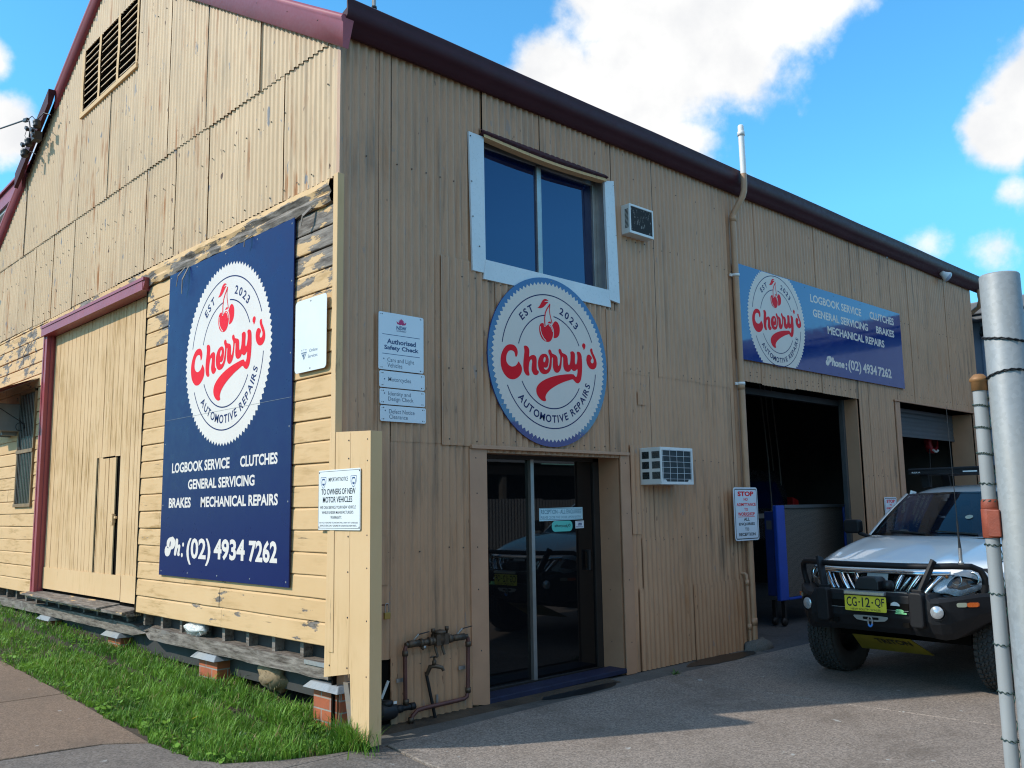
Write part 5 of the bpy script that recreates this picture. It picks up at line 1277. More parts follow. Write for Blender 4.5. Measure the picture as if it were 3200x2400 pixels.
# ------------------------------------------------------------------ aerial mast on the roof, service cable insulators on the barge
am = thing('aerial_mast', 'thin grey aerial mast standing on the roof behind the gutter corner', 'mast', (.52, .30, 5.7))
p = MB(); p.tube([(.516, .30, 5.70), (.514, .30, 7.9)], .018, 10); p.build('mast_tube', M['alu'], am)
p = MB(); p.tube([(.490, .295, 7.6), (.492, .292, 5.98), (.47, .27, 5.80), (.42, .18, 5.66)], .004, 6); p.lathe([(.019, 0), (.024, 0), (.024, .02), (.019, .02)], (.516, .30, 5.96), seg=10); p.build('aerial_cable', M['black'], am)
ins = thing('service_insulators', 'cluster of black cable insulators bracketed to the dark barge board', 'insulators', (-.22, 7.5, 6.8))
def spool(name, c, s_=1.0):
    m = MB(); m.lathe([(0, -.055 * s_), (.035 * s_, -.055 * s_), (.050 * s_, -.035 * s_), (.036 * s_, -.012 * s_), (.050 * s_, .010 * s_), (.050 * s_, .035 * s_), (.030 * s_, .055 * s_), (0, .06 * s_)], c, (0, .15, 1), 12); m.build(name, M['black'], ins)
IX = -.27
for c in ((IX, 7.16, 6.95), (IX, 7.50, 6.79), (IX, 7.66, 6.68)): spool('insulator', c, 1.05)
m = MB()
for a, b in (((-.15, 6.98, 7.05), (IX, 7.16, 7.01)), ((-.15, 7.35, 6.80), (IX, 7.50, 6.74)), ((-.15, 7.55, 6.66), (IX, 7.66, 6.62))):
    mid = ((a[0] + b[0]) / 2, (a[1] + b[1]) / 2 + .02, max(a[2], b[2]) + .05); m.tube([a, mid, b], .008, 6)
m.box(-.26, -.16, 7.28, 7.42, 6.78, 6.90); m.build('bracket', M['black'], ins)
for c in ((IX, 7.62, 7.03), (IX, 7.36, 6.93), (IX, 7.78, 6.84), (IX, 7.30, 6.83)):
    m = MB(); m.obox(Vector(c), Vector((1, 0, 0)), Vector((0, .8, .6)), Vector((0, -.6, .8)), .022, .050, .022); m.build('connector', M['black'], ins, bevel=.006)
m = MB()
rw = [(-.27, 7.62, 7.16), (IX, 7.52, 7.10), (IX, 7.46, 6.98), (IX, 7.48, 6.86)]
m.tube(rw, .010, 6); m.tube([(-.27, 7.62, 7.16), (IX, 7.40, 7.14), (IX, 7.22, 7.02)], .006, 6)
m.tube([(IX, 7.62, 7.02), (IX, 7.70, 6.95), (IX, 7.60, 6.86), (IX, 7.50, 6.80)], .004, 5); m.tube([(IX, 7.78, 6.82), (IX, 7.86, 6.72), (IX, 7.76, 6.62), (IX, 7.68, 6.64)], .003, 5); m.build('loose_wire', M['black'], ins)
cb_ = thing('service_cable', 'black overhead cable running away from the insulators into the sky', 'cable', (-.3, 12, 7.4))
m = MB(); m.tube([(-.27, 7.60, 7.165), (-.30, 8.2, 7.28), (-.35, 9.4, 7.52), (-.6, 12, 7.95), (-1.4, 18, 8.6), (-2.2, 24, 8.9)], .011, 6); m.build('cable', M['black'], cb_)
m = MB(); m.obox(Vector((-.27, 7.68, 7.175)), Vector((1, 0, 0)), Vector((0, .97, .24)), Vector((0, -.24, .97)), .022, .09, .026); m.build('cable_clamp', M['black'], cb_, bevel=.006)
sp_ = thing('service_pole', 'timber street pole that carries the far end of the service cable', 'pole', (-2.2, 24.1, 0))
m = MB(); m.tube([(-2.2, 24.12, .6), (-2.2, 24.12, 9.6)], [.16, .11], 12); m.build('pole_shaft', M['oldwood'], sp_); m = MB(); m.box(-3.2, -1.2, 24.06, 24.18, 8.95, 9.07); m.build('crossarm', M['oldwood'], sp_)

# ------------------------------------------------------------------ insulation tufts under the floor
def tuft(name, label, c, r, col, seed, n=260):
    rnd = random.Random(seed); m = MB()
    rows = []
    for i in range(11):
        ph = math.pi * i / 10 - math.pi / 2; row = []
        for j in range(19):
            th = 2 * math.pi * j / 18; d = Vector((math.cos(th) * math.cos(ph), math.sin(th) * math.cos(ph), math.sin(ph)))
            q = 1 + .45 * noise.noise(d * 2.3 + Vector((seed, 0, 0))) + .2 * noise.noise(d * 6 + Vector((0, seed, 0)))
            row.append((c[0] + d.x * r[0] * q, c[1] + d.y * r[1] * q, c[2] + d.z * r[2] * q))
        rows.append(row)
    m.grid(rows, True)
    for _ in range(n):
        d = Vector((rnd.gauss(0, 1), rnd.gauss(0, 1), rnd.gauss(0, 1))).normalized(); a = Vector(c) + Vector((d.x * r[0], d.y * r[1], d.z * r[2])) * .9
        b = a + Vector((d.x, d.y, d.z)) * rnd.uniform(.01, .035) + Vector((rnd.uniform(-.02, .02), rnd.uniform(-.02, .02), rnd.uniform(-.02, .02)))
        w_ = d.cross(Vector((.3, .5, .8))).normalized() * .003
        m.add([a - w_, a + w_, b], [(0, 1, 2)], False)
    tag(m.build(name, mat_plain(name + '_fibre', col, .95, var=.25, scale=25)), label, 'insulation')
tuft('insulation_tuft', 'white insulation fluff stuffed between floor joists under the tall sign', (.04, 2.40, .565), (.06, .22, .055), (.62, .61, .58), 3)
tuft('insulation_clump', 'brown dusty insulation clump hanging below the bearer behind the grass', (.14, 1.12, .28), (.11, .20, .12), (.24, .17, .095), 5)

# ------------------------------------------------------------------ gate post, gate leaf
gp_ = thing('gate_post', 'big galvanised steel gate post with faint rusty streaks, thicker of the two uprights', 'post', (.0, -4.625, 0))
GX, GYY, GR = -.0235, -4.667, .0712
m = MB(); m.lathe([(GR, -.2), (GR, 2.478), (GR - .004, 2.484), (GR - .012, 2.484), (GR - .012, 2.34), (0, 2.34)], (GX, GYY, 0), seg=40); m.build('post_tube', M['galv'], gp_)
def wire_ring(mb, z, r, wob, cx, cy, th=.0028, tilt=.02, n=40, twist=True):
    for ph in ((0, math.pi) if twist else (0,)):
        mb.tube([(cx + (r + .003 * math.cos(9 * t + ph)) * math.cos(t), cy + (r + .003 * math.cos(9 * t + ph)) * math.sin(t), z + tilt * math.cos(t - 1) + .003 * math.sin(9 * t + ph) + wob * math.sin(2.3 * t)) for t in [2 * math.pi * i / n for i in range(n)]], th, 5, closed=True)
m = MB(); wire_ring(m, 2.235, GR + .003, .004, GX, GYY); wire_ring(m, 2.092, GR + .003, .003, GX, GYY, tilt=-.012); m.build('wire_tie', M['iron'], gp_)
gl = thing('gate_leaf', 'chain link gate with slim capped pipe and rust red hinge beside big post', 'gate', (-.05, -4.47, 0))
SX, SY, SRr = -.048, -4.569, .0250
m = MB(); m.lathe([(SRr, .02), (SRr, 2.07)], (SX, SY, 0), seg=24)
GD = Vector((.975, -.06, 0)).normalized(); ST = Vector((SX, SY, 0))
END = ST + GD * 3.2
m.tube([ST + GD * .02 + Vector((0, 0, 2.02)), END + Vector((0, 0, 2.02))], .017, 12); m.tube([ST + GD * .02 + Vector((0, 0, .10)), END + Vector((0, 0, .10))], .017, 12); m.tube([END + Vector((0, 0, .05)), END + Vector((0, 0, 2.07))], .0255, 16)
M['pipegrey'] = None
t_ = NT('weathered_pipe'); pc = t_.mix(t_.ramp(t_.noise(3, 5, .6, (1, 1, .3)), .35, .7), (.37, .365, .355, 1), (.25, .25, .245, 1))
pc = t_.mix(t_.ramp(t_.noise(5.5, 4, .6, (1, 1, .16), (4, 4, .35)), .60, .72), pc, (.24, .12, .045, 1)); pc = t_.mix(t_.ramp(t_.noise(30, 4, .6, (1, 1, .08)), .6, .8, 0, .4), pc, (.20, .19, .18, 1))
M['pipegrey'] = t_.done(pc, .6, .05, .35)
m.build('gate_frame', M['pipegrey'], gl)
m = MB(); m.lathe([(SRr + .002, 0), (SRr + .004, 0), (SRr + .004, .035), (SRr + .009, .038), (SRr + .008, .048), (.018, .064), (0, .067)], (SX, SY, 2.04), seg=24); m.build('pipe_cap', mat_plain('rusty_cap', (.30, .14, .05), .6, .2, var=.2, scale=15), gl)
M['rustpaint'] = mat_plain('red_oxide_paint', (.24, .045, .018), .6, var=.22, scale=18, bump=.3)
m = MB(); m.lathe([(SRr + .001, -.055), (SRr + .007, -.055), (SRr + .007, .055), (SRr + .001, .055)], (SX, SY, 1.535), seg=20); m.obox(Vector((SX - .004, SY - .02, 1.535)), Vector((1, 0, 0)), Vector((0, 1, 0)), Vector((0, 0, 1)), .030, .022, .050)
m.obox(Vector((SX + .01, SY - .045, 1.545)), Vector((1, 0, 0)), Vector((0, 1, 0)), Vector((0, 0, 1)), .020, .026, .036); m.lathe([(SRr + .001, 0), (SRr + .006, .0), (SRr + .004, .03), (SRr + .001, .035)], (SX, SY, 1.59), seg=20); m.build('hinge', M['rustpaint'], gl, bevel=.003)
m = MB(); m.lathe([(SRr + .001, -.012), (SRr + .004, -.012), (SRr + .004, .012), (SRr + .001, .012)], (SX, SY, .565), seg=20); m.build('rusty_band', mat_plain('rust_band', (.34, .14, .04), .8, var=.3, scale=30), gl)
m = MB()
for z, k_ in ((1.985, 1), (1.90, 1), (1.80, 1)): wire_ring(m, z, SRr + .002, .003, SX, SY, .0018, .006)
for z in (1.685, 1.62, 1.455, 1.275, 1.09, .92, .75): wire_ring(m, z, SRr + .002, .001, SX, SY, .0024, .003, twist=False)
m.tube([(SX - .01, SY - .03, 2.01), (SX + .01, SY - .05, 1.995), (SX + .03, SY - .06, 1.99), (SX + .02, SY - .05, 1.97)], .004, 6); m.build('tie_wire', mat_plain('green_wire', (.035, .06, .05), .5, .2, var=.2), gl)
# chain link mesh: zig-zag wires
m = MB(); pit = .052; L = 3.14; nz = int(1.90 / pit)
nrm = Vector((-GD.y, GD.x, 0))
for i in range(int(L / pit)):
    pts = []
    for k_ in range(nz + 1):
        pts.append(ST + GD * (.036 + i * pit + (pit if k_ % 2 else 0)) + nrm * (.003 if k_ % 2 else -.003) + Vector((0, 0, .11 + k_ * pit)))
    m.tube(pts, .0017, 4, cap=False)
m.build('chain_mesh', mat_plain('green_mesh', (.03, .10, .085), .5, var=.2), gl)

# ------------------------------------------------------------------ blue evaporative cooler inside the doorway
M['bluebox'] = mat_plain('cooler_blue', (.010, .060, .40), .4, var=.08); M['pad'] = None
t_ = NT('cooling_pad'); wv = t_.n.new('ShaderNodeTexWave'); wv.wave_type = 'BANDS'; wv.bands_direction = 'Z'; t_.l.new(t_.vec((1, 1, 1)), wv.inputs['Vector']); wv.inputs['Scale'].default_value = 26; wv.inputs['Distortion'].default_value = 2.4; wv.inputs['Detail'].default_value = 1; wv.inputs['Detail Scale'].default_value = 3
M['pad'] = t_.done(t_.mix(t_.ramp(wv.outputs['Fac'], .3, .7), (.020, .018, .016, 1), (.17, .15, .13, 1)), .9)
ec = thing('evaporative_cooler', 'bright blue wheeled evaporative cooler with honeycomb pad inside the doorway behind the ute', 'cooler', (8.2, .8, 0))
m = MB(); m.box(7.27, 7.49, .60, .66, .34, 1.60); m.box(9.20, 9.32, .60, .66, .34, 1.60); m.box(7.49, 9.20, .60, .66, .335, .37); m.build('front_frame', M['bluebox'], ec, bevel=.012)
m = MB(); m.box(7.285, 9.30, .66, .80, .40, 1.52); m.build('cabinet', mat_plain('cooler_blue_shaded', (.008, .028, .14), .5, var=.1), ec, bevel=.01)  # cooler blue darkened: interior shade put into the cabinet colour
m = MB(); m.box(7.495, 9.195, .625, .655, .375, 1.56); m.build('cooling_pad', M['pad'], ec)
m = MB(); m.box(7.49, 9.20, .60, .70, 1.561, 1.605); m.build('top_rail', M['shutter'], ec)
m = MB(); m.box(7.2835, 7.2850, .69, .77, 1.28, 1.40); m.build('control_panel', M['shutter'], ec)
for x in (7.4, 9.2):
    for y in (.64, .78):
        m = MB(); m.lathe([(0, -.02), (.055, -.02), (.06, 0), (.055, .02), (0, .02)], (x, y, .062), (0, 1, 0), 14); m.box(x - .02, x + .02, y - .025, y + .025, .11, .34); m.build('castor', M['black'], ec)
bn = thing('oil_drain', 'dark blue wheeled drum stand in the shade just inside the doorway', 'drum', (7.0, 1.0, 0))
m = MB(); m.lathe([(0, .12), (.21, .12), (.22, .14), (.22, .55), (.226, .56), (.22, .57), (.22, 1.0), (.21, 1.02), (0, 1.02)], (6.55, 1.75, 0), seg=24); m.build('drum', mat_plain('drum_blue', (.01, .03, .14), .45, var=.1), bn)
m = MB(); m.box(6.33, 6.77, 1.53, 1.97, .06, .12); m.build('trolley', M['black'], bn)
# hose reel hanging in the second doorway
hr = thing('hose_reel', 'red hose reel with white rim hanging in the second doorway', 'hose reel', (12.7, .5, 2.62))
m = MB(); m.lathe([(.12, -.05), (.19, -.05), (.20, -.03), (.20, .05), (.12, .05)], (12.66, .62, 2.66), (0, 1, 0), 28); m.build('reel', mat_plain('reel_red', (.35, .02, .03), .4), hr)
m = MB()
for a0, a1 in ((1.75, 2.4), (4.1, 5.3)): m.tube([(12.66 + .175 * math.cos(t), .555, 2.66 + .175 * math.sin(t)) for t in np.linspace(a0, a1, 12)], .02, 8)
m.build('reel_rim', M['white'], hr)
m = MB(); m.tube([(12.52, .60, 2.55), (12.47, .60, 2.2), (12.46, .60, 1.3)], .010, 8); m.build('hose', M['black'], hr)
m = MB(); m.box(12.55, 12.76, .70, .75, 2.60, 2.98); m.build('hanger', M['iron'], hr)
for k_, (x_, y_) in enumerate(((9.9, 2.2), (11.3, 2.8), (12.1, 3.4))):
    m = MB(); m.tube([(x_ - .25, y_, 4.6), (x_ - .18, y_, 3.4), (x_ - .06, y_, 2.4), (x_, y_, 1.2), (x_ + .05, y_, .7)], .012, 6)
    o = m.build('air_hose', mat_plain('hose_grey', (.20, .18, .16), .6), None); tag(o, ('thin grey air hose hanging nearest the blue cooler', 'thin grey air hose hanging between two other hoses in the dark workshop', 'thin grey air hose hanging furthest back in the dark workshop')[k_], 'hose', 'air hoses in the dark workshop')
# raised vehicle far inside: dark tailgate with red lamps
rv_ = thing('hoisted_wagon', 'dark wagon with red tail lamps raised inside the shady workshop', 'car', (10.4, 3.2, .5))
m = MB(); prof_ = [(0, .55), (.10, .50), (.14, .95), (.34, 1.62), (.42, 1.72), (2.6, 1.78), (3.4, 1.25), (4.3, 1.10), (4.4, .60), (4.2, .48)]
M['darkpaint'] = mat_plain('dark_car_paint', (.018, .018, .02), .25, var=.05)
m.prism([(p_, q_ + .50) for p_, q_ in prof_], lambda p_, q_, d: (9.6 + d, 2.5 + p_, q_), 0, 1.75); m.build('car_body', M['darkpaint'], rv_, bevel=.06, seg=3)
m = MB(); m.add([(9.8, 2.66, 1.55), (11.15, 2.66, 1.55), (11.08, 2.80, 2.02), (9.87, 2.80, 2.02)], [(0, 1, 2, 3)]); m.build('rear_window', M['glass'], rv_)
for x in (9.58, 11.15):
    m = MB(); m.prism([(0, 0), (.22, .03), (.20, .26), (0, .32)], lambda p_, q_, d: (x + p_, d, 1.42 + q_), 2.52, 2.64); m.build('tail_lamp', mat_plain('tail_red', (.35, .01, .01), .15), rv_, bevel=.01)
m = MB(); m.box(9.9, 11.1, 2.585, 2.62, 1.38, 1.46); m.build('chrome_strip', M['alu'], rv_)
m = MB()
for k_ in range(3):
    a = R(90 + 120 * k_); u_ = Vector((math.cos(a), math.sin(a))); n_ = Vector((-u_.y, u_.x)); q_ = [Vector((0, 0)), u_ * .03 + n_ * .017, u_ * .06, u_ * .03 - n_ * .017]
    m.prism([(v_.x, v_.y) for v_ in q_], lambda p_, z_, d: (10.55 + p_, d, 1.51 + z_), 2.565, 2.60)
m.build('emblem', M['alu'], rv_)
hp = thing('car_hoist', 'dark two post hoist that holds the wagon inside the workshop', 'hoist', (10.5, 4.2, 0))
for x in (9.2, 11.75):
    m = MB(); m.box(x - .12, x + .12, 4.4, 4.65, 0, 3.2); m.build('hoist_post', M['iron'], hp, bevel=.01)
    for y in (3.2, 5.7):
        m = MB(); m.bar((x, 4.52, .88), (x + (.9 if x < 10 else -.9), y, .88), .10, .08); m.build('lift_arm', M['iron'], hp)

# ------------------------------------------------------------------ neighbours: blue grey shed behind, house gable at the left, fence and shed across the driveway
M['bluegrey'] = mat_plain('blue_grey_cladding', (.20, .25, .33), .4, var=.08, scale=1.2); M['greyroof'] = mat_plain('grey_roof', (.13, .14, .155), .5, var=.15)
bs_ = thing('ribbed_shed', 'blue grey ribbed metal shed beyond the far end of the workshop', 'shed', (16, -2, 0))
m = MB(); pts = []
y = -9.0
while y < 2.4:
    pts += [(y, 0), (y + .14, 0), (y + .155, .028), (y + .185, .028)]; y += .20
m.grid([[(14.9 - d, yy, 0) for yy, d in pts], [(14.9 - d, yy, 5.12) for yy, d in pts]], False); m.build('shed_wall', M['bluegrey'], bs_)
m = MB(); m.box(14.55, 24, -9.4, 1.05, 5.18, 5.42); m.box(14.6, 14.9, -9.3, 1.02, 5.08, 5.18); m.build('shed_roof', M['greyroof'], bs_, bevel=.02)
m = MB(); m.lathe([(.05, 0), (.09, .12), (0, .13)], (14.86, .28, 4.86), (-1, 0, -.3), 12); m.box(14.82, 14.9, .20, .36, 4.78, 4.98); m.build('wall_lamp', M['black'], bs_)
nh = thing('neighbour_house', 'grey walled neighbour house with maroon fascia behind the street gable', 'house', (3, 15, 0))
m = MB(); m.prism([(11.6, 0), (18.2, 0), (18.2, 7.0), (11.6, 7.36)], lambda p_, q_, d: (d, p_, q_), 1.35, 6); m.build('house_wall', mat_plain('grey_render', (.20, .20, .195), .8, var=.15, scale=1), nh)
m = MB(); m.prism([(11.2, 8.08), (18.8, 7.70), (18.8, 7.42), (11.2, 7.80)], lambda p_, q_, d: (d, p_, q_), .93, 1.0); m.prism([(11.2, 8.12), (18.8, 7.74), (18.8, 7.70), (11.2, 8.08)], lambda p_, q_, d: (d, p_, q_), .88, 6.2); m.build('house_roof', M['maroon'], nh)
m = MB(); m.prism([(11.2, 7.80), (18.8, 7.42), (18.8, 7.36), (11.2, 7.74)], lambda p_, q_, d: (d, p_, q_), .98, 1.35); m.prism([(11.5, 7.58), (18.4, 7.24), (18.4, 7.02), (11.5, 7.36)], lambda p_, q_, d: (d, p_, q_), 1.30, 1.349); m.build('barge_trim', M['acwhite'], nh)
m = MB(); m.box(1.33, 1.349, 13.4, 14.6, 4.3, 5.7); m.build('house_window', M['glass'], nh)
fe = thing('corrugated_fence', 'grey corrugated iron fence along the other side of the driveway', 'fence', (7, -5.3, 0))
M['ironfence'] = mat_corrugated('fence_iron', (.24, .245, .25, 1), .2, .7, .0)
m = MB(); rnd = random.Random(9); x = .6
while x < 14.4:
    x1 = min(x + .76, 14.4); rows = []
    xs_ = [x + (x1 - x) * i / 60 for i in range(61)]; zt = 1.78 + rnd.uniform(-.02, .02)
    m.grid([[(a, -5.30 + .009 * math.cos(2 * math.pi * a / PITCH), z) for a in xs_] for z in (-.02, zt)], True); x = x1
m.build('fence_sheets', M['ironfence'], fe)
m = MB(); m.box(.6, 14.4, -5.40, -5.33, 1.50, 1.58); m.box(.6, 14.4, -5.40, -5.33, .30, .38); m.build('fence_rail', M['oldwood'], fe)
for i in range(7):
    m = MB(); m.box(.7 + i * 2.25, .8 + i * 2.25, -5.50, -5.40, -.05, 1.7); m.build('fence_post', M['oldwood'], fe)
ns = thing('neighbour_shed', 'open fronted iron shed with low sunlit roof across the driveway', 'shed', (8, -9.5, 0))
m = MB()
xs_ = [1 + i * PITCH / 4 for i in range(int(15 / PITCH * 4))]
m.grid([[(a, y_, z_ + .009 * math.cos(2 * math.pi * a / PITCH)) for a in xs_] for y_, z_ in ((-8.0, 2.62), (-13.0, 4.1))], True); m.build('shed_roof', M['ironfence'], ns)
m = MB(); m.box(1, 16, -13.1, -13.0, 0, 4.0); m.box(1, 1.1, -13, -8.3, 0, 2.6); m.box(15.9, 16, -13, -8.3, 0, 2.6); m.box(1, 16, -8.12, -8.05, 2.35, 2.60); m.build('shed_wall', M['inside'], ns)
for i in range(6):
    m = MB(); m.box(1.1 + i * 2.9, 1.22 + i * 2.9, -8.2, -8.08, 0, 2.36); m.build('shed_post', M['oldwood'], ns)

# ------------------------------------------------------------------ white dual cab ute with bull bar
# local frame: x = back from the bumper face, y = towards the workshop wall, z = up
UTE_RZ = R(-3.0)
ute = thing('parked_ute', 'white dual cab ute with black bull bar and yellow number plate facing the camera', 'car', (4.22, -2.03, 0), UTE_RZ)
tp_ = NT('ute_white_paint'); M['paint'] = tp_.done((.88, .88, .86, 1), .28, 0, .5, Coat_Weight=1.0, Coat_Roughness=.04)
M['matblack'] = mat_plain('textured_black', (.010, .010, .0115), .55, var=.1, scale=40, bump=.15, spec=.28)
M['gloss'] = mat_plain('gloss_black', (.008, .008, .009), .12, var=.02)
M['chrome'] = mat_plain('chrome', (.82, .83, .85), .14, 1.0, var=.02)
M['satin'] = mat_plain('lamp_reflector', (.80, .83, .86), .25, .35, var=.05, scale=14)
M['rubber'] = mat_plain('tyre_rubber', (.042, .040, .038), .85, var=.2, scale=20)
M['yellow'] = mat_plain('yellow_paint', (.26, .21, .012), .5, var=.12, scale=10)
M['platey'] = mat_plain('plate_yellow', (.68, .60, .045), .35, var=.05)
M['carglass'] = mat_glass('car_glass', (.004, .008, .016), .72, .01, 1.7)
def _lens():
    t = NT('headlight_lens'); gl_ = t.n.new('ShaderNodeBsdfGlass'); gl_.inputs['IOR'].default_value = 1.12; gl_.inputs['Roughness'].default_value = .0
    tr = t.n.new('ShaderNodeBsdfTransparent'); tr.inputs[0].default_value = (.93, .95, .97, 1); gs = t.n.new('ShaderNodeBsdfGlossy'); gs.inputs['Roughness'].default_value = .02
    fr_ = t.n.new('ShaderNodeFresnel'); fr_.inputs[0].default_value = 1.6; mx = t.n.new('ShaderNodeMixShader'); t.l.new(fr_.outputs[0], mx.inputs[0]); t.l.new(tr.outputs[0], mx.inputs[1]); t.l.new(gs.outputs[0], mx.inputs[2]); t.l.new(mx.outputs[0], t.out.inputs['Surface']); return t.mat
M['lens'] = _lens()
def B(mb, name, mat, parent=None, **k): return mb.build(name, mat, parent or ute, local=True, **k)
def nose(v): return .20 + .9 * max(abs(v) - .35, 0) ** 1.6
def nz(v, z): return nose(v) - .015 + .30 * (z - .80)
def halfw(t): return .865 + .045 * sm(0, .35, t)
def hood_pt(s_, t):
    v = s_ * halfw(t); u0 = nose(v * .985) + .040; u1 = 1.34 + .20 * s_ * s_
    u = u0 + (u1 - u0) * t
    zc = 1.056 + .224 * (1 - (1 - t) ** 1.5)
    z = zc - .012 * s_ * s_ - .105 * abs(s_) ** 7 - .055 * max(0, 1 - t / .10) ** 2
    crease = .014 * math.exp(-((abs(s_) - .70) / .07) ** 2) * min(1, t * 4)
    return Vector((u, v, z + crease))
ns, nt = 40, 26
body = MB()
body.grid([[hood_pt(-1 + 2 * j / ns, (i / nt) ** 1.3) for j in range(ns + 1)] for i in range(nt + 1)], True)
# flanks: front wings, doors, tray sides, with wheel openings
AX = (.90, 3.90); AZ, AR = .38, .48
def edge_pt(u):
    if u < 1.54:
        lo, hi = 0.0, 1.0
        for _ in range(30):
            md = (lo + hi) / 2
            if hood_pt(1, md).x < u: lo = md
            else: hi = md
        return hood_pt(1, lo)
    return Vector((u, .91, 1.165 + .02 * sm(1.5, 3, u)))
us = [hood_pt(1, 0).x + .001 + (5.20 - hood_pt(1, 0).x) * i / 110 for i in range(111)]
for sgn in (1, -1):
    rows = []
    for u in us:
        e = edge_pt(u); row = []
        for k in range(15):
            f_ = k / 14; z = e.z + (.50 - e.z) * f_
            v = e.y + .028 * math.sin(min(1, f_ * 2.2) * math.pi / 2) - .035 * max(0, f_ - .55) ** 1.5
            for ax in AX:
                d = math.hypot(u - ax, z - AZ)
                if d < AR and z < AZ + AR: z = AZ + math.sqrt(max(0, AR ** 2 - (u - ax) ** 2)); v += .012
            row.append(Vector((u, sgn * v, z)))
        rows.append(row)
    body.grid(rows, True)
# tray and tail
body.box(3.45, 5.20, -.90, .90, 1.12, 1.15); body.box(5.16, 5.22, -.88, .88, .55, 1.20); body.box(3.36, 3.45, -.88, .88, .80, 1.20)
B(body, 'body', M['paint'])
# bonnet shut line and wing seam
sl2 = MB()
for sgn in (1, -1): sl2.tube([hood_pt(sgn * .93, t) + Vector((0, 0, .0005)) for t in np.linspace(.03, .98, 22)], .003, 5)
B(sl2, 'bonnet_seam', M['gloss'])
# windscreen, pillars, roof
def ws_pt(s_, t, o=0.0):
    u = (1.36 + .17 * s_ * s_) * (1 - t) + (2.14 + .07 * s_ * s_) * t - .035 * math.sin(math.pi * t)
    v = s_ * (.755 * (1 - t) + .645 * t); z = 1.272 * (1 - t) + (1.715 - .012 * s_ * s_) * t
    return Vector((u - o * .5, v, z + o))
w_ = MB(); w_.grid([[ws_pt(-.93 + 1.86 * j / 20, .035 + .945 * i / 12) for j in range(21)] for i in range(13)], True); B(w_, 'windscreen', M['carglass'])
w_ = MB()
fr_ = [(s_, t) for s_, t in [(-.97 + 1.94 * j / 20, .0) for j in range(21)]]
w_.grid([[ws_pt(-.97 + 1.94 * j / 20, t, .002) for j in range(21)] for t in (-.03, .055)], True)
for sgn in (1, -1): w_.grid([[ws_pt(sgn * s_, i / 12, .002) for s_ in (.905, .97)] for i in range(13)], True)
w_.grid([[ws_pt(-.97 + 1.94 * j / 20, t, .002) for j in range(21)] for t in (.955, 1.0)], True); B(w_, 'windscreen_seal', M['gloss'])
w_ = MB()
for k, (s0, s1) in enumerate(((-.55, -.02), (.10, .66))): w_.bar(ws_pt(s0, .03, .014), ws_pt(s1, .085, .016), .016, .014)
w_.box(1.24, 1.40, -.62, .62, 1.258, 1.268); B(w_, 'wiper', M['black'])
rf_ = MB()
def roof_p(s_, t):
    u = 2.14 + .07 * s_ * s_ + (3.28 - 2.14) * t; v = s_ * (.66 + .03 * math.sin(math.pi * t)); z = 1.716 + .10 * math.sin(min(1, t * 1.35) * math.pi / 2) - .03 * t * t - .012 * s_ * s_ - .06 * abs(s_) ** 8
    return Vector((u, v, z))
rf_.grid([[roof_p(-1 + 2 * j / 24, i / 14) for j in range(25)] for i in range(15)], True)
for sgn in (1, -1):
    prow = []
    for i in range(13):
        t = i / 12; a = ws_pt(sgn * .965, t, .004); prow.append([a, a + Vector((.02, sgn * .035, .006)), a + Vector((.075, sgn * .042, -.012)), a + Vector((.10, sgn * .02, -.03))])
    rf_.grid(prow, True)
    # cant rail, B and C pillars
    rl = [roof_p(sgn * .985, t) for t in np.linspace(0, 1, 10)]
    rf_.grid([[p_, p_ + Vector((0, sgn * .018, -.03)), p_ + Vector((0, sgn * .022, -.065))] for p_ in rl], True)
    rf_.bar((2.50, sgn * .70, 1.74), (2.42, sgn * .86, 1.18), .03, .09, (1, 0, 0)); rf_.bar((3.24, sgn * .68, 1.74), (3.36, sgn * .84, 1.18), .03, .12, (1, 0, 0))
B(rf_, 'cab_roof', M['paint'], fix=True)
for sgn in (1, -1): sgz = MB(); sgz.add([(1.62, sgn * .80, 1.20), (3.34, sgn * .845, 1.20), (3.24, sgn * .685, 1.72), (2.24, sgn * .685, 1.70)], [(0, 1, 2, 3)]); B(sgz, 'side_window', M['carglass'])
sgz = MB()
sgz.add([(3.36, -.8, 1.2), (3.36, .8, 1.2), (3.28, .64, 1.72), (3.28, -.64, 1.72)], [(0, 1, 2, 3)]); B(sgz, 'rear_window', M['carglass'])
# cabin
cab = MB(); cab.box(1.55, 1.95, -.72, .72, .95, 1.20); cab.box(1.95, 3.36, -.78, .78, .60, .72); B(cab, 'dashboard', M['black'], bevel=.03)
for y in (-.36, .36):
    st_ = MB(); st_.bar((2.30, y, .75), (2.62, y, 1.42), .46, .13, (1, 0, 0)); st_.bar((2.58, y, 1.46), (2.64, y, 1.62), .24, .08, (1, 0, 0)); st_.box(1.95, 2.45, y - .23, y + .23, .72, .84); B(st_, 'seat', M['black'], bevel=.03)
sw_ = MB(); sw_.tube([(2.02 + .05 * math.sin(t), .36 + .17 * math.cos(t), 1.15 + .16 * math.sin(t)) for t in np.linspace(0, 6.1, 24)], .014, 8, closed=True); B(sw_, 'steering_wheel', M['black'])
rm = MB(); rm.obox(Vector((2.02, 0, 1.60)), Vector((1, 0, 0)), Vector((0, 1, 0)), Vector((0, 0, 1)), .012, .11, .03); B(rm, 'rear_mirror', M['black'], bevel=.008)
rg2 = MB(); pt = ws_pt(-.34, .42, .004); pv = ws_pt(-.34, .50, .004) - ws_pt(-.34, .42, .004); pv.normalize()
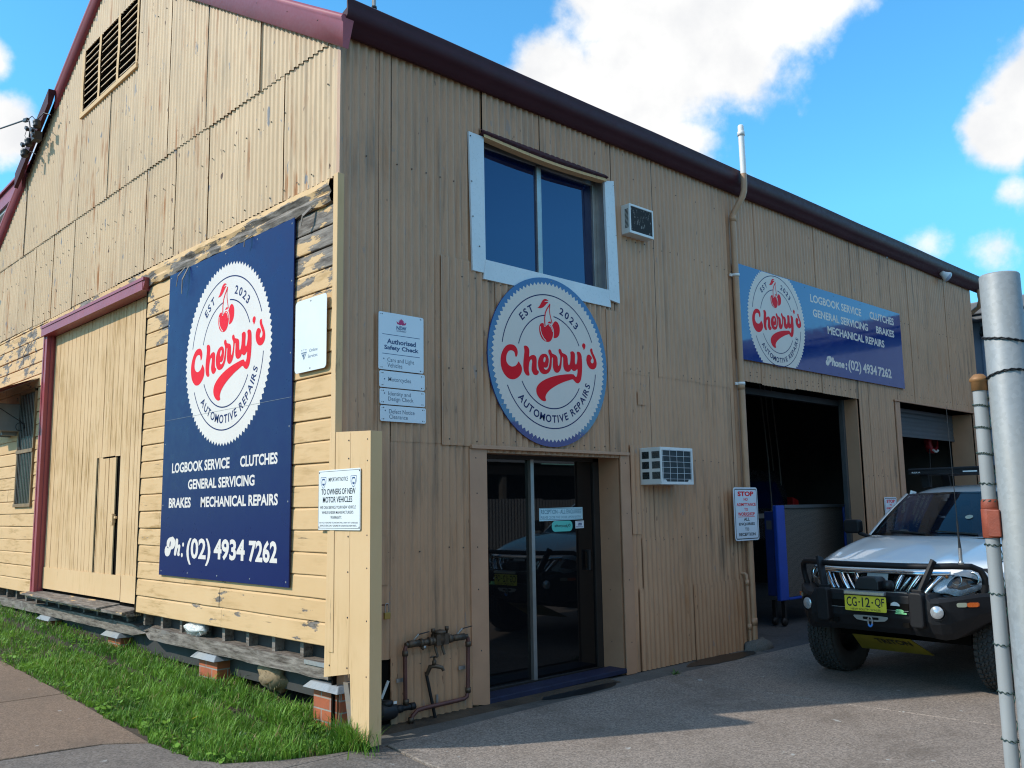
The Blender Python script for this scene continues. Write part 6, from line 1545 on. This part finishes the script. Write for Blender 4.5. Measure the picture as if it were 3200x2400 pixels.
rg2.add([pt + Vector((0, 1, 0)) * (.038 * math.cos(a)) + pv * (.038 * math.sin(a)) for a in np.linspace(0, 6.28, 18)[:-1]], [tuple(range(17))]); B(rg2, 'rego_sticker', mat_plain('rego_sticker', (.35, .38, .30), .4), fix=False)
for sgn in (1, -1):
    mr_ = MB(); mr_.prism(rrect(-.10, .09, -.075, .075, .035), lambda p, q, d: (d, sgn * 1.06 + p * sgn, 1.36 + q), 1.70, 1.80); mr_.bar((1.74, sgn * .84, 1.24), (1.75, sgn * 1.0, 1.29), .05, .04); B(mr_, 'door_mirror', M['matblack'], bevel=.02)
# nose panel, grille and headlights
gp2 = MB(); vs_ = np.linspace(-.86, .86, 45)
gp2.grid([[(nz(v, z) + .035 + dz_, v, z) for v in vs_] for z, dz_ in ((.70, 0), (.80, 0), (1.00, 0), (1.035, .02))], True); B(gp2, 'nose_panel', M['gloss'])
gr = MB()
def chrome_bar(a, b, w0, w1, dep=.03):
    """flat bar between (v,z) points, following the nose"""
    a, b = Vector(a), Vector(b); t = (b - a).normalized(); n_ = Vector((-t.y, t.x)); F_ = lambda p, o: (nz(p.x, p.y) + o, p.x, p.y); m_ = (a + b) / 2
    rows = []
    for i in range(7):
        k = i / 6; c_ = a + (b - a) * k; hw = (w0 + (w1 - w0) * k) / 2; bow = .012 * math.sin(math.pi * k); rows.append([F_(c_ + n_ * hw, .02), F_(c_ + n_ * hw * .75, -.012 - bow), F_(c_ - n_ * hw * .75, -.012 - bow), F_(c_ - n_ * hw, .02)])
    gr.grid(rows, True)
# upper chrome bar and the vertical slats
gr.grid([[(nz(v, z) + o, v, z) for v in np.linspace(-.60, .60, 31)] for z, o in ((.972, .02), (.975, -.016), (1.004, -.020), (1.018, .02))], True)
for sgn in (1, -1):
    chrome_bar((sgn * .548, .985), (sgn * .425, .815), .046, .034); chrome_bar((sgn * .378, .985), (sgn * .275, .818), .042, .032); chrome_bar((sgn * .222, .985), (sgn * .155, .822), .040, .032)
    chrome_bar((sgn * .428, .815), (sgn * .33, .790), .026, .014); chrome_bar((sgn * .278, .818), (sgn * .20, .794), .026, .014)
    for v0 in (.462, .300): chrome_bar((sgn * v0, .960), (sgn * (v0 - .085), .835), .011, .009)
B(gr, 'grille', M['chrome'])
em_ = MB(); em_.grid([[(nz(v, z) - .020 + .02 * abs(z - .90), v, z) for v in (-.10, -.05, 0, .05, .10)] for z in (.84, .90, .98)], True); B(em_, 'grille_badge_panel', M['alu'])
HL = [(.565, 1.012), (.675, 1.033), (.775, 1.036), (.832, .998), (.882, .944), (.835, .880), (.655, .794), (.585, .828), (.497, .824), (.472, .872)]
for sgn in (1, -1):
    def F2(p, q, d): return (nz(p, q) + d + .03 * sm(.97, 1.03, q), sgn * p, q)
    h_ = MB(); cen = (.675, .917); ringp = [smooth_loop(HL, 2)]
    L0 = ringp[0]; nL = len(L0)
    rows = [[F2(cen[0] + (p - cen[0]) * k, cen[1] + (q - cen[1]) * k, -.026 * (1 - k ** 3) + .0) for p, q in L0 + L0[:1]] for k in (0.02, .3, .55, .75, .9, 1.0)]
    h_.grid(rows, True); hl = B(h_, 'headlight', M['lens'], fix=True)
    r_ = MB(); rows = [[F2(cen[0] + (p - cen[0]) * k, cen[1] + (q - cen[1]) * k, .012 + .050 * (1 - k)) for i, (p, q) in enumerate(L0 + L0[:1])] for k in (.05, .4, .7, .985)]
    r_.grid(rows, True); B(r_, 'reflector', M['satin'], hl)
    for cy, cz, rr_ in ((.740, .948, .060), (.640, .940, .046)):
        b_ = MB(); b_.lathe([(rr_, .0), (rr_ * .96, .012), (rr_ * .7, -.02), (rr_ * .35, -.035), (0, -.038)], (nz(cy, cz) + .018, sgn * cy, cz), (-1, 0, .15), 20); B(b_, 'lamp_bowl', M['chrome'], hl)
    b_ = MB(); b_.lathe([(.030, 0), (.022, .018), (0, .026)], (nz(.740, .948) + .025, sgn * .740, .948), (-1, 0, 0), 14); B(b_, 'projector', M['lens'], hl)
    b_ = MB(); b_.lathe([(0, .0), (.018, .002), (.012, .02), (0, .024)], (nz(.57, .970) + .012, sgn * .575, .970), (-1, 0, 0), 10); B(b_, 'indicator_bulb', mat_plain('amber', (.75, .20, .02), .2), hl)
# bumper
def bump_u(v):
    a = abs(v); return 0.0 if a < .56 else .42 * ((a - .56) / .35) ** 1.5
bm2 = MB(); rows = []
for v in [-.915, -.885, -.84, -.76, -.68, -.62, -.56, -.53, -.40, -.36, -.2, 0, .2, .36, .40, .53, .56, .62, .68, .76, .84, .885, .915]:
    a = abs(v); u = bump_u(v) + (.03 if a < .38 else 0); zt = .835 if a < .55 else .80 + .045 * sm(.6, .9, a); zb = .475 if a < .5 else .475 - .02 * sm(.5, .62, a) + .15 * sm(.64, .9, a)
    rows.append([(u + .42, v * .99, zt), (u + .035, v, zt), (u + .004, v, zt - .03), (u, v, zt - .12), (u + .006, v, (zt + zb) / 2 - .04), (u + .04, v, zb + .05), (u + .08, v, zb), (u + .42, v * .97, zb)])
bm2.grid(rows, False); bm2.add(rows[0], [tuple(range(8))]); bm2.add(rows[-1], [tuple(range(8))])
bar_ = B(bm2, 'bull_bar', M['matblack'], bevel=.006)
sl3 = MB(); sl3.box(.0245, .031, -.36, .36, .690, .745); sl3.box(.02, .031, .30, .36, .545, .585); sl3.box(.02, .031, -.36, -.30, .545, .585); B(sl3, 'slot', M['dark'], bar_)
for c in (.42, -.455):
    bf = MB(); bf.prism(rrect(c - .060, c + .060, .555, .850, .03), lambda p, q, d: (d + .05 * max(0, .62 - q), p, q), -.045, .04); B(bf, 'buffer', M['matblack'], bar_, bevel=.012)
for sgn in (1, -1): up_ = MB(); up_.bar((.07, sgn * .445, .835), (.165, sgn * .545, 1.115), .030, .085, (1, 0, 0)); up_.obox(Vector((.055, sgn * .44, .85)), Vector((1, 0, 0)), Vector((0, 1, 0)), Vector((0, 0, 1)), .03, .045, .02); B(up_, 'upright', M['matblack'], bar_, bevel=.005)
tb = MB()
tb.tube([(.42, .835, .80), (.41, .855, .90), (.40, .862, .965), (.37, .845, 1.030), (.32, .790, 1.062), (.245, .66, 1.066), (.175, .50, 1.060), (.145, .3, 1.058), (.140, 0, 1.058), (.145, -.3, 1.058), (.175, -.50, 1.060), (.245, -.66, 1.066), (.32, -.790, 1.062), (.37, -.845, 1.030), (.40, -.862, .965), (.41, -.855, .90), (.42, -.835, .80)], .027, 14); B(tb, 'top_tube', M['matblack'], bar_)
bl = MB(); bl.bar((.020, -.36, .838), (.020, .36, .838), .010, .004); bl.bar((.022, -.36, .683), (.022, .36, .683), .006, .004); B(bl, 'bright_edge', M['alu'], bar_)
for sgn in (1, -1):
    u = bump_u(.605); fg = MB(); fg.lathe([(.070, .004), (.064, -.012), (.052, -.014)], (u + .002, sgn * .605, .692), (-1, .28 * sgn, 0), 22); fo = B(fg, 'fog_lamp', M['matblack'], bar_)
    fg = MB(); fg.lathe([(.053, .008), (.045, .016), (0, .022)], (u + .004, sgn * .605, .692), (-1, .28 * sgn, 0), 22); B(fg, 'fog_lens', mat_plain('fog_glass', (.50, .52, .54), .12, .5, var=.1, scale=60), fo)
    u = bump_u(.785) - .038
    ig = MB(); ig.prism(rrect(-.002, .060, -.018, .018, .012), lambda p, q, d: (u + .035 + p * 1.15 + d, sgn * (.785 + p), .752 + q), -.012, .012); B(ig, 'indicator', mat_plain('indicator_amber', (.62, .12, .02), .25), bar_)
    ig = MB(); ig.prism(rrect(-.060, -.004, -.018, .018, .012), lambda p, q, d: (u + .035 + p * 1.15 + d, sgn * (.785 + p), .752 + q), -.012, .012); B(ig, 'parker_lamp', mat_plain('parker_clear', (.35, .36, .27), .25), bar_)
# number plate, light bar, control box, winch fairlead and hook, stickers
npl = MB(); npl.prism(rrect(-.195, .195, .663, .797, .012), lambda p, q, d: (-.036 + d, p, q), -.003, 0); npo = B(npl, 'number_plate', M['platey'], bevel=.001)
PF = lambda p, q, d: (-.0395 - d, -p, q)
nt_ = MB(); text(nt_, PF, .0006, 'CG', -.176, -.078, .700, .784, .014); text(nt_, PF, .0006, '12', -.030, .046, .700, .784, .014); text(nt_, PF, .0006, 'QF', .092, .178, .700, .784, .014); disc(nt_, PF, .0006, -.055, .742, .008); disc(nt_, PF, .0006, .068, .742, .008)
text(nt_, PF, .0006, 'NEW SOUTH WALES', -.14, .14, .670, .688, .004); B(nt_, 'plate_lettering', M['blacktxt'], npo, fix=False)
lb = MB(); lb.prism(rrect(-.19, .19, .806, .838, .008), lambda p, q, d: (d, p, q), -.060, -.02); lbo = B(lb, 'light_bar', M['alu'], bevel=.003)
lb2 = MB(); lb2.prism([(-.182, .812), (.182, .812), (.182, .832), (-.182, .832)], lambda p, q, d: (d, p, q), -.062, -.0605); B(lb2, 'light_bar_lens', mat_plain('bar_lens', (.62, .57, .42), .2, .3, var=.2, scale=90), lbo)
cx_ = MB(); cx_.prism([(-.085, .840), (.145, .840), (.145, .880), (.105, .952), (-.060, .955), (-.085, .92)], lambda p, q, d: (d, p, q), .05, .20); B(cx_, 'winch_control_box', M['black'], bevel=.010)
cx_ = MB(); cx_.lathe([(0, 0), (.045, 0), (.045, .06), (0, .06)], (.12, -.115, .885), (0, -1, 0), 14); B(cx_, 'winch_motor_cap', M['black'])
fl2 = MB(); fl2.poly([smooth_loop([(-.155, .625), (.155, .625), (.165, .610), (.12, .575), (-.12, .575), (-.165, .610)], 1), rrect(-.075, .075, .590, .612, .010)[::-1]], lambda p, q, d: (.012 + d, p - .02, q), -.01); B(fl2, 'fairlead', M['alu'], fix=False)
hk = MB(); hk.tube([(-.01, -.02 + .020 * math.cos(t), .575 + .042 * math.sin(t)) for t in np.linspace(0, 6.0, 20)], .0065, 8, closed=True); B(hk, 'hook', M['alu'])
hk = MB(); hk.tube([(-.012, -.02 + .021 * math.cos(t), .575 + .042 * math.sin(t)) for t in np.linspace(3.6, 5.6, 10)], .009, 8); B(hk, 'hook_sleeve', mat_plain('hook_blue', (.05, .22, .62), .5), None)
sk = MB(); sk.poly([[(-.285, .722), (-.20, .722), (-.205, .742), (-.235, .757), (-.262, .752), (-.280, .738)]], lambda p, q, d: (.0235 - d, p, q), 0); B(sk, 'hill_sticker', M['white'], fix=False)
sk = MB(); sk.poly([[(-.345, .655), (-.24, .655), (-.24, .664), (-.27, .672), (-.345, .668)]], lambda p, q, d: (.016 - d, p, q), .0); sk.poly([smooth_loop([(-.325, .668), (-.25, .668), (-.245, .690), (-.275, .700), (-.32, .692)])], lambda p, q, d: (.016 - d, p, q), .0006); B(sk, 'frog_sticker', mat_plain('sticker_green', (.25, .62, .28), .4, var=.5, scale=60), fix=False)
# skid plate
skp = MB(); skp.add([(.24, .30, .415), (.24, -.24, .415), (.62, -.27, .235), (.62, .42, .235)], [(0, 1, 2, 3)]); skp.add([(.26, .30, .415), (.26, -.24, .415), (.64, -.27, .235), (.64, .42, .235)], [(3, 2, 1, 0)]); spo = B(skp, 'skid_plate', M['yellow'], fix=False)
def SKF(p, q, d): return (.24 + (.415 - q) * .38 / .18 - .004 - d, p * -1, q - .002)
st3 = MB(); text(st3, SKF, .001, 'TRITON', -.13, .20, .335, .392, .03, .15); B(st3, 'skid_lettering', M['blacktxt'], spo, fix=False)
und = MB(); und.box(.45, 4.9, -.55, .55, .42, .56); und.box(.60, 1.2, -.62, .62, .36, .46); und.tube([(.93, -.75, .40), (.93, .75, .40)], .045, 10); und.tube([(3.93, -.75, .40), (3.93, .75, .40)], .055, 10); und.lathe([(0, -.14), (.10, -.10), (.14, 0), (.10, .10), (0, .14)], (3.93, 0, .40), (0, 1, 0), 14); und.box(.66, .70, -.5, .5, .44, .95); B(und, 'chassis', M['dark'])
for ax in AX:
    for sgn in (1, -1):
        wa = MB(); wa.grid([[(ax + (AR + .02) * math.cos(t), sgn * v, AZ + (AR + .02) * math.sin(t)) for v in (.50, .93)] for t in np.linspace(-.25, 2.0, 16)], True); B(wa, 'wheel_arch_liner', M['dark'])
for ax in AX:
    for sgn in (1, -1):
        fla = MB(); fla.grid([[(ax + (AR + r0) * math.cos(t), sgn * v, AZ + (AR + r0) * math.sin(t)) for r0, v in ((-.01, .90), (-.005, .955), (.035, .950), (.06, .915))] for t in np.linspace(-.15, 2.45, 22)], True); B(fla, 'arch_flare', M['matblack'])
# wheels: chunky all-terrain tyres with interlocking tread blocks
RT, WT = .408, .270
def make_wheel():
    root = MB()
    prof = [(.225, -WT * .42), (.25, -WT * .47), (.33, -WT * .53), (.372, -WT * .50), (.392, -WT * .40), (.392, WT * .40), (.372, WT * .50), (.33, WT * .53), (.25, WT * .47), (.225, WT * .42)]
    root.lathe(prof, (0, 0, 0), (0, 1, 0), 64, True)
    NB = 46
    def blk(poly, a0, y0):
        vs = []
        for r_ in (.388, RT):
            for p, q in poly:
                k = 1.0 if r_ < .4 else .90
                a = a0 + p * k / .40; y_ = y0 + q * k; rr_ = r_ - .35 * max(0, abs(y_) - .085) ** 1.0 * .45
                vs.append((rr_ * math.cos(a), y_, rr_ * math.sin(a)))
        n_ = len(poly); root.add(vs, [tuple(range(2 * n_ - 1, n_ - 1, -1))] + [(i, (i + 1) % n_, n_ + (i + 1) % n_, n_ + i) for i in range(n_)], False)
    st_ = 2 * math.pi / NB * .40
    S_ = [(-.021, -.017), (-.004, -.020), (.004, -.006), (.021, -.008), (.021, .012), (.006, .014), (-.002, .004), (-.019, .006)]
    sh_ = [(-.020, -.024), (.020, -.024), (.021, .014), (.004, .020), (-.018, .014)]
    for i in range(NB):
        a = 2 * math.pi * i / NB
        blk(S_, a, -.022 + .004 * (i % 2)); blk([(-p, -q) for p, q in S_][::1], a + math.pi / NB, .022 - .004 * (i % 2)); blk(S_, a + .3 * math.pi / NB, .064); blk([(-p, -q) for p, q in S_], a + 1.2 * math.pi / NB, -.064)
        blk(sh_, a + .5 * math.pi / NB, -.104); blk([(p, -q) for p, q in sh_], a + 1.4 * math.pi / NB, .104)
    return root
wheel_proto = None
for k, (ax, sgn) in enumerate(((AX[0], 1), (AX[0], -1), (AX[1], 1), (AX[1], -1))):
    if wheel_proto is None:
        wheel_proto = make_wheel().build('wheel', M['rubber'], ute, local=True)
        rim = MB(); rim.lathe([(.232, -.10), (.225, -.06), (.205, .02), (.19, .03), (.06, .055), (0, .06)], (0, 0, 0), (0, 1, 0), 32); rim.lathe([(.232, -.10), (.215, -.11), (.20, -.02)], (0, 0, 0), (0, 1, 0), 32)
        rim.build('rim', M['black'], wheel_proto, local=True)
        for j in range(6):
            a = 2 * math.pi * j / 6; sp = MB(); sp.bar((.07 * math.cos(a), .062, .07 * math.sin(a)), (.20 * math.cos(a), .042, .20 * math.sin(a)), .045, .02, (0, 1, 0)); sp.build('spoke', M['matblack'], wheel_proto, local=True, bevel=.006)
        wobj = wheel_proto
    else: wobj = copy_tree(wheel_proto, ute)
    wobj.location = (ax, sgn * .800, RT - .052); wobj.rotation_euler = (0, 0, 0 if sgn > 0 else math.pi)
# roof rack and aerial
rk = MB()
for sgn in (1, -1): rk.bar((2.42, sgn * .66, 1.945), (3.55, sgn * .66, 1.945), .035, .045)
rk.tube([(2.42, -.70, 1.975), (2.42, .70, 1.975)], .018, 10); rk.box(2.405, 2.45, -.70, .70, 1.925, 1.962)
for i in range(9): rk.box(2.52 + i * .125, 2.58 + i * .125, -.66, .66, 1.925, 1.950)
for u in (2.62, 3.15):
    for sgn in (1, -1): rk.bar((u, sgn * .60, 1.78), (u, sgn * .62, 1.93), .09, .035, (1, 0, 0))
ro = B(rk, 'roof_rack', M['matblack'], bevel=.004)
rk2 = MB()
for y in (.02, -.32): rk2.box(2.4015, 2.4048, y - .075, y + .075, 1.932, 1.946)
B(rk2, 'rack_lamp', M['acface'], ro)
rk3 = MB(); text(rk3, lambda p, q, d: (2.4045 - d, -p, q), .0006, 'ROLA', -.66, -.56, 1.938, 1.955, .02); B(rk3, 'rack_lettering', M['white'], ro, fix=False)
an = MB(); an.lathe([(0, 0), (.022, 0), (.022, .02), (.014, .03), (.014, .04)], (.20, -.76, 1.085), seg=12)
an.tube([(.20 + .013 * math.cos(t), -.76 + .013 * math.sin(t), 1.115 + t * .00135) for t in np.linspace(0, 80, 240)], .0032, 5); ano = B(an, 'aerial_spring', M['alu'])
an = MB(); an.tube([(.20, -.76, 1.215), (.20, -.757, 1.33), (.20, -.756, 1.45)], [.013, .008, .009], 8); B(an, 'aerial_ferrule', M['black'], ano)
an = MB(); an.tube([(.20, -.756, 1.45), (.20, -.75, 1.9), (.20, -.742, 2.45)], [.004, .003, .002], 6); B(an, 'aerial_whip', M['black'], ano)

# ------------------------------------------------------------------ grass verge: one object of stuff, curved blades with colour variety
def grass(seed=5):
    rg_ = np.random.default_rng(seed)
    P = []
    def inside(x, y):
        edge = np.where(y > .45, -1.005 + .03 * np.sin(y * 7) + .02 * np.sin(y * 23), 0)
        lo = np.interp(y, [-.40, -.345, -.23, -.08, .10, .45], [-.10, -.32, -.62, -.86, -.985, -1.02])
        e = np.where(y > .45, edge, lo + .03 * np.sin(y * 31))
        return x > e
    def scatter(n, y0, y1, x0=-1.08, x1=.16):
        x = rg_.uniform(x0, x1, n); y = rg_.uniform(y0, y1, n)
        k = inside(x, y) & ~((y < .0) & (x > -.02)) & ~((x > -.02) & (rg_.random(n) < .55))
        return x[k], y[k]
    xs_, ys_ = [], []
    for n, a, b in ((11000, -.42, .6), (15000, .6, 2.2), (11000, 2.2, 4.5), (11000, 4.5, 11)):
        x, y = scatter(n, a, b); xs_.append(x); ys_.append(y)
    # the tall tuft against the corner screen
    x = rg_.normal(-.075, .035, 420); y = rg_.normal(-.30, .11, 420); xs_.append(x); ys_.append(y)
    ntuft = 420
    x = np.concatenate(xs_); y = np.concatenate(ys_); n = len(x)
    clump = np.array([noise.noise(Vector((a * 3.1, b * 3.1, 0))) for a, b in zip(x, y)])
    bare = np.array([noise.noise(Vector((a * 2.3, b * 1.6, 7))) for a, b in zip(x, y)])
    edged = np.clip((x + 1.0) / .35, 0, 1)
    keep = (bare > -.46) | (rg_.random(n) < .3); keep[-ntuft:] = True
    x, y, clump, edged = x[keep], y[keep], clump[keep], edged[keep]; n = len(x)
    h = rg_.uniform(.035, .10, n) * (1 + .65 * clump) * (.55 + .45 * edged) * rg_.choice([1, 1, 1, 1.55], n)
    h[-ntuft:] = rg_.uniform(.10, .26, ntuft)
    w = rg_.uniform(.0022, .0048, n) * (1 + .3 * (rg_.random(n) < .12))
    th = rg_.uniform(0, 2 * np.pi, n); lean = rg_.uniform(.15, .95, n)
    z = np.maximum(0, .035 * (y + .3)) - .014 + np.where(x > -.25, .055, 0) * np.clip((y + .1) * 2, 0, 1)
    dx, dy = np.cos(th), np.sin(th); px, py = -dy, dx
    V = np.zeros((n, 7, 3)); ts = (0, .38, .74, 1.0); wd = (1.0, .9, .62)
    for k, t in enumerate(ts):
        fx = h * lean * t ** 1.9; fz = h * (t - .38 * lean * t ** 2.4)
        cx, cy, cz = x + dx * fx, y + dy * fx, z + fz
        if k < 3:
            V[:, 2 * k] = np.stack([cx - px * w * wd[k], cy - py * w * wd[k], cz], 1); V[:, 2 * k + 1] = np.stack([cx + px * w * wd[k], cy + py * w * wd[k], cz], 1)
        else: V[:, 6] = np.stack([cx, cy, cz], 1)
    verts = V.reshape(-1, 3)
    tint = np.clip(.5 + .55 * clump + rg_.normal(0, .22, n), 0, 1); dry = (rg_.random(n) < .045).astype(float)
    # broad weed leaves close to the ground
    nl = 2600; lx, ly = scatter(nl * 2, -.38, 6.5); lc = np.array([noise.noise(Vector((a * 4, b * 4, 21))) for a, b in zip(lx, ly)]); kk = lc > .12; lx, ly = lx[kk][:nl], ly[kk][:nl]; nl = len(lx)
    lz = np.maximum(0, .035 * (ly + .3)) - .012 + rg_.uniform(.012, .06, nl) + np.where(lx > -.25, .05, 0) * np.clip((ly + .1) * 2, 0, 1)
    r = rg_.uniform(.008, .019, nl); a0 = rg_.uniform(0, 6.28, nl); tl = rg_.normal(0, .35, (nl, 2))
    LV_ = np.zeros((nl, 6, 3))
    for k in range(6):
        a = a0 + k * np.pi / 3; rr_ = r * (1.5 if k == 0 else 1.0); ox, oy = np.cos(a) * rr_, np.sin(a) * rr_
        LV_[:, k] = np.stack([lx + ox, ly + oy, lz + ox * tl[:, 0] + oy * tl[:, 1]], 1)
    allv = np.concatenate([verts, LV_.reshape(-1, 3)])
    b = np.arange(n)[:, None] * 7; q1 = np.concatenate([b + 0, b + 1, b + 3, b + 2], 1); q2 = np.concatenate([b + 2, b + 3, b + 5, b + 4], 1); t3 = np.concatenate([b + 4, b + 5, b + 6], 1)
    lb = n * 7 + np.arange(nl)[:, None] * 6; hx = lb + np.arange(6)[None, :]
    loops = np.concatenate([q1.ravel(), q2.ravel(), t3.ravel(), hx.ravel()])
    sizes = np.concatenate([np.full(2 * n, 4), np.full(n, 3), np.full(nl, 6)]); starts = np.concatenate([[0], np.cumsum(sizes)[:-1]])
    me = bpy.data.meshes.new('grass'); me.vertices.add(len(allv)); me.vertices.foreach_set('co', allv.astype(np.float32).ravel())
    me.loops.add(len(loops)); me.loops.foreach_set('vertex_index', loops.astype(np.int32)); me.polygons.add(len(sizes)); me.polygons.foreach_set('loop_start', starts.astype(np.int32))
    me.update(calc_edges=True); me.validate()
    at = me.attributes.new('tint', 'FLOAT', 'POINT'); at.data.foreach_set('value', np.concatenate([np.repeat(tint, 7), np.repeat(rg_.uniform(.5, 1, nl), 6)]).astype(np.float32))
    at = me.attributes.new('dry', 'FLOAT', 'POINT'); at.data.foreach_set('value', np.concatenate([np.repeat(dry, 7), np.zeros(nl * 6)]).astype(np.float32))
    t = NT('grass_blade'); c = t.mix(t.attr('tint').outputs['Fac'], (.042, .130, .014, 1), (.215, .385, .042, 1)); c = t.mix(t.attr('dry').outputs['Fac'], c, (.30, .24, .10, 1))
    mat = t.done(c, .55, 0, .3)
    trn = t.n.new('ShaderNodeBsdfTranslucent'); t.l.new(c, trn.inputs[0]); ad = t.n.new('ShaderNodeMixShader'); ad.inputs[0].default_value = .28
    t.l.new(t.p.outputs[0], ad.inputs[1]); t.l.new(trn.outputs[0], ad.inputs[2]); t.l.new(ad.outputs[0], t.out.inputs['Surface'])
    me.materials.append(mat)
    o = bpy.data.objects.new('grass', me); COL.objects.link(o)
    tag(o, 'lush green grass verge between footpath and weatherboard wall', 'grass', kind='stuff')
grass()
# small weeds at the edge of the wall strip
def weed(loc, seed, label, n=26, s=1.0):
    rnd = random.Random(seed); m = MB()
    for _ in range(n):
        a = rnd.uniform(0, 6.28); L = rnd.uniform(.03, .09) * s; e = rnd.uniform(.3, 1.1); d = Vector((math.cos(a) * math.cos(e), math.sin(a) * math.cos(e), math.sin(e))); p0 = Vector(loc) + Vector((rnd.uniform(-.06, .06) * s, rnd.uniform(-.02, .02) * s, 0)); w_ = Vector((-d.y, d.x, 0)).normalized() * .006 * s
        mid = p0 + d * L * .6; m.add([p0 - w_ * .4, p0 + w_ * .4, mid + w_, mid - w_, p0 + d * L - Vector((0, 0, L * .2))], [(0, 1, 2, 3), (3, 2, 4)], False)
    o = m.build('weed', mat_plain('weed_leaf', (.05, .11, .02), .6, var=.3), None); tag(o, label, 'weed'); return o
weed((3.60, -.36, .0), 2, 'small weed in the joint of the driveway below the wall')
weed((-.62, .36, .02), 4, 'low clover clump at the edge of the footpath near the yellow petal', 60, 1.2)
yp = MB(); yp.bar((-.62, 1.02, .075), (-.585, .98, .10), .012, .005); o = yp.build('yellow_petal', mat_plain('petal', (.75, .50, .02), .6), None); tag(o, 'tiny yellow petal lying in the grass', 'petal')
# leaf litter and chips on the paving
rnd = random.Random(12)
M['paper'] = mat_plain('litter_white', (.55, .55, .53), .7)
